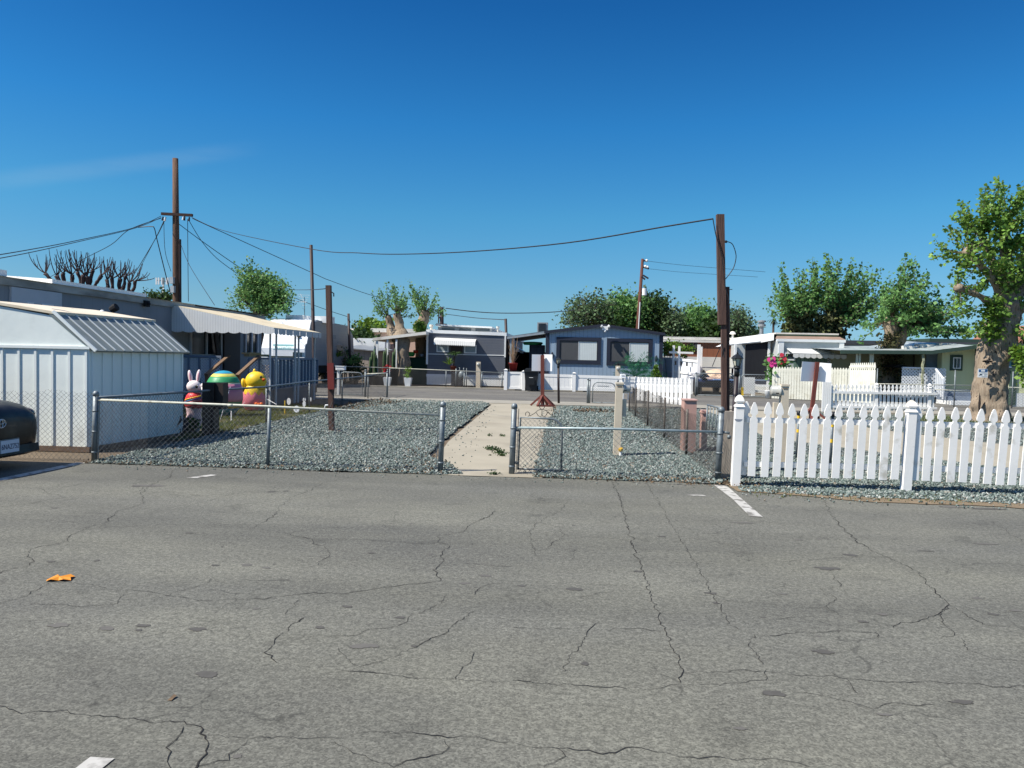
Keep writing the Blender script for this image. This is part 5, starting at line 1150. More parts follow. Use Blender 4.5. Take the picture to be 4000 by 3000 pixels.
# ---------------- home with scalloped awning, black screen lean-to
YW = 36.5
m_wg = mat('pale_grey_wall', (176, 180, 178), .7, var=.05)
hw = thing('mobile_home', 'white and grey mobile home with a scalloped white awning behind the off white pickets', 'mobile home', (11, YW, 0), 'mobile homes')
x0, x1 = at(3040, 1400, YW).x, at(3290, 1400, YW).x; zt_ = at(3150, 1334, YW).z
mb = MB(); mb.box(x0, x1, YW, YW + 14, 0, zt_); mb.build('wall', m_wg, hw)
for xa_, xb in ((x0 - .02, x0 + .22), (x1 - .16, x1 + .04)): mb = MB(); mb.box(xa_, xb, YW - .08, YW + .02, 0, zt_); mb.build('corner_trim', m_trimw, hw)
mb = MB(); mb.box(x0 - .1, x1 + .1, YW - .1, YW + .1, zt_ - .02, zt_ + .10); mb.build('fascia', m_trimw, hw)
zt2 = at(3150, 1302, YW).z
mb = MB(); mb.prism([(x0 - .15, YW + .0, zt_ + .10), (x1 + .15, YW + .0, zt_ + .10), (x1, YW + .45, zt2 - .12), (x0 + .02, YW + .45, zt2 - .12)], (0, .03, .0)); mb.build('roof_slope', mat('brown_shingle', (140, 118, 104), .85, var=.12), hw)
mb = MB(); mb.box(x0 + .05, x1 - .1, YW + .44, YW + .54, zt2 - .13, zt2 - .04); mb.build('green_trim', mat('faded_green', (110, 130, 100), .7), hw)
mb = MB(); mb.box(x0 - .05, x1 - .05, YW + .40, YW + 13, zt2 - .04, zt2 + .03); mb.build('roof', m_roofw, hw)
mb = MB(); sq_ = at(2912, 1346, YW + 1.4); mb.add([(x0 - .1, YW + .5, zt2), (x0 - .1, YW + .5, zt_ + .05), (sq_.x, YW + 1.4, sq_.z - .04), (sq_.x, YW + 1.4, sq_.z + .02)], [(0, 1, 2, 3)]); mb.add([(x0 - .1, YW + .5, zt2), (sq_.x, YW + 1.4, sq_.z + .02), (sq_.x, YW + 9, sq_.z + .02), (x0 - .1, YW + 9, zt2)], [(0, 1, 2, 3)]); mb.build('side_roof', m_trimw, hw)
ga, gb = at(3100, 1392, YW), at(3236, 1440, YW)
window(hw, at(3063, 1377, YW), at(3105, 1408, YW), YW, m_trimw, .06, split=False)
mb = MB(); mb.box(ga.x, gb.x, YW - .02, YW, gb.z - .1, at(3150, 1380, YW).z); mb.build('window', siding('green_curtain', (104, 128, 116), 'v', .18, .5, groove=.3, gcol=.7), hw)
lattice((at(3232, 1400, YW).x, YW - .05), (1, 0), .34, .9, at(3232, 1388, YW).z, m_trimw, hw, .11, .03)
# awning
a, b = at(3072, 1361, YW), at(3286, 1368, YW); c, d = at(3092, 1379, YW - .8), at(3284, 1377, YW - .8)
c = Vector((a.x + .1, YW - .75, a.z - .22)); d = Vector((b.x, YW - .75, a.z - .24))
mb = MB(); mb.add([a, b, d, c, a + Vector((0, 0, -.02)), b + Vector((0, 0, -.02)), d + Vector((0, 0, -.02)), c + Vector((0, 0, -.02))], [(0, 3, 2, 1), (4, 5, 6, 7), (3, 7, 6, 2)]); mb.build('window_awning', m_awnw, hw)
mb = MB(); mb.add([a, c, c + Vector((0, 0, -.02))], [(0, 1, 2)]); 
n_ = 9
for i in range(n_):
    p = c.lerp(d, i / n_); q = c.lerp(d, (i + 1) / n_); P_ = [q - Vector((.01, 0, 0)), p + Vector((.01, 0, 0))] + [p.lerp(q, .03 + .94 * k / 6) + Vector((0, 0, -.16 - .06 * math.sin(math.pi * k / 6))) for k in range(7)]
    mb.prism(P_, (0, .012, 0))
mb.build('valance', mat('bright_awning', (214, 214, 208), .5, var=.04), hw)
# lean-to with black shade mesh
lt = thing('lean_to', 'black shade mesh hung under a sloping lean-to roof left of the scalloped awning home', 'lean-to', (8.9, YW, 0))
a, b = at(2913, 1345, YW + 1), at(3037, 1333, YW + 1)
mb = MB(); mb.prism([(a.x, YW + 1, 0.62), (b.x - .45, YW + 1, .62), (b.x - .45, YW + 1, b.z - .05), (a.x, YW + 1, a.z)], (0, .03, 0)); mb.build('shade_mesh', mat('black_shade_mesh', (30, 32, 38), .9, var=.2, scale=4, stretch=(3, 1, .4)), lt)
mb = MB(); mb.prism([(a.x - .2, YW + .9, a.z), (b.x, YW + .9, b.z + .02), (b.x, YW + .9, b.z + .08), (a.x - .2, YW + .9, a.z + .05)], (0, 5, 0)); mb.build('roof', m_roofg, lt)
mb = MB(); a2 = at(2870, 1345, YW + 1.2); mb.box(a2.x, a.x, YW + 1.1, YW + 1.2, .3, a.z - .02); mb.build('side_panel', m_wg, lt)
mb = MB(); mb.beam((a2.x, YW + 1, 0), (a2.x, YW + 1, a.z), .1); mb.build('post', m_trimw, lt)
mb = MB(); mb.box(b.x - .45, b.x - .35, YW + .9, YW + 1, 0, b.z); mb.build('post', m_trimw, lt)
st = thing('bench_steps', 'white plank steps inside the chain link gate left of the tall off white pickets', 'steps', (8.8, 35.6, 0))
a, b = at(2948, 1508, 35.4), at(3010, 1530, 35.4)
for k in range(3): z = .25 + .24 * k; mb = MB(); mb.box(a.x, b.x + .1, 35.4 + .25 * k, 35.65 + .25 * k, z - .04, z + .04); mb.build('step', m_trimw if k < 2 else m_deckp, st)
mb = MB(); mb.box(a.x - .12, a.x, 35.3, 35.5, 0, .45); mb.build('leg', m_trimw, st); mb = MB(); mb.box(b.x + .1, b.x + .2, 35.3, 35.5, 0, .45); mb.build('leg', m_trimw, st)
lp = thing('lattice_panel', 'grey lattice panel standing in the driveway behind the street lamp', 'lattice', (7.9, 35, 0))
a, b = at(2908, 1474, 34.8), at(2948, 1538, 34.8); lattice((a.x, 34.8), (1, 0), b.x - a.x, b.z, a.z, m_trimw, lp, .09, .05)
mb = MB(); mb.box(a.x, b.x, 34.84, 34.88, b.z, a.z); mb.build('backing', mat('grey_backing', (150, 154, 158), .8), lp)

# ---------------- pale green home on the right
YE = 33.2
m_yel = siding('pale_yellow_siding', (196, 200, 158), 'v', .22, .75, groove=.03, gcol=.86, var=.03)
m_grn = mat('dark_green_trim', (52, 72, 62), .7, var=.06)
he = thing('mobile_home', 'pale yellow green mobile home with dark green trim behind the big sunlit trunk', 'mobile home', (16, YE, 0), 'mobile homes')
xa_ = at(3655, 1400, YE).x; xb = at(4400, 1400, YE).x; xc = at(3815, 1400, YE).x
zsk = at(3800, 1533, YE).z + .12
zE1 = at(3815, 1362, YE).z; zE2 = at(4000, 1366, YE).z
mb = MB(); mb.box(at(3680, 1400, YE).x, xc + 1.2, YE, YE + 6, zsk, zE1); mb.build('wall', m_yel, he)
mb = MB(); mb.box(xc + .6, xb, YE - 1.6, YE + 6, zsk - .05, zE2 + .0); mb.build('wall', m_yel, he)
mb = MB(); mb.box(at(3680, 1400, YE).x, xb, YE - .02, YE + .5, 0, zsk - .02); mb.box(xc + .6, xb, YE - 1.64, YE - 1.55, 0, zsk - .06); mb.build('skirt', m_skw, he)
# deep porch recess, door wall
xr = at(3410, 1400, YE + 2).x
mb = MB(); mb.box(xr - 1.5, at(3680, 1400, YE).x, YE + 2.6, YE + 3, 0, 2.15); mb.build('porch_wall', siding('porch_shaded_siding', (150, 148, 118), 'v', .22, groove=.03, gcol=.86), he)  # darker copy of the yellow siding; porch shade put into its colour
a, b = at(3572, 1387, YE + 2.5), at(3600, 1480, YE + 2.5); mb = MB(); mb.box(a.x, b.x + .3, YE + 2.54, YE + 2.6, .5, a.z); mb.build('door', mat('brown_door', (96, 74, 60), .7), he)
mb = MB(); a = at(3655, 1400, YE); b = at(3683, 1400, YE); mb.box(a.x - .2, b.x, YE + .4, YE + .46, .3, 2.1); mb.build('corner_panel', mat('grey_blue_panel', (104, 116, 124), .8), he)
# roof with fascia: flat run on the left then rising
L0, L1, L2_, L3 = at(3285, 1372, YE - .6), at(3640, 1374, YE - .6), at(3822, 1352, YE - .6), at(4300, 1366, YE - .6)
mb = MB()
for p_, q_ in ((L0, L1), (L1, L2_)):
    mb.prism([(p_.x, p_.y, p_.z - .10), (q_.x, q_.y, q_.z - .10), (q_.x, q_.y, q_.z + .05), (p_.x, p_.y, p_.z + .05)], (0, .06, 0))
mb.build('fascia', m_grn, he)
mb = MB(); mb.add([(L0.x, YE - .55, L0.z + .04), (L1.x, YE - .55, L1.z + .04), (L2_.x, YE - .55, L2_.z + .04), (L2_.x, YE + 6, L2_.z + .35), (L1.x, YE + 6, L1.z + .35), (L0.x, YE + 6, L0.z + .3)], [(0, 1, 4, 5), (1, 2, 3, 4)]); mb.build('roof', mat('streaked_metal_roof', (200, 206, 204), .4, rgb2=(120, 132, 130), scale=2.5, stretch=(3, .3, 1), metal=.2), he)
mb = MB(); mb.box(L2_.x - .1, xb, YE - 1.9, YE + 6, zE2, zE2 + .18); mb.build('roof', m_grn, he)
for px, py in ((3545, 1356), (3610, 1350), (3695, 1346)):
    p = at(px, py, YE + 2); mb = MB(); mb.box(p.x - .3, p.x + .3, YE + 1.7, YE + 2.3, 2.2, p.z + .05); mb.build('roof_unit', m_roofw, he)
window(he, at(3712, 1386, YE), at(3757, 1448, YE), YE, m_grn, .10)
window(he, at(3723, 1396, YE - .03), at(3751, 1440, YE - .03), YE - .01, m_trimw, .03)
mb = MB(); mb.box(xc - .08, xc + .12, YE - .04, YE, 0.05, zE1); mb.build('corner_trim', m_grn, he)
mb = MB(); mb.box(xc + .5, xc + .7, YE - 1.66, YE - 1.5, .05, zE2); mb.build('corner_trim', m_grn, he)
YE2 = YE - 1.6
a, b = at(3930, 1392, YE2), at(3970, 1437, YE2)
window(he, a, b, YE2, m_trimw, .05, split=False, pane=siding('teal_blinds', (96, 150, 150), 'h', .06, .4, groove=.3, gcol=.6))
mb = MB(); mb.box(a.x - .15, b.x + .2, YE2 - .04, YE2, a.z, a.z + .15); mb.box(a.x - .15, b.x + .2, YE2 - .04, YE2, b.z - .12, b.z); mb.box(b.x, b.x + .2, YE2 - .04, YE2, b.z, a.z); mb.build('window_trim', m_grn, he)
for px in (3348, 3358, 3401, 3409):
    p = at(px, 1385, YE - .4); mb = MB(); mb.beam((p.x, YE - .4, 0), (p.x, YE - .4, L0.z), .07); mb.build('post', mat('cream_post', (206, 206, 178), .6), he)
for px, pb in ((3604, 3600), (3612, 3604)):
    p = at(px, 1380, YE - .5); q = at(pb, 1510, YE - .5); mb = MB(); mb.tube([(q.x + .015 * math.sin(k * 1.1), YE - .5 + .015 * math.cos(k * 1.1), z) for k, z in enumerate(np.linspace(.3, p.z, 24))], .035, 6); mb.build('post', mat('vined_post', (190, 190, 160), .7, rgb2=(60, 72, 44), scale=9), he)
# porch deck lattice, stair
pd = thing('porch_deck', 'grey lattice porch and stair in front of the pale yellow green home', 'deck', (14, YE, 0))
a, b = at(3524, 1436, YE - .3), at(3650, 1510, YE - .3)
lattice((a.x, YE - .3), (1, 0), 1.75, .25, a.z, m_lat, pd, .13, .05); lattice((at(3590, 1440, YE - .3).x, YE - .34), (1, 0), b.x - at(3590, 1440, YE - .3).x, .25, a.z, m_lat, pd, .16, .05)
mb = MB(); mb.box(a.x, b.x, YE - .3, YE + 2.5, .2, .45); mb.build('floor', m_deckp, pd)
mb = MB(); mb.box(a.x, b.x, YE - .36, YE - .26, a.z - .03, a.z + .03); mb.build('top_rail', m_lat, pd)
c = at(3676, 1480, YE - 1.3)
for i in range(6):
    u = i / 5; x = b.x + (c.x - b.x) * u; y = YE - .3 - 1.2 * u; z = a.z + (c.z - a.z) * u; mb = MB(); mb.beam((x, y, z - .8), (x, y, z), .05); mb.build('baluster', m_lat, pd)
mb = MB(); mb.beam((b.x, YE - .3, a.z), (c.x, YE - 1.5, c.z), .06); mb.build('hand_rail', m_lat, pd)
for k in range(3): mb = MB(); mb.box(b.x + .1, b.x + 1.5, YE - 1.5 + .35 * k, YE - .2, .16 * k, .16 * (k + 1)); mb.build('step', m_trimw if k == 0 else m_deckp, pd)
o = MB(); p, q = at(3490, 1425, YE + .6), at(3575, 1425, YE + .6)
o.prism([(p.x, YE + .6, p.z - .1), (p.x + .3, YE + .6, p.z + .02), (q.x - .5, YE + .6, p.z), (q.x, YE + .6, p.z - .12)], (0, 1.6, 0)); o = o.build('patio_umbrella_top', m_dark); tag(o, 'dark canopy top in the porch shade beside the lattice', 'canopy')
# car cover-like dark mass in the shade of the porch
# chain link in front of the pale green home
YQ = 30.2
pipe_fence('chain_link_fence', 'chain link fence along the pale green home, behind the big sunlit trunk', 'fence', YQ,
           [(3428, 1437, .02), (3732, 1443, .022), (3958, 1449, .022), (4060, 1452, .022)], [((3400, 1499), (3815, 1506)), ((3655, 1521), (3810, 1531)), ((3915, 1512), (4080, 1518))], (3660, 4080, 1502, 1518), 'chain link fences', .018, .13, .005)
# far low homes behind
hf = thing('mobile_home', 'long pale home with a dark roof edge behind the vine covered trunk', 'mobile home', (16, 46, 0), 'mobile homes')
a, b = at(3300, 1340, 46), at(3452, 1342, 46); c = at(3500, 1350, 46)
mb = MB(); mb.box(a.x, at(3830, 1350, 46).x, 46, 52, 0, a.z - .05); mb.build('wall', siding('pale_lap', (196, 200, 204), 'h', .18, groove=.1, gcol=.8), hf)
mb = MB(); mb.box(a.x - .2, at(3830, 1350, 46).x, 45.8, 52.2, a.z - .05, a.z + .16); mb.build('roof', mat('charcoal_roof', (70, 74, 80), .8), hf)
mb = MB(); p, q = at(3370, 1375, 45.9), at(3400, 1420, 45.9); mb.box(p.x - .8, q.x, 45.85, 45.98, q.z, p.z); mb.build('window', m_glass, hf)
hf = thing('mobile_home', 'white walled home half hidden by leaves, left of the big sunlit trunk', 'mobile home', (22, 50, 0), 'mobile homes')
a, b = at(3638, 1335, 50), at(3840, 1340, 50)
mb = MB(); mb.box(a.x, b.x, 50, 56, 0, a.z); mb.build('wall', m_trimw, hf); mb = MB(); mb.box(a.x - .2, b.x + .2, 49.8, 56, a.z, a.z + .2); mb.build('roof', m_grn, hf)
hf = thing('house', 'distant tan house with hipped roof at the right edge of the view', 'house', (50, 90, 0))
a, b = at(3990, 1325, 90), at(4120, 1325, 90)
mb = MB(); mb.box(a.x, b.x, 90, 100, 0, a.z - .4); mb.build('wall', mat('tan_stucco', (190, 170, 148), .8), hf)
mb = MB(); mb.prism([(a.x - .8, 89, a.z - .4), (b.x + .8, 89, a.z - .4), (b.x - 1, 89, a.z + 1.6), (a.x + 1, 89, a.z + 1.6)], (0, 11, 0)); mb.build('roof', mat('terracotta_roof', (150, 104, 84), .8, var=.15), hf)
# ================================================================ VEGETATION
m_leaf = leafmat('leaf_spring', (122, 154, 70), (76, 116, 48), .45)
m_leaf2 = leafmat('leaf_bluegreen', (112, 150, 84), (66, 108, 58), .45)
m_leafd = leafmat('leaf_dark', (60, 86, 42), (36, 58, 28), .5)
m_leafb = leafmat('leaf_bright', (112, 142, 54), (60, 96, 30), .4)
m_leafg = leafmat('leaf_greyish', (98, 122, 84), (66, 88, 60), .5)
m_bark = mat('pale_bark', (160, 146, 126), .95, rgb2=(108, 92, 76), scale=4, stretch=(5, 5, .6), bump=1.0, bscale=6, dirt=(54, 44, 38), dscale=4.0, dcut=(.58, .64))
m_barkd = mat('grey_bark', (88, 78, 70), .95, rgb2=(50, 42, 40), scale=6, stretch=(2, 2, .8), bump=.9, bscale=12)
m_barkb = mat('dark_bare_bark', (84, 68, 66), .95, rgb2=(40, 34, 36), scale=7, bump=.6, bscale=14)
m_twig = mat('twig', (112, 98, 80), .9, rgb2=(80, 68, 56), scale=5)
def leaves(name, P_, size, m, parent, per=1, spread=.12, droop=.2, seed=0, flat=.0):
    P_ = np.asarray(P_, float); r = np.random.default_rng(seed)
    P_ = np.repeat(P_, per, 0); n = len(P_); P_ = P_ + r.normal(0, spread, (n, 3))
    d = r.normal(0, 1, (n, 3)); d[:, 2] = d[:, 2] * .6 - droop; d /= np.linalg.norm(d, axis=1)[:, None]
    u = r.normal(0, 1, (n, 3)); s = np.cross(d, u); s /= np.linalg.norm(s, axis=1)[:, None] + 1e-9
    nn = np.cross(d, s)
    L = size * r.uniform(.6, 1.25, (n, 1)); W = L * r.uniform(.36, .5, (n, 1))
    V_ = np.stack([P_, P_ + d * L * .45 + s * W + nn * L * .12, P_ + d * L, P_ + d * L * .45 - s * W + nn * L * .12], 1).reshape(-1, 3)
    F = np.arange(n * 4).reshape(n, 4)
    return npmesh(name, V_, F, m, parent)
def bumpy(mb, pts, rad, n=14, amp=.18, sc=2.5, sub=4, fl=0.0):
    """gnarled tube through points"""
    P_ = []; rr = []
    for i in range(len(pts) - 1):
        for k in range(sub):
            u = k / sub; P_.append(Vector(pts[i]).lerp(Vector(pts[i + 1]), u)); rr.append(rad[i] + (rad[i + 1] - rad[i]) * u)
    P_.append(Vector(pts[-1])); rr.append(rad[-1])
    k0 = len(mb.v); mb.tube(P_, rr, n)
    m_ = len(P_)
    for i in range(m_):
        for j in range(n):
            v = Vector(mb.v[k0 + i * n + j]); c = P_[i]; o = v - c
            f = 1 + amp * (noise.noise(Vector((v.x * sc, v.y * sc, v.z * sc * .7))) * 1.6 + .7 * noise.noise(Vector((v.x * sc * 3, v.y * sc * 3, v.z * sc * 1.6))))
            ang = math.atan2(o.y, o.x); f *= 1 + fl * math.sin(ang * 5 + i * .2) * max(0, 1 - i / m_ * 1.4)
            mb.v[k0 + i * n + j] = tuple(c + o * f)
def shootset(mb, knobs, targets, r0=.02, jit=.06, bow=.2, seed=0, frac=.35, step=.12):
    """thin shoots from the nearest knob to each target; returns leaf points along the outer part"""
    rd = random.Random(seed); out = []
    for t in targets:
        k = min(knobs, key=lambda q: (q - t).length * (1 + rd.random() * .35)); d = t - k; L = d.length
        mid = k + d * .5 + Vector((d.x * .15, d.y * .15, -abs(d.z) * 0 - bow * L * .25)) + Vector((rd.gauss(0, jit), rd.gauss(0, jit), rd.gauss(0, jit)))
        pts = []
        for i in range(6):
            u = i / 5; pts.append(k * (1 - u) ** 2 + mid * 2 * u * (1 - u) + t * u * u)
        mb.tube(pts, [r0 * (1 - .75 * i / 5) for i in range(6)], 4, False)
        n = max(2, int(L * (1 - frac) / step))
        for i in range(n + 1):
            u = frac + (1 - frac) * i / n; out.append(tuple(k * (1 - u) ** 2 + mid * 2 * u * (1 - u) + t * u * u))
    return out
def blobpts(blobs, Y, dy, n, seed=0):
    """random points in picture-traced crown lobes, given depth of their own"""
    rd = random.Random(seed); tot = sum(b[2] * b[3] * (b[4] if len(b) > 4 else 1) for b in blobs); out = []
    for b in blobs:
        c = max(1, round(n * b[2] * b[3] * (b[4] if len(b) > 4 else 1) / tot))
        for _ in range(c):
            while True:
                a, e, g = rd.uniform(-1, 1), rd.uniform(-1, 1), rd.uniform(-1, 1)
                if a * a + e * e + g * g <= 1: break
            out.append(at(b[0] + a * b[2], b[1] + e * b[3], Y + g * dy))
    return out
# ---- big sunlit trunk on the right
YT = 22.6
t = thing('tree', 'big leafy tree with thick pale furrowed trunk at the right, carrying a small sign', 'tree', tuple(gp(3855, 1645)), 'trees')
A = lambda x, y, dy=0: at(x, y, YT + dy)
mb = MB()
bumpy(mb, [A(3856, 1668), A(3860, 1635), A(3863, 1590), A(3868, 1520), A(3878, 1430), A(3894, 1340), A(3918, 1250), A(3930, 1180)], [.66, .52, .45, .42, .40, .42, .38, .34], 40, .20, 3.4, 6, .09)
for r_ in range(0):
    a_ = r_ * .9; b0 = gp(3858, 1650); p0 = b0 + Vector((math.cos(a_) * .75, math.sin(a_) * .6, -.03)); bumpy(mb, [p0, b0 + Vector((math.cos(a_) * .45, math.sin(a_) * .4, .18)), b0 + Vector((math.cos(a_) * .25, math.sin(a_) * .2, .7))], [.10, .16, .12], 8, .2)
mb.build('trunk', m_bark, t, True)
mb = MB(); limbs = [[A(3905, 1240), A(3865, 1180, -.3), A(3815, 1150, -.5), A(3745, 1125, -.6)], [A(3930, 1200), A(3880, 1090, -.2), A(3825, 1030, -.3), A(3778, 985, -.4)], [A(3925, 1200), A(3890, 1060, .1), A(3850, 960, .2), A(3830, 905, .2)],
     [A(3930, 1200), A(3945, 1080, .2), A(3925, 960, .3), A(3930, 880, .3)], [A(3940, 1220), A(3990, 1100, .4), A(4010, 980, .5), A(4020, 900, .5)], [A(3940, 1240), A(4030, 1180, .2), A(4090, 1080, .3)]]
for l_, r_ in zip(limbs, (.13, .15, .16, .20, .2, .16)): bumpy(mb, l_, [r_, r_ * .8, r_ * .65, r_ * .5] if len(l_) == 4 else [r_, r_ * .7, r_ * .5], 9, .25, 3, 4)
for l_ in limbs: mb.ball(l_[-1], .13, n=8, m=6, nz=.4)
mb.build('limbs', m_bark, t, True)
knobs = [p for l_ in limbs for p in l_[1:]] + [A(3925, 1250), A(3880, 1300, -.4), A(3960, 1300, -.4)]
blobs = [(3845, 745, 22, 75, 1.3), (3905, 745, 28, 60, 1.3), (3985, 745, 30, 60, 1.3), (3768, 815, 32, 45, 1.1), (3735, 865, 25, 35, .9), (3720, 905, 30, 30, .9), (3665, 940, 30, 28, .8), (3640, 1005, 32, 16, .7), (3800, 900, 60, 60, 1.1), (3880, 870, 60, 90, 1.3), (3960, 880, 70, 110, 1.4),
         (3860, 1000, 90, 80, 1.2), (3960, 1040, 90, 110, 1.5), (3770, 1030, 70, 50, 1.0), (3720, 1010, 40, 30, .7), (3810, 1110, 80, 60, .7), (3930, 1180, 80, 80, 1.5), (3740, 1200, 45, 90, .55), (3780, 1280, 50, 60, .5), (4060, 950, 60, 150, 1.2), (4080, 1150, 60, 120, 1), (3960, 1290, 40, 60, .9), (3700, 1080, 40, 24, .4)]
tg = blobpts(blobs, YT, 1.0, 330, 3); mb = MB()
lp_ = shootset(mb, knobs, tg, .013, .06, .3, 5, .42, .10); mb.build('shoots', m_twig, t)
leaves('foliage', lp_, .12, m_leaf, t, 5, .06, .3, 4)
ov = blobpts([(4035, 1385, 70, 10, 1), (4000, 1460, 25, 45, .6)], YT - .9, .4, 16, 9); lp2 = shootset(MB(), [A(3960, 1360, -.5)], ov, .01, .03, .1, 2, .1, .09); leaves('low_branch_foliage', lp2, .12, m_leafb, t, 5, .06, .25, 8)
ivy = [A(3870 + random.gauss(0, 26), random.uniform(1180, 1320), -.42) for _ in range(160)]; leaves('ivy', ivy, .10, m_leafb, t, 4, .07, .4, 12)
# hollows
mb = MB()
for x, y, rx, rz in ((3858, 1412, .13, .035), (3826, 1575, .014, .26)):
    mb = MB(); p = A(x, y, -.40); mb.ball((p.x, p.y, p.z), rx, .05, rz, n=14, m=8, nz=.5); mb.build('hollow', mat('hollow_dark', (30, 24, 22), .95), t, True)
sg = thing('camera_sign', 'small white surveillance sign with a blue header nailed to the big sunlit trunk', 'sign', tuple(A(3838, 1500, -.55)))
a, b = A(3820, 1440, -.55), A(3857, 1475, -.55)
mb = MB(); mb.box(a.x, b.x, YT - .56, YT - .55, b.z, a.z); mb.build('board', m_trimw, sg)
mb = MB(); mb.box(a.x + .02, b.x - .02, YT - .563, YT - .56, a.z - .09, a.z - .02); mb.build('header', mat('sign_blue', (50, 92, 140), .6), sg)
mb = MB(); mb.box(a.x + .08, b.x - .08, YT - .566, YT - .563, a.z - .078, a.z - .035); mb.build('header_panel', m_trimw, sg)
m_ink = mat('sign_ink', (96, 110, 122), .6)
mb = MB()
for x0_, x1_, z_ in ((.09, .25, .115), (.16, .26, .15), (.17, .25, .185), (.1, .26, .215)):
    n_ = int((x1_ - x0_) / .022)
    for i in range(n_): mb.box(a.x + x0_ + i * .022, a.x + x0_ + i * .022 + .015, YT - .5625, YT - .56, a.z - z_ - .008, a.z - z_ + .004)
mb.build('small_print', m_ink, sg)
mb = MB(); mb.beam((a.x + .05, YT - .562, a.z - .15), (a.x + .11, YT - .562, a.z - .165), .004, .03); mb.beam((a.x + .03, YT - .562, a.z - .185), (a.x + .075, YT - .562, a.z - .165), .004, .012); mb.build('camera_symbol', mat('symbol_ink', (60, 70, 80), .6), sg)
# ---- vine covered tree
YM = 35.6
t = thing('tree', 'pollarded tree with a short vine covered forked trunk left of the lattice porch', 'tree', tuple(at(3475, 1560, YM)), 'trees')
A = lambda x, y, dy=0: at(x, y, YM + dy); mb = MB()
bumpy(mb, [A(3474, 1572), A(3470, 1520), A(3472, 1440), A(3478, 1370), A(3490, 1320)], [.42, .34, .33, .34, .36], 14, .16, 2, 4)
bumpy(mb, [A(3490, 1330), A(3475, 1280), A(3472, 1235)], [.34, .30, .26], 12, .25); bumpy(mb, [A(3500, 1340), A(3530, 1300), A(3550, 1270)], [.30, .26, .25], 12, .25)
mb.build('trunk', m_bark, t, True)
kn = [A(3472, 1235), A(3550, 1270), A(3490, 1300), A(3520, 1260), A(3450, 1260)]
blobs = [(3525, 1020, 26, 40, 1.1), (3560, 1060, 34, 50, 1.2), (3600, 1085, 36, 36, 1), (3480, 1120, 60, 60, 1), (3640, 1110, 40, 26, .7), (3560, 1150, 90, 60, 1.1), (3460, 1200, 80, 60, 1.1), (3560, 1230, 110, 60, 1.3), (3650, 1200, 80, 60, .8), (3680, 1270, 90, 50, .8), (3390, 1260, 50, 40, .6), (3600, 1300, 80, 30, .9), (3760, 1180, 60, 60, .5), (3760, 1290, 60, 40, .6), (3360, 1330, 25, 14, .4)]
tg = blobpts(blobs, YM, 1.8, 165, 6); mb = MB(); lp_ = shootset(mb, kn, tg, .02, .1, .35, 6, .35, .17); mb.build('shoots', m_twig, t)
leaves('foliage', lp_, .17, m_leaf2, t, 5, .085, .3, 5)
vv = [A(random.gauss(3478, 20), random.uniform(1300, 1470), random.uniform(-.42, -.3)) for _ in range(220)]; leaves('ivy', vv, .14, mat('vine_brown', (104, 92, 62), .9, rgb2=(66, 76, 40), scale=4, island=.4), t, 4, .1, .5, 7)
# ---- two stumps with fan of shoots behind the awning home
YD_ = 50.0
A = lambda x, y, dy=0: at(x, y, YD_ + dy)
for (bx, lab, seed, blobs) in ((3134, 'ivy clad pollard with fanned shoots behind the left part of the awning home roof', 1, [(3060, 1060, 16, 45, 1.2), (3050, 1115, 40, 60, 1), (3110, 1060, 12, 40, 1), (3140, 1090, 16, 60, 1.1), (3020, 1160, 40, 16, .8), (3010, 1195, 30, 14, .6), (3100, 1170, 80, 70, 1.3), (3150, 1200, 60, 50, 1.3), (3190, 1080, 30, 80, 1.1), (3040, 1230, 50, 24, .7), (3180, 1140, 60, 60, 1.2)]),
                               (3248, 'ivy clad pollard with tall fanned shoots behind the right part of the awning home roof', 2, [(3230, 1010, 16, 40, 1.2), (3180, 1030, 18, 30, 1), (3270, 1020, 18, 50, 1.2), (3320, 1035, 26, 45, 1.2), (3250, 1090, 70, 60, 1.2), (3370, 1060, 40, 50, 1.2), (3420, 1100, 30, 60, 1.1), (3300, 1140, 100, 60, 1.2), (3400, 1180, 60, 60, 1.1), (3340, 1220, 90, 50, 1), (3290, 1250, 60, 30, 1), (3440, 1160, 24, 50, .9), (3360, 1280, 50, 20, .5)])):
    t = thing('tree', lab, 'tree', tuple(A(bx, 1530)), 'trees'); mb = MB()
    b0 = A(bx, 1530); b0.z = 0
    bumpy(mb, [b0, A(bx, 1400), A(bx, 1300), A(bx - 4, 1240)], [.6, .6, .75, .65], 14, .25, 1.6); mb.build('trunk', m_barkd, t, True)
    kn = [A(bx - 30, 1245), A(bx, 1235), A(bx + 30, 1245), A(bx, 1260)]
    tg = blobpts(blobs, YD_, 2.2, 105, seed); mb = MB(); lp_ = shootset(mb, kn, tg, .028, .12, .25, seed, .3, .2); mb.build('shoots', m_twig, t)
    leaves('foliage', lp_, .20, m_leaf2, t, 5, .10, .3, seed)
    vv = [A(bx + random.gauss(0, 28), random.uniform(1225, 1310), -.7 + random.uniform(-.2, .2)) for _ in range(260)]; leaves('ivy', vv, .26, mat('ivy_olive', (84, 88, 44), .8, rgb2=(52, 58, 30), scale=2, island=.5), t, 4, .18, .5, seed + 4)
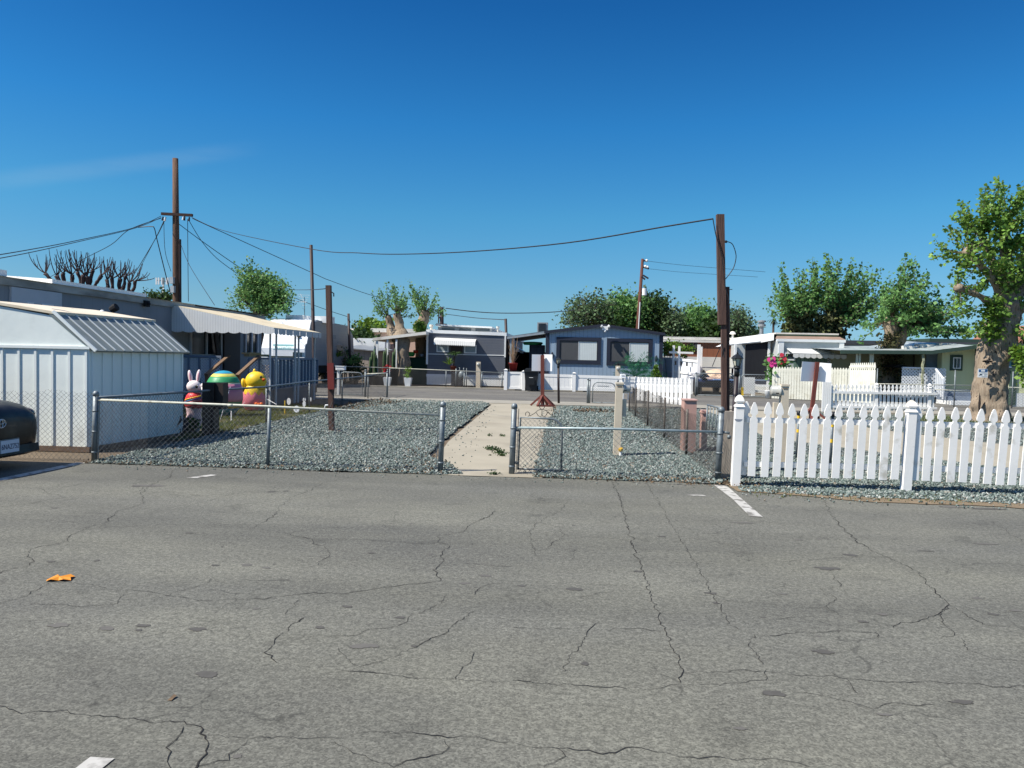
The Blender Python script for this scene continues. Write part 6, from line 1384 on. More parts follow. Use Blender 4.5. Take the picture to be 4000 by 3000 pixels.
# ---- centre pollards by the patio
YP2 = 42.0
A = lambda x, y, dy=0: at(x, y, YP2 + dy)
t = thing('tree', 'pollarded tree with a massive pale trunk under the patio cover and sprouting forked stubs', 'tree', tuple(gp(1572, 1495)), 'trees'); mb = MB()
b0 = at(1572, 1480, 39.55)
bumpy(mb, [Vector((b0.x, 39.55, -.02)), at(1574, 1440, 39.55), at(1577, 1380, 39.6), at(1570, 1330, 39.8)], [.44, .33, .31, .36], 16, .2, 2.6, 5, .15)
bumpy(mb, [at(1560, 1335, 39.8), at(1570, 1300, 40.2), at(1560, 1265, 40.3), at(1550, 1225, 40.3)], [.34, .30, .22, .19], 12, .3, 3); bumpy(mb, [at(1560, 1340, 39.9), at(1535, 1305, 40.4), at(1522, 1270, 40.6), at(1512, 1232, 40.6)], [.3, .28, .2, .17], 12, .3, 3)
mb.build('trunk', m_bark, t, True)
kn = [at(1550, 1225, 40.3), at(1512, 1232, 40.6), at(1560, 1240, 40.3), at(1518, 1245, 40.6)]
tg = blobpts([(1505, 1105, 12, 10, 1.3), (1490, 1140, 22, 22, 1), (1470, 1170, 16, 14, .9), (1465, 1200, 16, 22, .8), (1530, 1120, 14, 20, 1.2), (1548, 1145, 26, 26, 1.3), (1580, 1150, 22, 26, 1), (1590, 1180, 30, 30, 1.1), (1500, 1190, 30, 30, 1), (1555, 1190, 40, 30, 1.1), (1480, 1230, 18, 16, .8), (1600, 1230, 34, 14, .7), (1570, 1255, 24, 8, .6), (1455, 1140, 8, 5, .5)], 40.4, 1.3, 62, 2)
mb = MB(); lp_ = shootset(mb, kn, tg, .016, .06, .2, 2, .5, .13); mb.build('shoots', m_twig, t); leaves('foliage', lp_, .125, m_leaf2, t, 4, .06, .35, 2)
t = thing('tree', 'smaller pollard with ivy at its foot rising beside the dark grey home roof', 'tree', (at(1645, 1400, YP2).x, YP2, 0), 'trees'); mb = MB()
b0 = A(1645, 1400); b0.z = 0
bumpy(mb, [b0, A(1642, 1330), A(1645, 1270), A(1655, 1240), A(1662, 1215)], [.3, .3, .33, .34, .3], 12, .3, 2.5); mb.build('trunk', m_bark, t, True)
kn = [A(1662, 1218), A(1650, 1225), A(1640, 1240)]
tg = blobpts([(1600, 1105, 12, 12, 1.2), (1625, 1120, 14, 14, 1), (1615, 1150, 24, 26, 1), (1660, 1135, 16, 20, 1.2), (1650, 1165, 26, 24, 1), (1690, 1150, 14, 8, .8), (1700, 1185, 24, 22, 1), (1730, 1205, 18, 20, .9), (1700, 1230, 24, 14, .8), (1640, 1200, 30, 26, 1.1), (1735, 1235, 12, 8, .6), (1705, 1142, 6, 4, .8)], YP2, 1.2, 56, 5)
mb = MB(); lp_ = shootset(mb, kn, tg, .016, .06, .2, 5, .5, .13); mb.build('shoots', m_twig, t); leaves('foliage', lp_, .125, m_leaf2, t, 4, .06, .35, 9)
leaves('ivy', blobpts([(1640, 1275, 20, 22)], YP2 - .3, .4, 110, 1), .15, m_leafb, t, 5, .1, .4, 3)
# ---- round tree behind the left home
YL = 37
t = thing('tree', 'round leafy green tree behind the tan porch awning', 'tree', (at(1010, 1300, YL).x, YL, 0), 'trees'); mb = MB(); A = lambda x, y, dy=0: at(x, y, YL + dy)
b0 = A(1015, 1400); b0.z = 0
bumpy(mb, [b0, A(1015, 1280), A(1010, 1200)], [.26, .2, .14], 10, .15); 
for q in ((970, 1110), (1050, 1120), (1010, 1080), (1090, 1160), (940, 1160)): bumpy(mb, [A(1013, 1240), A((1013 + q[0]) / 2, (1230 + q[1]) / 2), A(*q)], [.1, .07, .03], 6, .2)
mb.build('trunk', m_barkd, t, True)
kn = [A(1013, 1210), A(985, 1160), A(1050, 1170), A(1015, 1130)]
bl = [(972, 1030, 12, 26, .5), (920, 1040, 6, 22, .5), (1003, 1022, 7, 22, .25), (960, 1080, 40, 40, 1), (1020, 1090, 50, 40, 1.2), (1080, 1110, 50, 40, 1.2), (1120, 1150, 34, 34, 1), (960, 1150, 50, 50, 1.1), (1040, 1160, 70, 60, 1.5), (1100, 1190, 50, 36, 1.2), (1040, 1215, 70, 26, 1.2), (900, 1175, 16, 10, .4), (920, 1205, 24, 12, .5), (1120, 1220, 20, 10, .5), (890, 1130, 14, 10, .3)]
tg = blobpts(bl, YL, 2.0, 260, 9); mb = MB(); lp_ = shootset(mb, kn, tg, .018, .1, .0, 9, .4, .2); mb.build('shoots', m_twig, t); leaves('foliage', lp_, .13, m_leaf2, t, 8, .13, .2, 11)
# ---- bare pollards
YBare = 46
ZB = lambda x, y, dy=0: at(x / 1.7015, 550 + y / 1.7015, YBare + dy)
for lab, seed, stems in (('bare pollarded tree with many upright shoots above the left home, the wider one', 1, [((375, 985), (300, 880), (255, 730), 5), ((410, 990), (378, 900), (368, 712), 3), ((432, 990), (420, 880), (405, 770), 3), ((483, 995), (478, 890), (430, 706), 5), ((540, 1000), (515, 870), (500, 712), 5), ((580, 1008), (578, 900), (530, 714), 6), ((590, 1008), (615, 860), (618, 730), 5), ((615, 1012), (672, 895), (690, 755), 4), ((560, 1005), (555, 890), (575, 765), 3)]),
                         ('bare pollarded tree with upright shoots beside the utility pole, the narrower one', 2, [((703, 1010), (712, 925), (713, 760), 3), ((745, 1012), (745, 915), (762, 775), 6), ((800, 1015), (798, 915), (802, 762), 5), ((808, 1015), (830, 900), (852, 793), 3), ((860, 1018), (858, 945), (872, 790), 5), ((862, 1018), (900, 930), (967, 865), 3)])):
    c = ZB(*stems[3][0]); t = thing('tree', lab, 'tree', (c.x, YBare, 0), 'bare pollarded trees'); mb = MB(); tw = MB(); rd = random.Random(seed)
    base = Vector((c.x, YBare, 0)); bumpy(mb, [base, Vector((c.x, YBare, 1.9)), Vector((c.x, YBare, 2.7))], [.35, .35, .4], 12, .2)
    for s_, k_, e_, n_ in stems:
        dy = rd.uniform(-.6, .6); a = ZB(*s_, dy * .5); a2 = a.lerp(base + Vector((0, 0, 2.5)), .5); a2.z = min(a.z - .4, 2.9); b = ZB(*k_, dy); e = ZB(*e_, dy)
        mid = a.lerp(b, .5) + Vector((rd.uniform(-.12, .12), 0, 0))
        bumpy(mb, [a2, a, mid, b], [.11, .12, .10, .12], 8, .4, 4, 4)
        for j in range(n_ + 2):
            u = (j - n_ / 2) * .15; ee = e + Vector((u * 1.3 + rd.gauss(0, .06), rd.gauss(0, .3), -abs(u) * .35 - rd.random() * .5 * (j > 0)))
            m1 = b.lerp(ee, .35) + Vector(((ee.x - b.x) * .45, (ee.y - b.y) * .4, -.05)); pts = [b * (1 - q) ** 2 + m1 * 2 * q * (1 - q) + ee * q * q for q in np.linspace(0, 1, 7)]
            tw.tube(pts, [.034, .032, .03, .027, .024, .02, .015], 5, False)
            if rd.random() < .6: q = pts[3]; tw.tube([q, q + Vector((rd.gauss(0, .15), 0, .22))], [.02, .01], 4, False)
    mb.build('trunk', m_barkb, t, True); tw.build('shoots', m_barkb, t)
# ---- far grove and small trees
def mass_tree(lab, Y, blobs, dens, size, m, dy, seed, name='tree', group='far trees', twigs=0, per=7, spread=.5, trunk=True):
    cx = sum(b[0] for b in blobs) / len(blobs); c = at(cx, 1400, Y); t = thing(name, lab, 'tree', (c.x, Y, 0), group)
    mb = MB(); pts = blobpts(blobs, Y, dy, dens, seed); low = at(cx, max(b[1] for b in blobs), Y)
    fork = Vector((c.x, Y, max(.8, low.z * .6)))
    r_ = .012 * Y / 4
    bumpy(mb, [Vector((c.x, Y, -.02)), fork], [r_ * 1.3, r_], 9, .15)
    for p in pts[::max(1, len(pts) // 14)]: bumpy(mb, [fork, fork.lerp(p, .5) + Vector((0, 0, -.1)), p], [r_ * .6, r_ * .35, r_ * .12], 5, .2, sub=2)
    mb.build('trunk', m_barkd, t, True)
    if twigs:
        tw = MB(); 
        for p in pts[::2]:
            for _ in range(twigs): tw.tube([p, p + Vector((random.gauss(0, .4), random.gauss(0, .4), random.random() * .8))], [.03, .012], 3, False)
        tw.build('twigs', m_barkd, t)
    leaves('foliage', pts, size, m, t, per, spread, .1, seed)
mass_tree('tall thin leaved grey green tree behind the left half of the blue home roof', 78, [(2290, 1185, 50, 24, .45), (2320, 1155, 30, 14, .3), (2250, 1220, 40, 30, .9), (2230, 1260, 30, 22, 1), (2300, 1230, 60, 50, 1), (2350, 1240, 50, 50, 1), (2380, 1190, 30, 24, .6)], 300, .30, m_leafg, 2.5, 31, twigs=3, per=11, spread=.5)
mass_tree('dense dark green tree behind the blue home, left of the far utility pole', 80, [(2430, 1200, 50, 36, 1.2), (2400, 1240, 50, 44, 1.3), (2470, 1230, 50, 54, 1.3)], 260, .34, m_leaf2, 3, 32, per=22, spread=.62)
mass_tree('dense green tree right of the far utility pole, over the eave of the blue home', 82, [(2520, 1190, 40, 26, 1), (2560, 1220, 44, 40, 1.2), (2540, 1260, 60, 40, 1.2), (2590, 1265, 24, 36, 1)], 260, .34, m_leafd, 3, 33, per=22, spread=.62)
mass_tree('sparse grey tree between the two dense clumps beyond the brown and white home', 80, [(2630, 1240, 34, 22, .6), (2620, 1275, 40, 30, 1)], 130, .28, m_leafg, 2, 34, twigs=3, per=12)
mass_tree('pointed bushy green tree beyond the brown and white home roof', 84, [(2705, 1230, 18, 24, 1), (2740, 1235, 18, 24, 1), (2690, 1270, 44, 36, 1.2), (2760, 1255, 36, 30, 1.2), (2730, 1290, 70, 34, 1.3)], 320, .34, m_leaf2, 3, 35, per=22, spread=.6)
mass_tree('dark bushy tree behind the tall wooden post', 80, [(2805, 1275, 30, 30, 1), (2800, 1300, 40, 22, 1)], 90, .5, m_leafd, 2, 36, per=12)
mass_tree('rounded grey green tree right of the tall wooden post', 80, [(2880, 1245, 34, 26, .8), (2890, 1285, 38, 34, 1.1)], 180, .28, m_leafg, 2.5, 37, twigs=3, per=14)
mass_tree('small distant tree beside the far roof vent', 110, [(2945, 1310, 22, 14, 1)], 50, .55, m_leafd, 2, 38, per=9)
mass_tree('bright round green tree left of the centre pollards', 52, [(1455, 1285, 34, 22, 1.2), (1450, 1315, 36, 30, 1.2), (1485, 1300, 22, 30, 1)], 150, .26, m_leafb, 1.6, 39, per=13, spread=.32)
mass_tree('dark hedge like tree between the leaning post and the beige shed', 50, [(1390, 1320, 30, 26, 1), (1425, 1330, 36, 28, 1), (1400, 1345, 50, 16, 1)], 150, .24, m_leafd, 1.3, 40, per=13, spread=.3)
mass_tree('narrow dark conifer behind the awning home', 60, [(3090, 1285, 10, 24, 1)], 60, .3, m_leafd, .8, 41, per=10, spread=.25)
mass_tree('small tree far left of the utility pole above the home roof', 120, [(590, 1158, 16, 10, 1), (645, 1158, 22, 14, 1)], 60, .5, m_leafd, 2, 42, per=9)
mass_tree('far green tree seen through the gap at the right edge', 90, [(3990, 1380, 60, 30, 1), (4040, 1350, 60, 40, 1)], 120, .5, m_leafd, 3, 43, per=10)
for k, (x, yt, yb, Y, lab) in enumerate(((3022, 1232, 1310, 150, 'tall thin palm far behind the awning home'), (3284, 1306, 1330, 110, 'low palm crown just above the roof of the awning home'))):
    p = at(x, yt + 12, Y); q = at(x - 2, yb, Y); t = thing('palm_tree', lab, 'palm', (q.x, Y, 0), 'palms'); mb = MB(); mb.tube([(q.x, Y, 0), (q.x, Y, q.z), (p.x, Y, p.z)], [.28, .22, .2], 8); mb.build('trunk', m_barkd, t, True)
    mb = MB(); S = 1.1
    for j in range(34):
        a_ = j * 2.4; el = math.sin(j * 1.7) * 1.1; d = Vector((math.cos(a_) * math.cos(el), math.sin(a_) * math.cos(el), math.sin(el))); e = Vector((p.x, Y, p.z)) + d * S; e2 = e + Vector((d.x * .4, d.y * .4, -.5)); s = Vector((-d.y, d.x, 0)) * .16
        c = Vector((p.x, Y, p.z)); mb.quad(c, e - s, e2, e + s)
    mb.build('fronds', m_leafd, t)
# ---------------- lawn
lawn = [(-6.52, 12.6), (-6.56, 19), (-6.7, 22.4), (-8.3, 22.3), (-8.4, 20.9), (-11, 20.9), (-11, 13.75), (-11, 13.4), (-6.8, 13.4), (-6.85, 12.6)]
m_lawn = mat('lawn_soil', (84, 84, 44), .95, rgb2=(100, 84, 58), scale=1.6, bump=.6, bscale=30, dirt=(54, 66, 28), dscale=.8, dcut=(.45, .6))
o = sheet('lawn', lawn, .003, m_lawn)
def grass(name, poly, n, h, m, label, box=None, z=.0):
    P_ = np.array(poly); x0, y0 = P_.min(0); x1, y1 = P_.max(0); x = rng.uniform(x0, x1, n); y = rng.uniform(y0, y1, n)
    k = in_poly(poly, x, y); x = x[k]; y = y[k]
    d = np.array([noise.noise(Vector((a * .9, b * .9, 1))) for a, b in zip(x, y)]) + rng.normal(0, .22, len(x)); k = d > -.12; x = x[k]; y = y[k]; n = len(x)
    a = rng.random(n) * 6.28; hh = h * rng.uniform(.4, 1.2, n); w_ = .006 + .004 * rng.random(n); lx = np.cos(a) * hh * .5; ly = np.sin(a) * hh * .5
    V_ = np.stack([np.stack([x - np.sin(a) * w_, y + np.cos(a) * w_, np.full(n, z)], 1), np.stack([x + np.sin(a) * w_, y - np.cos(a) * w_, np.full(n, z)], 1), np.stack([x + lx, y + ly, z + hh], 1)], 1)
    o = npmesh(name, V_.reshape(-1, 3), np.arange(n * 3).reshape(n, 3), m); tag(o, label, 'grass', kind='stuff'); return o
m_grass = leafmat('grass_blades', (98, 104, 44), (66, 82, 30), .5)
grass('grass', lawn, 60000, .055, m_grass, 'patchy short grass around the inflatables behind the fence')
grass('weeds', [(2.1, 8.75), (9, 8.6), (9, 9.1), (2.1, 9.3)], 1500, .032, m_grass, 'thin weeds along the edge of the lot under the white pickets')
grass('grass', [(9.5, 20.2), (16, 20.2), (16, 23.9), (9.5, 23.9)], 9000, .10, m_grass, 'grass around the foot of the big sunlit trunk')
for x, y, n_, s in ((2180, 1751, 90, .16), (2205, 1757, 80, .16), (2230, 1771, 90, .18), (2240, 1782, 60, .14), (2208, 1755, 60, .1), (2195, 1704, 30, .08), (2240, 1705, 30, .08), (2212, 1855, 40, .09)):
    s_ = .45 if y < 1710 or y > 1850 else 1.0
    px = 1600 + (x - 1900) * 1.0 if False else x
zz = lambda x, y: gp(1600 + x / 3.16, 1400 + y / 3.16)
k = 0
for x, y, n_, s in ((1000, 1118, 26, .05), (1040, 1138, 30, .06), (1105, 1172, 34, .07), (1130, 1208, 22, .045), (990, 962, 10, .035), (1140, 965, 10, .03), (1040, 1442, 12, .045)):
    c = zz(x, y); pts = [(c.x + random.gauss(0, s), c.y + random.gauss(0, s * .5), .015) for _ in range(n_)]
    t = leaves('weed_tuft', pts, .034, m_leafd, None, 3, .012, -.6, 50 + k); k += 1
    tag(t, ['weed tuft highest in the row growing in the walkway', 'weed tuft second in the row growing in the walkway', 'largest weed tuft in the walkway', 'weed tuft lowest in the slanting row in the walkway', 'tiny left weed in the walkway joint', 'tiny right weed in the walkway joint', 'weed at the lot edge of the walkway'][k - 1], 'weed', 'weeds in the walkway')
# dry leaf litter along the edges
for poly, n_, lab, s in (([(-6.5, 9.6), (-1.6, 9.55), (-1.6, 9.75), (-6.5, 9.85)], 260, 'dry leaf litter along the lot edge of the left gravel', .02), ([(-.4, 9.55), (2.3, 9.35), (2.6, 9.6), (1.6, 9.85), (-.4, 9.7)], 420, 'dry leaf litter by the grey plank and the right gravel edge', .02), ([(-2.1, 9.8), (-1.35, 9.75), (-1.6, 10.6), (-2.4, 12.4), (-2.7, 12.4)], 200, 'brown litter beside the walkway edge', .02), ([(-.55, 10), (-.2, 10), (-.35, 24), (-.6, 24)], 300, 'brown litter along the right walkway edge', .018), ([(.2, 21.8), (1.3, 21.8), (1.3, 23.2), (.2, 23.2)], 240, 'patch of brown litter in the right gravel bed', .04), ([(-6.9, 20), (-5.9, 20), (-5.2, 25), (-6.6, 25.9)], 700, 'brown litter in the far corner of the left gravel bed', .035)):
    P_ = np.array(poly); x = rng.uniform(P_[:, 0].min(), P_[:, 0].max(), n_ * 3); y = rng.uniform(P_[:, 1].min(), P_[:, 1].max(), n_ * 3); kk = in_poly(poly, x, y)
    pts = np.stack([x[kk], y[kk], np.full(kk.sum(), .03)], 1)[:n_]
    o = leaves('leaf_litter', pts, s * 1.6, mat('dead_leaf', (104, 86, 64), .9, rgb2=(74, 60, 46), scale=8, island=.4), None, 1, .01, .0, 3); tag(o, lab, 'litter', kind='stuff')
# ---------------- garden plants
def tuft(name, lab, c, n, L, m, cat='plant', up=.8, w=.03, group=None, parent=None, nm='leaves', curl=.3):
    mb = MB(); c = Vector(c)
    for i in range(n):
        a_ = i * 2.399; el = up * (.35 + .65 * random.random()); d = Vector((math.cos(a_) * math.cos(el * 1.4), math.sin(a_) * math.cos(el * 1.4), math.sin(el * 1.4))); l_ = L * random.uniform(.7, 1.1)
        s = Vector((-d.y, d.x, 0)).normalized() * w; p1 = c + d * l_ * .5; p2 = c + d * l_ - Vector((0, 0, curl * l_ * .3))
        mb.quad(c - s * .4, p1 - s, p2, p1 + s)
    if parent is not None: return mb.build(nm, m, parent)
    o = mb.build(name, m); return tag(o, lab, cat, group)
def shrub(name, lab, blobs, Y, dy, n, size, m, seed, group='garden plants', per=5):
    pts = blobpts(blobs, Y, dy, n, seed); cx = at(blobs[0][0], 1500, Y).x; t = thing(name, lab, 'plant', (cx, Y, 0), group)
    mb = MB()
    for p in pts[::max(1, n // 12)]: mb.tube([(cx + (p.x - cx) * .3, Y, 0), (p.x, p.y, p.z)], [.02, .01], 5, False)
    mb.build('stems', m_twig, t); leaves('foliage', pts, size, m, t, per, size * .7, .0, seed); return t
shrub('shrub', 'tall dark shrub behind the far fence beside the trailer end', [(1268, 1415, 14, 30, 1), (1262, 1445, 20, 24, 1)], 38.8, .5, 70, .13, m_leafd, 51)
shrub('shrub', 'grey green bushy shrub right of the red patched post', [(1345, 1385, 24, 26, 1), (1335, 1420, 30, 20, 1)], 40, .6, 70, .12, m_leafg, 52)
shrub('shrub', 'low mixed shrubs behind the white mailbox', [(1370, 1435, 30, 20, 1), (1400, 1445, 30, 18, 1)], 38.9, .5, 90, .12, m_leafd, 53)
shrub('shrub', 'dark shrub with dry stems beside the beige shed', [(1395, 1410, 24, 20, .8), (1380, 1400, 16, 20, .6)], 39.6, .5, 60, .12, m_leaf2, 54)
shrub('shrub', 'low ground shrubs along the far fence left of the cactus', [(1285, 1465, 40, 22, 1), (1420, 1468, 34, 16, 1)], 38.6, .3, 110, .11, m_leafd, 55)
tuft('yucca', 'spiky yucca rosette right of the red patched post', at(1318, 1395, 38.7), 34, .55, m_leafb, group='garden plants', w=.035)
tuft('yucca', 'spiky plant rosette in front of the beige shed', at(1372, 1425, 38.5), 26, .45, m_leaf2, group='garden plants', w=.03)
st_ = MB(); 
for x, yt, yb in ((1366, 1280, 1410), (1335, 1385, 1460), (1360, 1400, 1450)): p = at(x, yt, 38.8); st_.tube([at(x, yb, 38.8), p], .03, 6)
m_cac = mat('cactus_green', (72, 96, 58), .7, rgb2=(48, 70, 40), scale=9, stretch=(1, 1, .3))
for (xs_, lab) in (([(1447, 1458, 1395), (1452, 1455, 1375), (1458, 1457, 1362), (1463, 1458, 1370), (1468, 1456, 1388)], 'tall cluster of columnar cactus left of the patio posts'), ([(1500, 1460, 1372), (1506, 1460, 1360), (1512, 1460, 1385)], 'columnar cactus between the first and second patio posts'), ([(1536, 1462, 1375), (1541, 1462, 1362), (1530, 1462, 1400)], 'columnar cactus beside the right patio post')):
    Y = 39.0; cx = at(xs_[0][0], 1460, Y).x; t = thing('cactus', lab, 'cactus', (cx, Y, 0), 'columnar cacti')
    for i, (x, yb, yt) in enumerate(xs_):
        p = at(x, yt, Y); q = at(x - 4 + i * 1.5, 1490, Y); mb = MB(); n_ = 10; pts = [Vector((q.x, Y + .1 * (i % 3), 0)).lerp(Vector((p.x, Y + .1 * (i % 3), p.z)), u) for u in np.linspace(0, 1, n_)]
        mb.tube(pts, [.05] * (n_ - 1) + [.03], 8); mb.build('stem', m_cac, t, True)
def pot(name, lab, c, r, h, col, plant=None, taper=.75, cat='pot', group=None):
    t = thing(name, lab, cat, tuple(c), group); mb = MB(); m_ = mat('pot_%d_%d_%d' % col, col, .6, var=.06)
    mb.lathe(c, [(r * taper, 0), (r, h * .92), (r * 1.06, h * .93), (r * 1.06, h), (r * .9, h), (r * .85, h * .9)], 16); mb.build('pot', m_, t, True)
    if plant: plant(t, Vector(c) + Vector((0, 0, h)))
    return t
Yk = 36.9
for x, lab in ((1513, 'white square planter by the end of the dividing fence'), (1594, 'white planter with a small green plant before the shade cloth')):
    c = at(x, 1500, Yk); c.z = .05; t = thing('planter', lab, 'planter', tuple(c), 'white planters'); s0, s1, h = .12, .18, .46
    mb = MB(); mb.add([(c.x - s0, Yk - s0, .05), (c.x + s0, Yk - s0, .05), (c.x + s0, Yk + s0, .05), (c.x - s0, Yk + s0, .05), (c.x - s1, Yk - s1, h), (c.x + s1, Yk - s1, h), (c.x + s1, Yk + s1, h), (c.x - s1, Yk + s1, h)], [(3, 2, 1, 0), (0, 1, 5, 4), (1, 2, 6, 5), (2, 3, 7, 6), (3, 0, 4, 7), (4, 5, 6, 7)]); mb.build('pot', m_trimw, t)
    if x > 1550: leaves('foliage', [(c.x + random.gauss(0, .06), Yk + random.gauss(0, .06), h + random.random() * .5) for _ in range(34)], .09, m_leafb, t, 3, .04, 0, 5)
shrub('flowering_shrub', 'red flowering bush behind the first white planter', [(1513, 1437, 7, 7, 1), (1510, 1448, 6, 8, 1)], 38.2, .2, 50, .1, mat('red_petals', (150, 20, 30), .6, island=.4), 61)
for x, Y, c_, lab in ((1445, 38.4, (44, 46, 48), 'black nursery pot at the foot of the cactus cluster'), (1485, 38.4, (50, 50, 50), 'black nursery pot between the patio posts'), (1535, 38.6, (40, 42, 44), 'tall black pot beside the right patio post')):
    p = at(x, 1480, Y); pot('nursery_pot', lab, (p.x, Y, 0.0), .28, .5 if x < 1530 else .9, c_, None, .85, 'pot', 'black nursery pots')
# potted palm, pots near grey home
p = at(1770, 1458, 39.2); t = pot('potted_palm', 'potted palm with drooping fronds before the dark grey home', (p.x, 39.2, .75), .16, .3, (120, 56, 44), None, .7, 'plant')
mb = MB(); mb.tube([(p.x, 39.2, .9), (p.x + .06, 39.2, 1.55)], .05, 7); mb.build('stem', m_barkd, t)
tuft('', '', Vector((p.x + .08, 39.2, 1.6)), 60, .62, m_leafd, parent=t, nm='fronds', w=.03, up=.5, curl=1.3); tuft('', '', Vector((p.x - .2, 39.15, 1.1)), 26, .5, m_leafb, parent=t, nm='fronds', w=.025, up=.9)
mb = MB(); mb.box(p.x - .05, p.x + .5, 38.9, 39.4, .05, .72); o = mb.build('plant_stand', mat('dark_crate', (48, 48, 50), .8, var=.15)); tag(o, 'dark crate holding up the potted palm', 'crate')
# carport dry plant in red pot
p = at(2004, 1450, 37.8); t = pot('potted_shrub', 'dry twiggy plant in a red pot beside the carport post', (p.x, 37.8, .88), .22, .40, (150, 40, 36), None, .75, 'plant')
mb = MB()
for i in range(46): a_ = i * 2.4; r_ = random.random() * .3; e = Vector((p.x + math.cos(a_) * r_, 37.8 + math.sin(a_) * r_, 1.5 + random.random() * 1.1)); mb.tube([(p.x, 37.8, 1.25), e.lerp(Vector((p.x, 37.8, 1.2)), .4), e], [.012, .01, .006], 4, False)
mb.build('twigs', mat('dry_twig', (140, 116, 92), .9, var=.1), t)
mb = MB(); mb.box(p.x - .3, p.x + .3, 37.5, 38.1, .0, .88); o = mb.build('pot_stand', m_dark); tag(o, 'dark stand under the red pot', 'stand')
# sago fern and little conifer before the blue home
c = at(2480, 1480, 37.6); t = thing('fern_palm', 'large fern like palm with spreading green fronds beneath the right window of the blue home', 'plant', (c.x, 37.6, 0), 'garden plants')
mb = MB(); base = Vector((c.x, 37.6, .75)); mb.tube([(c.x, 37.6, 0), base], .12, 8); mb.build('stem', m_barkd, t)
mb = MB()
for i in range(22):
    a_ = i * 2.399; d = Vector((math.cos(a_), math.sin(a_) * .5, 0)); L = .95 * random.uniform(.7, 1.15); up = random.choice((.15, .3, .6, .9, 1.15))
    if i % 5 == 0: d.x = abs(d.x) + .5
    pts = [base + d * L * u + Vector((0, 0, up * L * math.sin(u * 2.2) * .9)) for u in np.linspace(0, 1, 10)]
    for j in range(1, 10):
        dd = (pts[j] - pts[j - 1]).normalized(); s = dd.cross(Vector((0, 1, 0))); s = s.normalized() if s.length > .01 else Vector((0, 0, 1)); wl = .24 * math.sin(math.pi * (j + .5) / 11)
        for sg_ in (-1, 1):
            for q_ in (0, .5): b_ = pts[j - 1].lerp(pts[j], q_); mb.quad(b_, b_ + dd * .05 + s * sg_ * wl * .5, b_ + dd * .09 + s * sg_ * wl - Vector((0, 0, .03)), b_ + dd * .02 + s * sg_ * wl * .5)
mb.build('fronds', leafmat('fern_green', (50, 116, 76), (40, 92, 76), .4), t)
c = at(2561, 1475, 37.3); t = thing('small_conifer', 'small pointed conifer beside the navy corner of the blue home', 'plant', (c.x, 37.3, 0), 'garden plants')
zt_ = at(2561, 1426, 37.3).z; mb = MB(); mb.tube([(c.x, 37.3, 0), (c.x, 37.3, zt_ * .9)], .04, 6); mb.build('trunk', m_barkd, t)
pts = []
for i in range(260): u = random.random(); r_ = .30 * (1 - u) + .02; a_ = random.random() * 6.28; pts.append((c.x + math.cos(a_) * r_, 37.3 + math.sin(a_) * r_, .35 + (zt_ - .4) * u))
leaves('foliage', pts, .10, m_leafb, t, 3, .03, -.8, 5)
# hollyhocks
for (x, Y, yt, lab) in ((3014, 33.9, 1395, 'pink hollyhock at the left end of the off white pickets'), (3050, 34.6, 1378, 'red and pink hollyhock by the white corner post')):
    t = thing('hollyhock', lab, 'plant', (at(x, 1500, Y).x, Y, 0), 'hollyhocks'); pts = blobpts([(x, 1445, 12, 50, 1), (x + 8, 1420, 14, 22, 1)], Y, .3, 90, 3); mb = MB()
    for dx in (-6, 2, 9): mb.tube([at(x + dx, 1540, Y), at(x + dx * 1.2, yt + abs(dx) * 2, Y)], .018, 5)
    mb.build('stems', m_cac, t); leaves('foliage', pts, .16, m_leaf2, t, 4, .1, 0, 8)
    mb = MB()
    for q in range(7): p = at(x + random.uniform(-12, 14), yt + 6 + random.random() * 34, Y - .3); mb.lathe(p, [(.02, 0), (.09, .02), (.10, .05)], 8, rot=Matrix.Rotation(R(80), 3, 'X'))
    mb.build('flowers', mat('pink_petals' if x < 3030 else 'red_pink_petals', (214, 60, 140) if x < 3030 else (190, 50, 70), .6, var=.1), t)
# vine on the pergola
shrub('climbing_vine', 'leafy climbing vine over the fence beside the brown and white home', [(2615, 1352, 26, 18, 1), (2650, 1358, 26, 14, 1), (2690, 1365, 20, 12, 1), (2665, 1382, 16, 12, .8), (2600, 1375, 14, 10, .8)], 40.5, .6, 130, .14, m_leafb, 71)
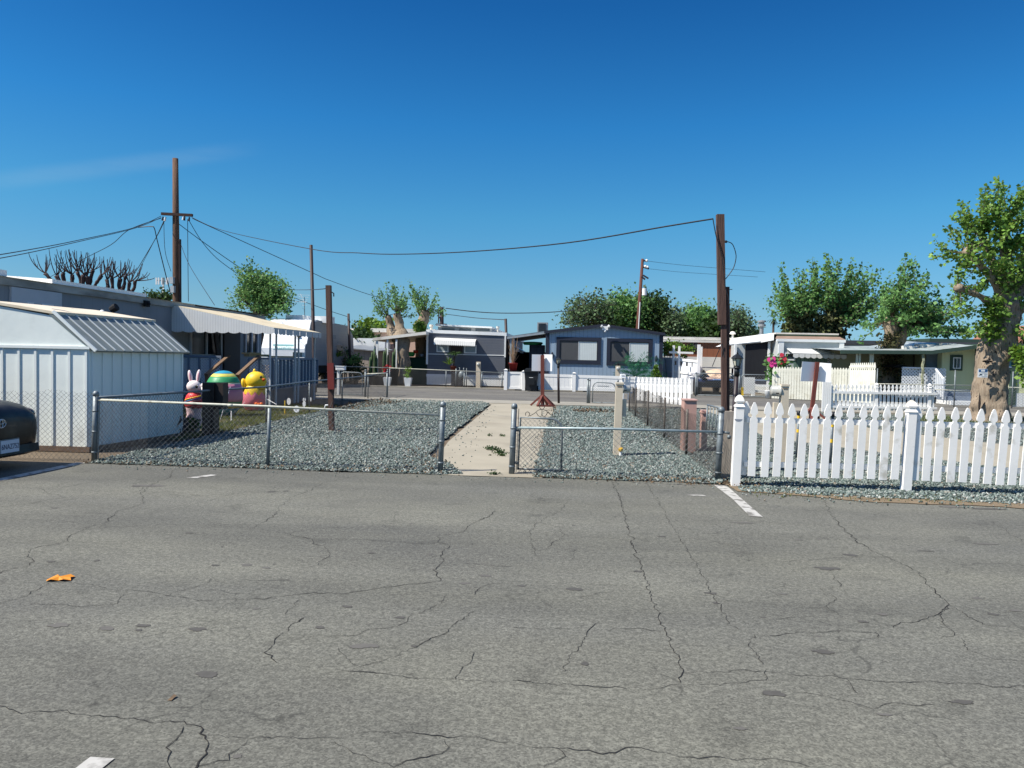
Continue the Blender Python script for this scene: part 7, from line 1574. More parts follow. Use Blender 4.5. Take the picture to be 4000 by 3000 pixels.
# ================================================================ POLES, WIRES
m_pole = mat('pole_wood', (112, 84, 66), .9, rgb2=(74, 56, 46), scale=3, stretch=(9, 9, .6), bump=.7, bscale=8, dirt=(50, 40, 36), dscale=2.2, dcut=(.6, .72))
m_post = mat('treated_post_wood', (96, 72, 62), .85, rgb2=(66, 48, 42), scale=3, stretch=(10, 10, .5), bump=.5, bscale=10)
m_poled = mat('dark_brown_steel', (54, 38, 36), .6, rgb2=(38, 28, 28), scale=5)
m_cable = mat('black_cable', (20, 22, 26), .6, var=.05)
def wire(lab, pts, Y0, Y1, r=.014, n=6):
    a = at(pts[0][0], pts[0][1], Y0); b = at(pts[-1][0], pts[-1][1], Y1); out = []
    for px, py in pts:
        d = ray(px, py); q = d.x / d.y; den = (b.x - a.x) - q * (b.y - a.y)
        s = (q * a.y - a.x) / den if abs(den) > .05 and abs(pts[0][0] - pts[-1][0]) > 12 else (py - pts[0][1]) / (pts[-1][1] - pts[0][1])
        Y = a.y + (b.y - a.y) * s; out.append(at(px, py, Y))
    sm = []
    for i in range(len(out) - 1):
        p0, p1, p2, p3 = out[max(i - 1, 0)], out[i], out[i + 1], out[min(i + 2, len(out) - 1)]
        for k in range(6):
            t_ = k / 6; sm.append(.5 * ((2 * p1) + (p2 - p0) * t_ + (2 * p0 - 5 * p1 + 4 * p2 - p3) * t_ ** 2 + (3 * p1 - p0 - 3 * p2 + p3) * t_ ** 3))
    sm.append(out[-1]); mb = MB(); mb.tube(sm, r, 5); o = mb.build('overhead_wire', m_cable); tag(o, lab, 'wire', 'overhead wires')
YU = 34.5
t = thing('utility_pole', 'tall round wooden utility pole with a low crossarm rising behind the left home', 'utility pole', (at(690, 1400, YU).x, YU, 0), 'utility poles')
p = at(685, 619, YU); q = at(689, 1170, YU); b = q.lerp(p, -q.z / (p.z - q.z)); mb = MB(); mb.tube([(b.x, YU, 0), q, q.lerp(p, .5), p], [.18, .16, .145, .125], 14); mb.build('pole', m_pole, t, True)
a, c = at(631, 835, YU - .2), at(752, 841, YU - .2); mb = MB(); mb.beam(a, c, .12, .12); mb.build('crossarm', mat('old_crossarm', (58, 40, 36), .9, var=.15), t)
for px, py in ((637, 846), (646, 848), (717, 844), (722, 846), (740, 848)): p = at(px, py, YU - .22); mb = MB(); mb.tube([p, p + Vector((-.03, 0, -.18))], [.03, .05], 8); mb.build('insulator', m_trimw if px in (646, 717) else m_cable, t)
for px, py, h in ((672, 1095, .3), (675, 1130, .3)): p = at(px, py, YU - .25); mb = MB(); mb.box(p.x - .08, p.x + .08, YU - .32, YU - .12, p.z - .15, p.z + .15); mb.build('meter_box', mat('pale_grey_box', (176, 182, 186), .6), t)
mb = MB(); p, q = at(703, 935, YU - .05), at(704, 1168, YU - .05); mb.tube([(q.x, YU - .05, .1), q, p], .06, 8); mb.build('conduit', m_poled, t)
t = thing('steel_pole', 'slim dark brown steel pole standing in front of the travel trailer', 'pole', (at(1229, 1500, 30).x, 30, 0))
p, q = at(1215, 957, 30), at(1229, 1480, 30); b = q.lerp(p, -q.z / (p.z - q.z)); mb = MB(); mb.tube([b, q, p], [.075, .075, .065], 12); mb.build('pole', m_poled, t, True)
t = thing('wooden_post', 'square brown wooden post with a red patch standing in the left gravel bed', 'post', tuple(gp(1296, 1688)), 'wooden posts')
p, q = at(1283.5, 1115, 14.74), at(1296, 1690, 14.74); mb = MB(); mb.beam(q + Vector((0, 0, 0)), p, .095, .095, up=(0, 1, 0)); mb.build('post', m_post, t)
p, q = at(1291, 1418, 14.68), at(1294, 1521, 14.68); mb = MB(); mb.beam(q, p, .125, .05, up=(0, 1, 0)); mb.build('red_patch', mat('red_stained_board', (112, 40, 34), .7, var=.08, stretch=(8, 8, .6), scale=3), t)
mb = MB(); a = at(1294, 1140, 14.7); mb.tube([a, a + Vector((.05, 0, -.03)), a + Vector((.05, 0, -.09))], .012, 6); mb.build('hook', m_cable, t)
mb = MB(); mb.tube([at(1300, 1430, 14.8), at(1308, 1480, 14.8), at(1302, 1560, 14.75), at(1290, 1590, 14.6), at(1302, 1620, 14.6), at(1296, 1660, 14.6)], .008, 6); mb.build('cable', m_cable, t)
for pts, Y, r, lab in (([(1361, 1225), (1367, 1400)], 39.5, .055, 'leaning dark post with a creeper beside the beige shed'), ([(1975, 1245), (1984, 1460)], 40.6, .06, 'slim dark pole in the gap between the grey and the blue homes')):
    p, q = at(*pts[0], Y), at(*pts[1], Y); b = q.lerp(p, -q.z / (p.z - q.z)); mb = MB(); mb.tube([b, p], r * 1.2, 10); o = mb.build('slim_pole', m_poled, None, True); tag(o, lab, 'pole', 'slim poles')
YK = 62
t = thing('utility_pole', 'distant dark utility pole with short crossbars above the dark grey home', 'utility pole', (at(1725, 1300, YK).x, YK, 0), 'utility poles')
p = at(1725, 1200, YK); q = at(1726, 1290, YK); mb = MB(); mb.tube([(q.x, YK, 0), q, p], .16, 8); mb.build('pole', m_poled, t, True)
for px0, px1, py in ((1704, 1745, 1267), (1708, 1724, 1211), (1712, 1722, 1240)): mb = MB(); mb.beam(at(px0, py, YK - .2), at(px1, py + 1, YK - .2), .14); mb.build('crossarm', m_poled, t)
mb = MB(); mb.tube([at(1714, 1212, YK), at(1713, 1262, YK)], .05, 6); mb.build('riser', m_poled, t)
YV2 = 75
t = thing('utility_pole', 'tall slim utility pole with a white transformer behind the blue home', 'utility pole', (at(2492, 1400, YV2).x, YV2, 0), 'utility poles')
p, q = at(2510, 1011, YV2), at(2491, 1285, YV2); b = q.lerp(p, -q.z / (p.z - q.z)); mb = MB(); mb.tube([b, q, p], [.2, .19, .13], 10); mb.build('pole', mat('red_brown_pole', (92, 56, 46), .9, var=.12), t, True)
for px0, py0, px1, py1 in ((2513, 1018, 2530, 1020), (2512, 1043, 2535, 1050), (2506, 1080, 2520, 1092), (2512, 1075, 2533, 1088)): mb = MB(); mb.beam(at(px0, py0, YV2 - .2), at(px1, py1, YV2 - .2), .14); mb.build('bracket', m_poled, t)
for px, py in ((2526, 1019), (2521, 1042), (2529, 1045)): mb = MB(); mb.ball(at(px, py - 1, YV2 - .2), .14, n=8, m=6); mb.build('insulator', m_trimw, t)
p = at(2518, 1140, YV2 - .3); mb = MB(); mb.tube([p + Vector((0, 0, -.33)), p + Vector((0, 0, .33))], .23, 14); mb.build('transformer', m_trimw, t)
mb = MB(); mb.tube([at(2500, 1180, YV2 - .25), at(2494, 1284, YV2 - .25)], .05, 5); mb.build('conduit', m_trimw, t)
YC3 = 130
t = thing('cell_tower', 'distant white antenna mast just left of the tall utility pole', 'mast', (at(637, 1165, YC3).x, YC3, 0))
p = at(638, 1092, YC3); mb = MB(); mb.tube([(p.x, YC3, 0), p], .17, 8); mb.build('mast', m_trimw, t, True)
for px in (612, 621, 634, 641, 652, 658): q = at(px, 1096, YC3 - .3); mb = MB(); mb.box(q.x - .1, q.x + .1, YC3 - .5, YC3 - .3, q.z - .7, q.z + .5); mb.build('antenna_panel', m_trimw if px != 641 else m_galv, t)
mb = MB(); mb.beam(at(612, 1095, YC3), at(659, 1100, YC3), .14); mb.beam; mb.build('frame', m_galv, t)
# tall wooden post group on the right
YO = 10.5
def vb(px0, px1, yt, yb, Y, name, m, par, dy=.05, lean=None):
    a, b, c, d = at(px0[0], yt, Y), at(px0[1], yt, Y), at(px1[0], yb, Y), at(px1[1], yb, Y)
    mb = MB(); mb.prism([(c.x, Y, c.z), (d.x, Y, d.z), (b.x, Y, b.z), (a.x, Y, a.z)], (0, dy, 0)); return mb.build(name, m, par)
t = thing('service_post', 'tall square wooden service post with spliced uprights behind the first picket post', 'post', (at(2836, 1700, YO).x, YO, 0), 'wooden posts')
o = vb((2801, 2830), (2808, 2837), 836, 1268, YO, 'upper_post', m_post, t, .095)
vb((2836, 2850), (2832, 2850), 1120, 1900, YO + .1, 'rear_post', m_post, t, .09)
vb((2820, 2838), (2823, 2841), 1262, 1900, YO + .02, 'lower_post', m_post, t, .09)
for y in (1130, 1175, 1219, 1262): p = at(2853, y, YO + .1); mb = MB(); mb.beam((p.x - .04, YO + .12, p.z), (p.x + .03, YO + .12, p.z), .008); mb.build('bolt', m_cable, t)
p = at(2836, 944, YO); mb = MB(); mb.ball(p, .02, n=6, m=4); mb.build('clamp', m_cable, t)
for lab, pts, Y0, Y1, r in (('looped black cable bulging from the right of the tall service post', [(2836, 943), (2860, 953), (2874, 990), (2873, 1020), (2862, 1052), (2834, 1090)], YO, YO, .006), ('black drop cable running down the face of the tall service post', [(2785, 856), (2797, 920), (2820, 1005), (2833, 1119), (2848, 1180), (2850, 1300)], YO - .02, YO - .02, .007),
                            ('thin guy cable slanting left from the tall service post', [(2820, 1342), (2800, 1388), (2782, 1432)], YO, YO, .005), ('short loose cable hanging from the tall service post', [(2822, 1345), (2826, 1378), (2830, 1397)], YO - .04, YO - .04, .006)): wire(lab, pts, Y0, Y1, r)
f_ = MB(); c = at(2811, 1852, 10.12), at(2866, 1856, 10.12); zt_ = at(2840, 1607, 10.12).z
f_.box(c[0].x - .0, c[1].x, 10.12, 10.20, .0, zt_); o = f_.build('wooden_plank', mat('weathered_grey_plank', (166, 156, 142), .9, rgb2=(132, 124, 114), scale=4, stretch=(7, 7, .8), bump=.4, bscale=12)); tag(o, 'wide weathered plank standing between the chain link fence end and the picket post', 'plank')
for lab, pts, Y0, Y1, r in (('longest overhead wire sagging from the utility pole crossarm to the tall service post', [(748, 848), (870, 900), (1216, 973), (1400, 988), (1554, 993), (1833, 983), (2213, 949), (2600, 885), (2785, 855)], YU, YO, .011),
    ('overhead wire falling right from the crossarm behind the slim steel pole', [(752, 853), (834, 891), (1216, 1064), (1300, 1100), (1485, 1163), (1720, 1215)], YU, 60, .018), ('overhead wire slanting to the round leafy tree, the upper', [(700, 876), (787, 941), (917, 1032), (980, 1070)], YU, 38, .017),
    ('overhead wire slanting to the round leafy tree, the steeper', [(738, 861), (787, 941), (846, 1008), (925, 1068)], YU, 38, .015), ('cable hanging straight down right of the utility pole', [(733, 856), (734, 1000), (736, 1178)], YU, YU, .014), ('thin wire slanting from the utility pole conduit to the home roof', [(705, 950), (741, 1038), (838, 1192)], YU, 26, .011),
    ('upper of the paired wires leaving the frame at the left', [(629, 844), (529, 888), (294, 941), (100, 978), (-120, 1014)], YU, 16, .013), ('lower of the paired wires leaving the frame at the left', [(629, 850), (529, 891), (294, 947), (100, 990), (-120, 1030)], YU, 16, .012),
    ('wire passing behind the wider bare tree', [(629, 852), (505, 897), (435, 955), (330, 1010), (141, 1111)], YU, 50, .017), ('wire crossing in front of the narrower bare tree', [(649, 850), (611, 926), (552, 1026), (500, 1110)], YU, 44, .017), ('twin of the wire crossing the narrower bare tree', [(646, 850), (607, 932), (560, 1022), (540, 1060)], YU, 44, .012),
    ('heavy looped cable dropping left of the utility pole', [(540, 888), (590, 885), (603, 892), (614, 938), (649, 1079), (668, 1150)], YU - .3, YU - .3, .022), ('thin loose cable hanging beside the utility pole', [(640, 858), (645, 980), (668, 1060)], YU, YU, .012),
    ('short wire from the round tree to the brown post top', [(1135, 1132), (1211, 1132), (1278, 1127)], 37, 14.74, .009), ('thin wire reaching the leaning dark post', [(1150, 1163), (1200, 1183), (1298, 1218), (1358, 1237)], 37, 39.5, .014),
    ('upper distant wire between the centre pollard and the grey green tree', [(1742, 1204), (1850, 1217), (1960, 1223), (2120, 1221), (2250, 1212)], YK, YK, .035), ('lower distant wire ending at the slim pole between the homes', [(1742, 1227), (1860, 1242), (1973, 1249)], YK, 40.6, .022),
    ('faint far wire right of the transformer pole, the upper', [(2530, 1020), (2650, 1034), (2800, 1047), (2990, 1062)], YV2, YV2, .016), ('faint far wire right of the transformer pole, the lower', [(2535, 1050), (2650, 1062), (2800, 1072), (2960, 1082)], YV2, YV2, .014)): wire(lab, pts, Y0, Y1, r)

# ================================================================ LAMP POSTS, SIGN BOARDS, METERS
m_lampp = mat('brown_black_post', (44, 34, 36), .5, rgb2=(34, 28, 30), scale=4)
m_black = mat('black_metal', (26, 28, 30), .45, var=.08)
m_lglass = mat('frosted_lamp_glass', (186, 186, 168), .3, var=.08)
def lamp_post(lab, px_b, Y, px_t, y_top, lean, rp):
    p = at(px_t, y_top, Y); b = at(px_b, 1600, Y); t = thing('lamp_post', lab, 'lamp post', (b.x, Y, 0), 'garden lamp posts'); H = p.z; s = .21 / .52
    q = Vector((p.x, Y, H - .245)); mb = MB(); mb.tube([(b.x, Y, 0), (b.x + (q.x - b.x) * .95, Y, q.z - .15)], rp, 12); mb.build('post', m_lampp, t, True)
    mb = MB(); mb.tube([(b.x + (q.x - b.x) * .94, Y, q.z - .16), q + Vector((0, 0, -.02))], rp * 1.15, 12); mb.tube([q + Vector((0, 0, -.04)), q + Vector((0, 0, -.01))], rp * 1.5, 12); mb.build('collar', m_black, t, True)
    z0 = q.z; mb = MB(); mb.lathe((q.x, Y, z0), [(.028, 0), (.045, .01), (.072, .115), (.075, .125)], 6); mb.build('glass', m_lglass, t)
    mb = MB()
    for k in range(6):
        a_ = k * math.pi / 3; mb.beam((q.x + math.cos(a_) * .046, Y + math.sin(a_) * .046, z0 + .005), (q.x + math.cos(a_) * .077, Y + math.sin(a_) * .077, z0 + .125), .009)
    mb.lathe((q.x, Y, z0 - .012), [(.03, 0), (.055, .006), (.055, .02), (.03, .022)], 12); mb.build('cage', m_black, t)
    mb = MB(); mb.lathe((q.x, Y, z0 + .12), [(.098, 0), (.1, .008), (.07, .045), (.03, .07), (.012, .08), (.018, .092), (.008, .105), (.004, .125)], 6); mb.build('cap', m_black, t)
lamp_post('black lantern lamp post beside the tall service post, behind the first picket post', 2862, 12.6, 2881, 1371, 0, .038)
lamp_post('black lantern lamp post at the pavement, right of the first white board sign', 2182, 26.0, 2182, 1390, 0, .040)
m_redw = mat('red_stained_wood', (112, 58, 48), .75, rgb2=(86, 42, 36), scale=3, stretch=(6, 6, .7), bump=.3)
m_board = mat('white_board', (240, 242, 242), .35, var=.01)
ZS = lambda x, y, Y: at(1900 + x / 3.16, 1150 + y / 3.16, Y)
YS = 24.4
t = thing('board_sign', 'blank white board sign on an upright red post with braces, beside the walkway', 'sign', (gp(2118, 1585).x, YS, 0), 'blank board signs')
a, b = ZS(692, 748, YS), ZS(693, 1370, YS); mb = MB(); mb.beam((b.x, YS, 0), (a.x, YS, a.z), .115, .10, up=(0, 1, 0)); mb.build('post', m_redw, t)
for (q0, q1) in (((562, 740), (680, 947)), ((706, 740), (810, 948))):
    c, d = ZS(q0[0], q0[1], YS), ZS(q1[0], q1[1], YS); mb = MB(); y_ = .12; xa_, xb = (c.x, d.x)
    if q0[0] < 600: P_ = [(xa_, YS + .02, d.z), (xb, YS + .1, d.z), (xb, YS + .1, c.z), (xa_, YS + .02, c.z)]
    else: P_ = [(xa_, YS + .1, d.z), (xb, YS + .02, d.z), (xb, YS + .02, c.z), (xa_, YS + .1, c.z)]
    mb.prism(P_, (0, .012, 0)); mb.build('board', m_board, t)
zb_ = ZS(690, 1235, YS).z
for dx, dy in ((-.38, .1), (.38, .1), (-.15, -.3), (.14, .45), (.30, -.2)):
    mb = MB(); mb.beam((b.x, YS, zb_), (b.x + dx, YS + dy, .02), .07, .05); mb.build('brace', m_redw, t)
mb = MB(); mb.beam((b.x - .15, YS - .3, .03), (b.x + .36, YS - .22, .03), .06); mb.build('foot_rail', m_redw, t)
YS2 = 21.3
t = thing('board_sign', 'leaning red post sign with two angled blank white boards above the white pickets', 'sign', (at(3166, 1640, YS2).x, YS2, 0), 'blank board signs')
a, b = at(3193, 1414, YS2), at(3167, 1640, YS2); b2 = b + (b - a) * (b.z / (a.z - b.z)) if abs(b.z) > .01 else b
mb = MB(); mb.beam(b2, a, .095, .09, up=(0, 1, 0)); mb.build('post', m_redw, t)
c0, c1, c2, c3 = at(3130, 1412, YS2), at(3187, 1415, YS2), at(3177, 1490, YS2), at(3123, 1489, YS2)
mb = MB(); mb.prism([(c3.x, YS2 - .10, c3.z), (c2.x, YS2 + .06, c2.z), (c1.x, YS2 + .06, c1.z), (c0.x, YS2 - .10, c0.z)], (0, .012, 0)); mb.build('board', m_board, t)
c0, c1, c2, c3 = at(3200, 1416, YS2), at(3249, 1420, YS2), at(3246, 1494, YS2), at(3191, 1490, YS2)
mb = MB(); mb.prism([(c3.x, YS2 + .10, c3.z), (c2.x, YS2 + .02, c2.z), (c1.x, YS2 + .02, c1.z), (c0.x, YS2 + .10, c0.z)], (0, .012, 0)); mb.build('board', m_board, t)
zb_ = at(3172, 1590, YS2).z
for dx, dy in ((-.26, -.1), (-.1, -.4), (.36, -.15), (.3, .3)): mb = MB(); mb.beam((b.x + .02, YS2, zb_), (b.x + dx, YS2 + dy, .02), .07, .05); mb.build('brace', m_redw, t)
# cream meter pedestals
m_cream = mat('cream_enamel', (206, 194, 172), .5, rgb2=(190, 178, 156), scale=3, dirt=(170, 154, 128), dscale=4, dcut=(.62, .8))
m_mglass = mat('meter_glass', (176, 176, 168), .15, var=.1, spec=.8)
def pedestal(lab, xb, xt, w, y_t, y_b, Y, meter, box):
    p = at(xt, y_t, Y); q = at(xb, y_b, Y); t = thing('meter_pedestal', lab, 'meter', (q.x, Y, 0), 'cream meter pedestals'); k = (p.x - q.x) / (p.z - q.z); mb = MB()
    z0 = max(q.z, .0); mb.box(q.x - w / 2, q.x + w / 2, Y, Y + .14, z0, p.z - .02, k); mb.box(p.x - w / 2 - .008, p.x + w / 2 + .008, Y - .01, Y + .15, p.z - .03, p.z); mb.build('post', m_cream, t)
    mb = MB(); mb.box(p.x - w / 2 + .02, p.x + w / 2 - .02, Y - .005, Y, p.z - .07, p.z - .055); mb.build('door_seam', mat('seam_shadow', (120, 104, 84), .8), t)
    mx_, mz, r, sg = meter; c = at(mx_, mz, Y + .07)
    mb = MB(); rot = Matrix.Rotation(R(90 * sg), 3, 'Y'); mb.lathe((p.x + sg * w / 2, Y + .07, c.z), [(r * 1.1, 0), (r * 1.1, .02), (r, .022), (r * .97, abs(c.x - p.x) + .01), (r * .7, abs(c.x - p.x) + .03)], 18, rot=rot); mb.build('meter_glass', m_mglass, t, True)
    mb = MB(); mb.box(c.x - .02, c.x + .02, Y + .07 - r * 1.0 - .003, Y + .07 - r * .9, c.z - r * .5, c.z - r * .3); mb.build('meter_plate', m_black, t)
    b0, b1 = at(box[0], box[1], Y + .03), at(box[2], box[3], Y + .03); mb = MB(); mb.box(b0.x, b1.x, Y + .03, Y + .11, b1.z, b0.z); mb.build('side_box', m_cream, t)
    return t, q, k
t, q, k = pedestal('tall cream meter pedestal in the gravel bed, glass meter on its right', 2409, 2421, .108, 1494, 1782, 12.1, (2442, 1519, .062, 1), (2430, 1560, 2446, 1628))
mb = MB(); mb.tube([(q.x + .06, 12.08, .0), (q.x + .055, 12.08, .14)], .02, 8); mb.build('pipe', m_trimw, t); mb = MB(); mb.ball((q.x + .06, 12.07, .11), .04, .03, .035, n=8, m=6, nz=.3); mb.build('tape', mat('yellow_tape', (200, 160, 60), .6), t)
# the post reaches the gravel on its own conduit
mb = MB(); mb.box(q.x - .04, q.x + .04, 12.12, 12.2, 0, q.z + .05); mb.build('conduit', m_cream, t)
t, q, k = pedestal('tall cream meter pedestal behind the white pickets, big glass meter on its left', 3059, 3069, .10, 1501, 1835, 11.2, (3032, 1527, .078, -1), (3024, 1572, 3040, 1645))
# yellow banded pipe bollards
for lab, xt, yt, xb, yb, Y, bands, wd in (('thin galvanised pipe bollard with yellow bands, left one behind the pickets', 3121, 1609, 3112, 1791, 12.5, (1630, 1683), .05), ('thin galvanised pipe bollard with yellow bands and a wide black cap, right one', 3254, 1613, 3240, 1836, 11.2, (1661, 1722), .05)):
    p, q = at(xt, yt, Y), at(xb, yb, Y); t = thing('pipe_bollard', lab, 'bollard', (q.x, Y, 0), 'pipe bollards'); q.z = 0; mb = MB(); mb.tube([q, p], .022, 10); mb.build('pipe', m_galv, t, True)
    mb = MB(); mb.lathe(p + Vector((0, 0, -.05)), [(.03, 0), (.034 if Y > 12 else .055, .005), (.034 if Y > 12 else .055, .055), (.02, .065)], 12); mb.build('cap', m_black, t, True)
    for y in bands: c = q.lerp(p, (at(xt, y, Y).z) / p.z); mb = MB(); mb.tube([c + Vector((0, 0, -.025)), c + Vector((0, 0, .025))], .025, 10); mb.build('band', mat('yellow_band', (224, 184, 40), .6, var=.05), t)
# pink utility cabinets
m_pinkb = mat('faded_pink_enamel', (188, 152, 140), .6, rgb2=(174, 138, 126), scale=2, dirt=(160, 116, 98), dscale=3)
t = thing('utility_cabinet', 'faded pink utility cabinet behind the sagging mesh', 'cabinet', tuple(at(2700, 1767, 12.9)))
a, b, c = at(2674, 1565, 12.9), at(2722, 1567, 12.9), at(2741, 1563, 13.15); mb = MB(); mb.box(a.x, b.x + .0, 12.9, 13.25, .0, a.z); mb.build('casing', m_pinkb, t); mb = MB(); mb.box(a.x - .01, b.x + .01, 12.88, 13.27, a.z, a.z + .02); mb.build('lid', m_pinkb, t)
t = thing('utility_cabinet', 'small pink utility box just right of the taller pink cabinet', 'cabinet', tuple(at(2751, 1700, 13.2)))
a, b = at(2743, 1603, 13.4), at(2758, 1605, 13.4); mb = MB(); mb.box(a.x, b.x + .03, 13.4, 13.6, 0, a.z); mb.build('casing', m_pinkb, t); mb = MB(); mb.box(a.x - .01, b.x + .04, 13.38, 13.62, a.z - .05, a.z - .03); mb.build('lid_seam', m_pinkb, t)
# barred walk gate leaning there
t = thing('barred_gate', 'small galvanised gate with vertical bars behind the end of the sagging mesh', 'gate', tuple(at(2790, 1720, 11.6)))
a, b, c, d = at(2764, 1582, 12.2), at(2815, 1594, 11.2), at(2757, 1690, 12.2), at(2806, 1720, 11.2)
mb = MB()
for p_, q_ in ((a, b), (a, c), (b, d), (c, d)): mb.tube([p_, q_], .013, 8)
mb.build('gate_frame', m_galv, t, True)
for u in (.25, .5, .75): mb = MB(); mb.tube([a.lerp(b, u), c.lerp(d, u)], .009, 6); mb.build('bar', m_galv, t, True)
# far meters, gas meter
for lab, x0, x1, yt, yb, Y in (('cream electric meter post before the skirt of the dark grey home', 1860, 1877, 1413, 1512, 38.3), ('cream electric meter post before the blue home, topped by a tiny flower pot', 2406, 2423, 1429, 1560, 36.9)):
    a, b = at(x0, yt, Y), at(x1, yt, Y); t = thing('electric_meter', lab, 'meter', ((a.x + b.x) / 2, Y, 0), 'far electric meters'); mb = MB(); mb.box(a.x, b.x, Y, Y + .2, 0, a.z); mb.build('casing', m_cream, t)
    mb = MB(); c = ((a.x + b.x) / 2, Y, a.z - .13); mb.lathe(c, [(.085, 0), (.085, .06), (.05, .08)], 14, rot=Matrix.Rotation(R(90), 3, 'X')); mb.build('meter_glass', m_mglass, t, True)
    if Y < 37: mb = MB(); mb.lathe((a.x + .1, Y + .1, a.z), [(.05, 0), (.08, .1)], 8); mb.build('flower_pot', m_black, t); 
t = thing('gas_meter', 'grey gas meter with bent pipes before the dark grey home', 'meter', (at(1800, 1500, 37.9).x, 37.9, 0)); p = at(1803, 1465, 37.9)
mb = MB(); mb.ball((p.x, 37.9, p.z), .16, .1, .2, n=12, m=8); mb.build('meter_body', m_galv, t, True); mb = MB(); mb.tube([(p.x - .28, 37.9, 0), (p.x - .28, 37.9, p.z + .3), (p.x - .1, 37.9, p.z + .38), (p.x - .08, 37.9, p.z + .1)], .025, 6); mb.build('inlet_pipe', m_galv, t, True); mb = MB(); mb.tube([(p.x + .1, 37.9, p.z + .1), (p.x + .1, 37.9, p.z + .35), (p.x + .25, 37.9, p.z + .35), (p.x + .25, 37.9, 0)], .025, 6); mb.build('outlet_pipe', m_galv, t, True)
# mailboxes
t = thing('mailbox', 'white box mailbox on a white post by the arched pavement gate', 'mailbox', (at(1320, 1500, 28.3).x, 28.3, 0), 'mailboxes'); a, b = at(1311, 1429, 28.3), at(1344, 1446, 28.3)
mb = MB(); mb.box(a.x, b.x, 28.3, 28.55, b.z, a.z); mb.box(a.x - .01, b.x + .01, 28.28, 28.57, a.z - .025, a.z); mb.build('box', m_board, t); mb = MB(); mb.box(a.x + .03, b.x - .03, 28.295, 28.3, b.z + .03, a.z - .04); mb.build('slot_plate', m_trimw, t); x = at(1320, 1500, 28.35).x; mb = MB(); mb.box(x - .04, x + .04, 28.35, 28.43, 0, b.z); mb.build('post', m_trimw, t)
t = thing('mailbox', 'white hooded mailbox on the white picket return behind the meter pedestal', 'mailbox', (at(2434, 1550, 28.0).x, 28.0, 0), 'mailboxes'); a, b = at(2424, 1461, 28.0), at(2444, 1477, 28.0)
mb = MB(); mb.prism([(a.x, 28, b.z), (b.x, 28, b.z), (b.x, 28, a.z - .05), (b.x - .03, 28, a.z), (a.x + .03, 28, a.z), (a.x, 28, a.z - .05)], (0, .3, 0)); mb.build('box', m_board, t); mb = MB(); mb.box(a.x + .04, b.x - .04, 27.99, 28, b.z + .08, b.z + .095); mb.build('slot', m_galv, t); mb = MB(); mb.box((a.x + b.x) / 2 - .04, (a.x + b.x) / 2 + .04, 28.05, 28.13, 0, b.z); mb.build('post', m_trimw, t)
# wheelie bin
t = thing('wheelie_bin', 'black wheelie bin standing between the white gate and the vinyl fence', 'bin', (at(2075, 1527, 35.6).x, 35.6, 0)); c = at(2074, 1527, 35.6); zt_ = at(2074, 1452, 35.6).z; zl = at(2074, 1441, 35.6).z
m_bin = mat('bin_plastic', (34, 37, 40), .55, var=.08)
mb = MB(); mb.add([(c.x - .24, 35.6, .06), (c.x + .24, 35.6, .06), (c.x + .24, 36.1, .06), (c.x - .24, 36.1, .06), (c.x - .32, 35.5, zt_), (c.x + .32, 35.5, zt_), (c.x + .32, 36.2, zt_), (c.x - .32, 36.2, zt_)], [(3, 2, 1, 0), (0, 1, 5, 4), (1, 2, 6, 5), (2, 3, 7, 6), (3, 0, 4, 7), (4, 5, 6, 7)]); mb.build('body', m_bin, t)
mb = MB(); mb.prism([(c.x - .34, 35.46, zt_), (c.x + .34, 35.46, zt_), (c.x + .34, 35.46, zt_ + .06), (c.x + .25, 35.46, zl + .02), (c.x - .25, 35.46, zl + .02), (c.x - .34, 35.46, zt_ + .06)], (0, .76, 0)); mb.build('lid', m_bin, t)
for s in (-1, 1): mb = MB(); mb.tube([(c.x + s * .25, 36.2, .12), (c.x + s * .31, 36.2, .12)], .12, 12); mb.build('wheel', m_black, t)
mb = MB(); mb.box(c.x - .09, c.x + .09, 35.53, 35.56, .62, .64); mb.build('label_strip', m_trimw, t); mb = MB(); mb.box(c.x - .16, c.x + .16, 35.5, 35.55, .3, .55); mb.build('front_panel', m_black, t)

# ================================================================ INFLATABLES AND YARD THINGS
def cloth(name, rgb, r2=None): return mat(name, rgb, .45, rgb2=r2 or tuple(int(x * .93) for x in rgb), scale=5, bump=.5, bscale=7, spec=.3)
Yb_ = 14.0; bx = at(758, 1600, Yb_).x; S_ = at(758, 1447, Yb_).z / 1.26
t = thing('inflatable_rabbit', 'white inflatable rabbit with a red vest holding up a paw, behind the front fence', 'inflatable', (bx, Yb_, 0), 'inflatable spring figures')
m_wf = cloth('white_fabric', (226, 216, 218)); m_pf = cloth('pink_fabric', (222, 170, 180)); m_rf = cloth('red_fabric', (214, 66, 70)); m_lp = cloth('pale_pink_fabric', (226, 196, 200))
z = lambda y: at(758, y, Yb_).z
def lathe_part(nm, prof, m, sx=1, sy=1, c=None): mb = MB(); mb.lathe(c or (bx, Yb_, 0), prof, 22, sx, sy); return mb.build(nm, m, t, True)
mb = MB(); mb.lathe((bx, Yb_, 0), [(.09, z(1690)), (.13, z(1668)), (.15, z(1640)), (.13, z(1618)), (.145, z(1600)), (.165, z(1580)), (.155, z(1556)), (.12, z(1538)), (.10, z(1528))], 22, 1, .85); mb.cur = 0
mb.build('body', m_lp, t, True)
mb = MB(); mb.lathe((bx + .005, Yb_, 0), [(.150, z(1594)), (.176, z(1582)), (.176, z(1564)), (.150, z(1545)), (.11, z(1533))], 22, 1, .86); mb.build('vest', m_rf, t, True)
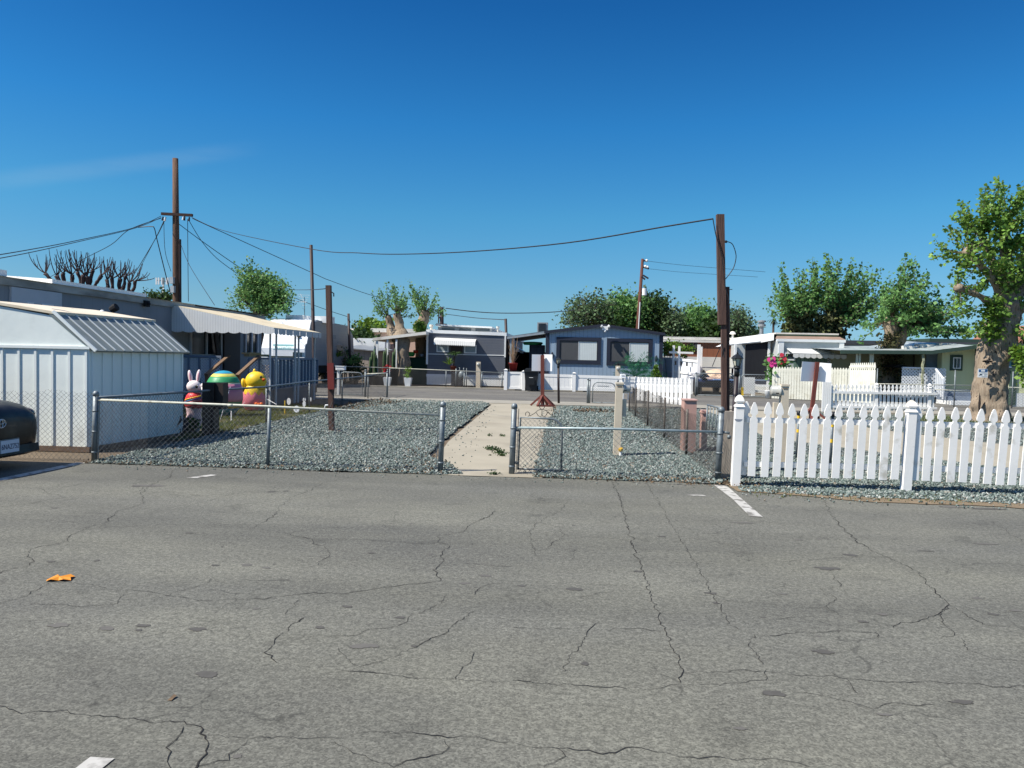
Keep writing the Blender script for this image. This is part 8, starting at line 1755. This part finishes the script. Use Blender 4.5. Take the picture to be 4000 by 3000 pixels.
for k_, (dz, c_) in enumerate(((0, (70, 130, 190)), (.035, (240, 200, 70)), (-.035, (240, 150, 160)))):
    mb = MB(); pts = [(bx + .178 * math.sin(a_), Yb_ - .155 * math.cos(a_), z(1562) + dz + .05 * math.sin(a_)) for a_ in np.linspace(-.7, 1.2, 12)]; mb.tube(pts, .011, 6); mb.build('vest_stripe', cloth('stripe_%d' % k_, c_), t, True)
mb = MB(); mb.ball((bx, Yb_ - .01, z(1510)), .135, .12, .118, n=20, m=14); hd = mb.build('head', m_wf, t, True)
for xe, ye, r_ in ((743, 1449, 10), (775, 1447, -8)):
    p = at(xe, ye + 22, Yb_ - .0); q_ = (p.x, Yb_, p.z - .0); rot = Matrix.Rotation(R(-r_), 3, 'Y')
    mb = MB(); mb.ball(q_, .042, .03, .125, n=14, m=10, rot=rot); e_ = mb.build('ear', m_wf, t, True)
    mb = MB(); mb.ball((q_[0] + .008, Yb_ - .018, q_[2] - .01), .024, .018, .092, n=12, m=8, rot=rot); o = mb.build('inner_ear', m_pf, None, True); o.parent = e_; o.location = o.location - origin_of(t)
for px, py, r_, nm, m_ in ((768, 1510, .028, 'eye', m_black), (777, 1520, .016, 'nose', m_pf), (774, 1529, .014, 'mouth', mat('mouth_dark', (90, 30, 40), .6))):
    p = at(px, py, Yb_ - .11); mb = MB(); mb.ball((p.x, Yb_ - (.108 if nm == 'eye' else .10), p.z), r_, r_ * .6, r_ * 1.15, n=12, m=8); mb.build(nm, m_, t, True)
mb = MB(); p = at(770, 1507, Yb_ - .14); mb.ball((p.x, Yb_ - .128, p.z), .009, n=8, m=6); mb.build('eye_glint', m_board, t, True)
p = at(790, 1508, Yb_ - .05); mb = MB(); mb.tube([(bx + .13, Yb_, z(1556)), (bx + .18, Yb_, z(1540)), (p.x, Yb_ - .03, p.z)], [.05, .045, .035], 10); mb.ball((p.x, Yb_ - .03, p.z), .042, .035, .055, n=12, m=8); mb.build('raised_arm', m_wf, t, True)
for s in (-1, 1): mb = MB(); mb.ball((bx + s * .09, Yb_ - .08, z(1660)), .06, .07, .12, n=12, m=8); mb.build('leg', m_wf, t, True)
leaves('grass_base', [(bx + .03 + random.gauss(0, .06), Yb_ - .14 + random.gauss(0, .03), random.uniform(.06, z(1640))) for _ in range(420)], .06, leafmat('artificial_grass', (54, 104, 40), (36, 78, 26), .5), t, 2, .015, -1.2, 4)
# egg
Ye = 17.6; p = at(873, 1540, Ye); t = thing('inflatable_egg', 'large inflatable egg with teal, yellow, green and pink bands between the rabbit and the chick', 'inflatable', (p.x, Ye, 0), 'inflatable spring figures'); zt_ = at(873, 1447, Ye).z; He = zt_ - .03
bands = [((30, 130, 146), 0, .16), ((206, 164, 60), .16, .24), ((60, 130, 80), .24, .31), ((204, 128, 152), .31, .70), ((222, 212, 180), .70, .73), ((56, 146, 96), .73, .86), ((206, 198, 96), .86, .93), ((44, 140, 170), .93, 1.0)]
def er(u): return .44 * math.sqrt(max(0, 1 - ((u - .40) / (.44 if u < .40 else .60)) ** 2)) ** .9
for i, (c_, u0, u1) in enumerate(bands):
    mb = MB(); mb.lathe((p.x, Ye, .03), [(max(er(u), .002), u * He) for u in np.linspace(u0, u1, 7)], 26); mb.build('band', cloth('egg_band_%d' % i, c_), t, True)
for x0_, y0_, x1_, y1_ in ((900, 1510, 860, 1640),):
    mb = MB(); mb.tube([at(x0_, y0_, Ye - .45), at(x1_, y1_, Ye - .9)], .006, 4); mb.build('tether', m_board, t)
# chick
Yh = 19.5; p = at(995, 1540, Yh); cx = p.x; z = lambda y: at(995, y, Yh).z
t = thing('inflatable_chick', 'yellow inflatable chick hatching from a pink eggshell by the porch stair', 'inflatable', (cx, Yh, 0), 'inflatable spring figures'); m_yf = cloth('yellow_fabric', (232, 196, 50)); m_of = cloth('orange_fabric', (226, 104, 30)); m_pk = cloth('shell_pink_fabric', (222, 124, 140))
mb = MB(); mb.ball((cx + .03, Yh, z(1488)), .27, .25, .25, n=22, m=14); mb.build('head', m_yf, t, True)
mb = MB(); mb.lathe((cx, Yh, 0), [(.26, z(1570)), (.28, z(1540)), (.24, z(1512)), (.16, z(1500))], 22); mb.build('body', m_yf, t, True)
mb = MB(); q = at(994, 1452, Yh); mb.ball((q.x, Yh, q.z), .045, .04, .08, n=10, m=8); mb.ball((q.x + .03, Yh, q.z - .03), .03, n=8, m=6); mb.build('tuft', m_yf, t, True)
mb = MB(); q = at(1030, 1482, Yh - .1); mb.ball((q.x, Yh - .1, q.z), .05, .045, .025, n=10, m=8); mb.ball((q.x - .01, Yh - .1, q.z - .03), .035, .035, .02, n=10, m=6); mb.build('beak', m_of, t, True)
mb = MB(); q = at(1018, 1473, Yh - .22); mb.ball((q.x, Yh - .20, q.z), .03, .02, .036, n=10, m=8); mb.build('eye', m_black, t, True)
mb = MB(); mb.ball((cx - .25, Yh - .08, z(1500)), .06, .12, .15, n=12, m=8, rot=Matrix.Rotation(R(-14), 3, 'Y')); mb.ball((cx + .22, Yh - .1, z(1515)), .12, .08, .06, n=12, m=8); mb.build('wings', m_yf, t, True)
mb = MB(); n_ = 44; rb = [(.22, .03), (.30, z(1585)), (.335, z(1560)), (.33, z(1545))]; vs = []
for r_, zz_ in rb: vs += [(cx + r_ * math.cos(2 * math.pi * k / n_), Yh + r_ * math.sin(2 * math.pi * k / n_), zz_) for k in range(n_)]
vs += [(cx + .315 * math.cos(2 * math.pi * k / n_), Yh + .315 * math.sin(2 * math.pi * k / n_), z(1528) if k % 4 == 0 else z(1544) if k % 2 == 0 and k % 4 == 2 else z(1536)) for k in range(n_)]
mb.add(vs, [(i * n_ + k, i * n_ + (k + 1) % n_, (i + 1) * n_ + (k + 1) % n_, (i + 1) * n_ + k) for i in range(4) for k in range(n_)]); mb.build('eggshell', m_pk, t, True)
mb = MB(); q = at(1010, 1578, Yh - .33); mb.ball((q.x - .06, Yh - .33, q.z), .055, .03, .04, n=10, m=6); mb.ball((q.x + .06, Yh - .31, q.z), .055, .03, .04, n=10, m=6); mb.ball((q.x, Yh - .33, q.z - .02), .035, .03, .05, n=8, m=6); mb.build('bow', m_of, t, True)
for x0_, y0_, x1_, y1_ in ((968, 1560, 916, 1606), (1045, 1560, 1080, 1580)): mb = MB(); mb.tube([at(x0_, y0_, Yh - .2), at(x1_, y1_, Yh - .6)], .006, 4); mb.build('tether', m_board, t)
# dark pedestal
t = thing('service_pedestal', 'dark brown service box on a wide post beside the inflatable rabbit', 'service box', tuple(gp(812, 1701))); m_brn2 = mat('dark_brown_enamel', (46, 36, 32), .6, var=.06)
a, b = at(790, 1495, 13.4), at(836, 1495, 13.4); c, d = at(836, 1497, 13.42), at(874, 1597, 13.42); mb = MB(); mb.box(a.x, b.x, 13.4, 13.62, 0, a.z); mb.build('post', m_brn2, t); mb = MB(); mb.box(c.x, at(857, 1500, 13.42).x, 13.44, 13.6, d.z, c.z); mb.build('box', m_brn2, t); mb = MB(); mb.box(at(857, 1500, 13.42).x + .004, d.x, 13.38, 13.6, d.z - .005, c.z + .01); mb.build('cover', m_brn2, t)
mb = MB(); c = gp(690, 1695); mb.ball((c.x, 13.25, .2), .3, .26, .24, n=18, m=10, nz=.35); mb.ball((c.x - .25, 13.2, .12), .26, .2, .15, n=14, m=8, nz=.3); o = mb.build('covered_bundle', mat('dark_tarp', (44, 38, 42), .9, var=.2, scale=5, bump=.5, bscale=9), None, True); tag(o, 'dark rounded bundle in the shade at the shed corner', 'bundle')
# lawn signs on sticks
for lab, px, py, rx, rz, Y, shp in (('white egg shaped lawn sign, the upper one', 1128, 1568, .055, .095, 20.5, 'egg'), ('white egg shaped lawn sign, the lower one', 1158, 1598, .07, .08, 17.6, 'egg'), ('white rabbit shaped lawn sign on a stick', 1188, 1578, .04, .075, 19.0, 'rab'), ('thin white lawn sign seen edge on', 1214, 1560, .018, .06, 20.8, 'egg')):
    c = at(px, py, Y); t = thing('lawn_sign', lab, 'lawn sign', (c.x, Y, 0), 'white lawn signs'); mb = MB()
    mb.prism([(c.x + rx * math.cos(a_), Y, c.z + rz * math.sin(a_)) for a_ in np.linspace(0, 6.283, 19)[:-1]], (0, .008, 0))
    if shp == 'rab':
        for s in (-1, 1): mb.prism([(c.x + s * .022 + .014 * math.cos(a_), Y, c.z + .11 + .05 * math.sin(a_)) for a_ in np.linspace(0, 6.283, 11)[:-1]], (0, .008, 0))
    mb.build('shape', m_board, t); mb = MB(); mb.beam((c.x, Y + .01, 0), (c.x, Y + .01, c.z), .008); mb.build('stick', m_wood, t)
mb = MB(); mb.tube([gp(1268, 1620), at(1268, 1595, 17), at(1272, 1583, 17), at(1290, 1583, 17)], .018, 8); o = mb.build('white_pipe', m_trimw, None, True); tag(o, 'bent white pipe stub beside the red patched post', 'pipe')
for lab, px, Y, h in (('thin yellow stake in the lawn', 1112, 18.5, .35), ('thin white tent peg by the egg', 903, 16.4, .22)):
    c = at(px, 1600, Y); mb = MB(); mb.box(c.x - .012, c.x + .012, Y, Y + .01, 0, h); o = mb.build('stake', m_board if 'white' in lab else mat('yellow_band', (224, 184, 40), .6)); tag(o, lab, 'stake')
# orange scrap on the asphalt
c = Z5(255, 536); mb = MB(); P_ = [(-.07, -.012), (-.05, .03), (-.01, .022), (.03, .04), (.07, .035), (.075, .005), (.1, -.01), (.06, -.022), (.02, -.018), (-.02, -.03), (-.05, -.03)]
mb.add([(c.x, c.y, .022)] + [(c.x + x * .95, c.y + y * 1.9, .006 + .012 * (i % 2)) for i, (x, y) in enumerate(P_)], [(0, i + 1, (i + 1) % len(P_) + 1) for i in range(len(P_))]); o = mb.build('orange_scrap', mat('orange_plastic', (206, 132, 34), .6, var=.1, scale=20)); tag(o, 'flattened orange scrap lying on the cracked asphalt at the left', 'scrap')
c = Z5(742, 1053); mb = MB(); mb.add([(c.x - .01, c.y - .02, .004), (c.x + .008, c.y - .018, .004), (c.x + .012, c.y + .02, .01), (c.x - .004, c.y + .025, .012)], [(0, 1, 2, 3)]); o = mb.build('dry_leaf', mat('dead_leaf', (120, 92, 62), .9)); tag(o, 'single curled dry leaf on the asphalt', 'leaf')

# ================================================================ BLUE PICKUP BEHIND ITS GATE
YW2 = 35.2; a, b = at(2738, 1480, YW2), at(2866, 1480, YW2); m_blu = mat('dark_blue_paint', (20, 34, 70), .25, var=.05, coat=.6, spec=.6); xc_ = (a.x + b.x) / 2
t = thing('pickup_truck', 'dark blue pickup truck parked behind the wide chain link gate', 'truck', (xc_, YW2, 0)); w = 1.0 * .85
zf = at(2800, 1484, YW2).z; zc = at(2800, 1450, YW2 + 1.2).z
mb = MB(); mb.prism([(xc_ - w, YW2, .38), (xc_ - w, YW2, zf - .05), (xc_ - w, YW2 + .15, zf + .02), (xc_ - w, YW2 + 1.3, zf + .10), (xc_ - w, YW2 + 5.1, zf + .08), (xc_ - w, YW2 + 5.2, .4)], (2 * w, 0, 0)); mb.build('body', m_blu, t)
mb = MB(); mb.prism([(xc_ - w * .86, YW2 + 1.35, zf + .08), (xc_ - w * .8, YW2 + 2.0, zf + .26), (xc_ - w * .8, YW2 + 3.2, zf + .26), (xc_ - w * .86, YW2 + 3.5, zf + .08)], (2 * w * .83, 0, 0)); mb.build('cab', m_blu, t)
mb = MB(); mb.add([(xc_ - w * .78, YW2 + 1.40, zf + .13), (xc_ + w * .78, YW2 + 1.40, zf + .13), (xc_ + w * .7, YW2 + 1.93, zf + .24), (xc_ - w * .7, YW2 + 1.93, zf + .24)], [(0, 1, 2, 3)]); mb.build('windscreen', m_glass, t)
mb = MB(); mb.box(xc_ - w, xc_ + w, YW2 - .12, YW2 + .02, .42, .60); mb.build('bumper', m_black, t)
mb = MB(); mb.box(xc_ - w * .62, xc_ + w * .62, YW2 - .03, YW2, .68, zf - .12); mb.build('grille', m_black, t)
for s in (-1, 1): mb = MB(); mb.ball((xc_ + s * w * .8, YW2 - .0, .86), .12, .05, .10, n=12, m=8); mb.build('headlight', m_glass, t, True)
for s in (-1, 1):
    for yy in (YW2 + .9, YW2 + 4.2): mb = MB(); mb.tube([(xc_ + s * (w - .22), yy, .36), (xc_ + s * (w + .02), yy, .36)], .36, 16); mb.build('wheel', m_black, t)
p = at(2820, 1512, YW2 - .13); mb = MB(); mb.box(p.x - .02, p.x + .06, YW2 - .14, YW2 - .12, .55, .72); mb.build('plate', m_trimw, t)
mb = MB(); mb.box(xc_ - w * .2, xc_ + w * .9, YW2 - .02, YW2 + .1, zf - .01, zf + .035); mb.build('hood_reflection', mat('pale_blue_reflect', (120, 160, 210), .3), t)  # pale blue strip paints a sky reflection along the hood
mb = MB(); pts = [at(2738, 1445, YW2 - .2), at(2752, 1452, YW2 - .2), at(2768, 1478, YW2 - .2)]; 
for k_ in range(14): c = at(2750 + random.uniform(-12, 14), 1462 + random.uniform(-18, 20), YW2 + .1); mb.ball(c, .07, n=6, m=4, nz=.4)
o = mb.build('hanging_gear', m_black); tag(o, 'tangle of dark gear hung beside the blue pickup', 'gear')
mb = MB(); a, b = at(2765, 1445, 38.4), at(2868, 1478, 38.4); a, b = at(2762, 1446, YW2 + 1.1), at(2868, 1478, YW2 + 1.1); mb.ball(((a.x + b.x) / 2, YW2 + 2.3, b.z - .05), (b.x - a.x) / 2, 1.25, a.z - b.z + .08, n=22, m=12, nz=.12); o = mb.build('tarp_stack', mat('tan_tarp', (206, 178, 152), .8, rgb2=(176, 146, 120), scale=2, bump=.6, bscale=3)); tag(o, 'tan tarp draped over the top of the blue pickup', 'tarp')
t = thing('lean_roof', 'low corrugated roof edge over the tan tarp stack', 'roof', (at(2800, 1430, 38.6).x, 38.6, 0)); a, b = at(2738, 1433, 38.3), at(2868, 1440, 38.3); mb = MB(); mb.box(a.x, b.x, 38.3, 40, b.z, b.z + .05); mb.build('sheet', m_roofg, t)
for x in (a.x + .05, b.x - .05): mb = MB(); mb.box(x - .04, x + .04, 38.4, 38.48, 0, b.z); mb.build('post', m_post, t)
for lab, x0, x1, yt in (('wide chain link drive gate in front of the blue pickup', 2727, 2868, 1458), ('second wide chain link gate left of the off white pickets', 2896, 3012, 1463)):
    Y = 34.2; a, b = at(x0, yt, Y), at(x1, yt + 2, Y); t = thing('drive_gate', lab, 'gate', (a.x, Y, 0), 'chain link drive gates'); mb = MB(); mb.tube([(a.x, Y, .06), (a.x, Y, a.z - .1), (a.x + .1, Y, a.z), (b.x - .1, Y, b.z), (b.x, Y, b.z - .1), (b.x, Y, .06), (a.x, Y, .06)], .022, 8); mb.build('gate_frame', m_galv, t, True)
    chain_mesh('wire_mesh', lambda s_, t_: Vector((a.x + s_, Y, .06 + t_)), b.x - a.x, a.z - .08, m_wire, t, .11, .006, seed=x0)
    for x_ in (a.x - .08, b.x + .06): mb = MB(); capost(mb, x_, Y, a.z + .05, .035); mb.build('post', m_galv, t, True)
c = at(3000, 1556, 33.9); mb = MB(); mb.lathe((c.x, 33.9, .0), [(.12, 0), (.15, .32), (.155, .33), (.14, .33)], 14); o = mb.build('bucket', m_trimw, None, True); tag(o, 'white bucket at the foot of the off white pickets', 'bucket')
c = at(2900, 1536, 35.0); mb = MB(); mb.box(c.x - .07, c.x + .06, 35, 35.1, 0, .36); mb.box(c.x - .05, c.x + .04, 34.98, 35.02, .36, .42); o = mb.build('yellow_sign_stand', mat('bright_yellow', (226, 190, 30), .5, var=.05)); tag(o, 'small yellow folding sign standing in the driveway', 'sign stand')

# ================================================================ DARK SALOON CAR AT THE LEFT EDGE
m_car = mat('black_car_paint', (16, 16, 18), .42, var=.2, scale=6, coat=.15, spec=.35, dirt=(70, 68, 62), dscale=2.5, dcut=(.5, .9)); XR = -6.80; YCC = 8.71
t = thing('parked_car', 'black saloon car seen from behind at the left edge of the lot', 'car', (XR - 2.1, YCC, 0))
secs = [(.0, .60, .33, .62), (.03, .72, .26, .70), (.08, .79, .20, .765), (.18, .835, .17, .815), (.35, .85, .16, .85), (.8, .86, .16, .875), (1.05, .86, .16, .89), (2.2, .87, .16, .90), (3.2, .87, .16, .88), (3.8, .85, .17, .78), (4.15, .78, .2, .68), (4.3, .6, .3, .56)]
def ring(w_, z0, z1):
    h = [(0, z0), (w_ * .80, z0), (w_ * .97, z0 + .10), (w_, z0 + (z1 - z0) * .5), (w_ * .985, z1 - (z1 - z0) * .28), (w_ * .90, z1 - (z1 - z0) * .12), (w_ * .72, z1 - .02), (w_ * .4, z1 + .012), (0, z1 + .02)]
    return h + [(-y, z_) for y, z_ in h[-2:0:-1]]
mb = MB(); vs = []; nr = 16
for d, w_, z0, z1 in secs: vs += [(XR - d, YCC + y, z_) for y, z_ in ring(w_, z0, z1)]
fs = [(i * nr + k, i * nr + (k + 1) % nr, (i + 1) * nr + (k + 1) % nr, (i + 1) * nr + k) for i in range(len(secs) - 1) for k in range(nr)] + [tuple(range(nr))[::-1], tuple((len(secs) - 1) * nr + k for k in range(nr))]
mb.add(vs, fs); mb.build('body', m_car, t, True)
cab = [(.75, .66, .87, .90), (1.25, .62, .87, 1.30), (1.7, .60, .87, 1.40), (2.4, .60, .87, 1.40), (2.8, .62, .87, 1.28), (3.35, .70, .87, .90)]
mb = MB(); vs = []
for d, w_, z0, z1 in cab: vs += [(XR - d, YCC - w_ * 1.12, z0), (XR - d, YCC - w_, z1 - .03), (XR - d, YCC - w_ * .8, z1), (XR - d, YCC + w_ * .8, z1), (XR - d, YCC + w_, z1 - .03), (XR - d, YCC + w_ * 1.12, z0)]
mb.add(vs, [(i * 6 + k, i * 6 + (k + 1) % 6, (i + 1) * 6 + (k + 1) % 6, (i + 1) * 6 + k) for i in range(5) for k in range(6)]); mb.build('cabin', m_glass, t, True)
mb = MB(); mb.prism([(XR - 1.3, YCC - .58, 1.385), (XR - 2.75, YCC - .58, 1.385), (XR - 2.75, YCC + .58, 1.385), (XR - 1.3, YCC + .58, 1.385)], (0, 0, .03)); mb.build('roof', m_car, t)
for s in (-1, 1):
    for d in (.9, 3.45): mb = MB(); mb.tube([(XR - d, YCC + s * .66, .31), (XR - d, YCC + s * .88, .31)], .31, 20); w_ = mb.build('wheel', m_black, t); mb = MB(); mb.tube([(XR - d, YCC + s * .87, .31), (XR - d, YCC + s * .89, .31)], .18, 14); o = mb.build('rim', m_galv, None); o.parent = w_; o.location = o.location - origin_of(t)
for s in (-1, 1): mb = MB(); mb.ball((XR - .16, YCC + s * .66, .66), .10, .17, .09, n=14, m=8); mb.build('tail_light', mat('smoked_red_lens', (60, 14, 18), .15, coat=.8), t, True)
mb = MB(); mb.prism([(XR + .0, YCC - .70, .30), (XR + .02, YCC - .70, .20), (XR - .12, YCC - .78, .15), (XR - .12, YCC - .78, .28)], (0, 1.40, 0)); mb.build('bumper_lip', m_car, t)
pl0 = atx(4, 1730, XR + .02).y; yc = pl0 + .152; zc = .305
mb = MB(); mb.box(XR + .012, XR + .022, yc - .1525, yc + .1525, zc - .076, zc + .076); plt_ = mb.build('number_plate', mat('plate_white', (196, 204, 214), .4, var=.03), t)
RX = Matrix(((0, 0, 1), (1, 0, 0), (0, 1, 0)))
o = text('6NAZ752', .088, mat('plate_blue_ink', (20, 30, 70), .5), None, (XR + .024, yc, zc - .004), RX, 'lettering', .0006, sx=.82); o.parent = plt_; 
o.data.transform(Matrix.Translation(-(origin_of(t))))
mb = MB(); mb.box(XR + .011, XR + .014, yc - .165, yc + .165, zc - .09, zc + .09); mb.build('plate_frame', m_galv, t)
ye, ze = atx(5, 1655, XR + .02).y, atx(5, 1655, XR + .02).z
mb = MB()
def oval(cy, cz, ry, rz_, r=.0045): mb.tube([(XR + .02, cy + ry * math.cos(a_), cz + rz_ * math.sin(a_)) for a_ in np.linspace(0, 6.283, 25)], r, 6, False)
oval(ye, ze, .075, .052); oval(ye, ze, .026, .050); oval(ye, ze + .018, .052, .022)
mb.build('emblem', mat('chrome', (210, 214, 220), .15, metal=.9), t, True)
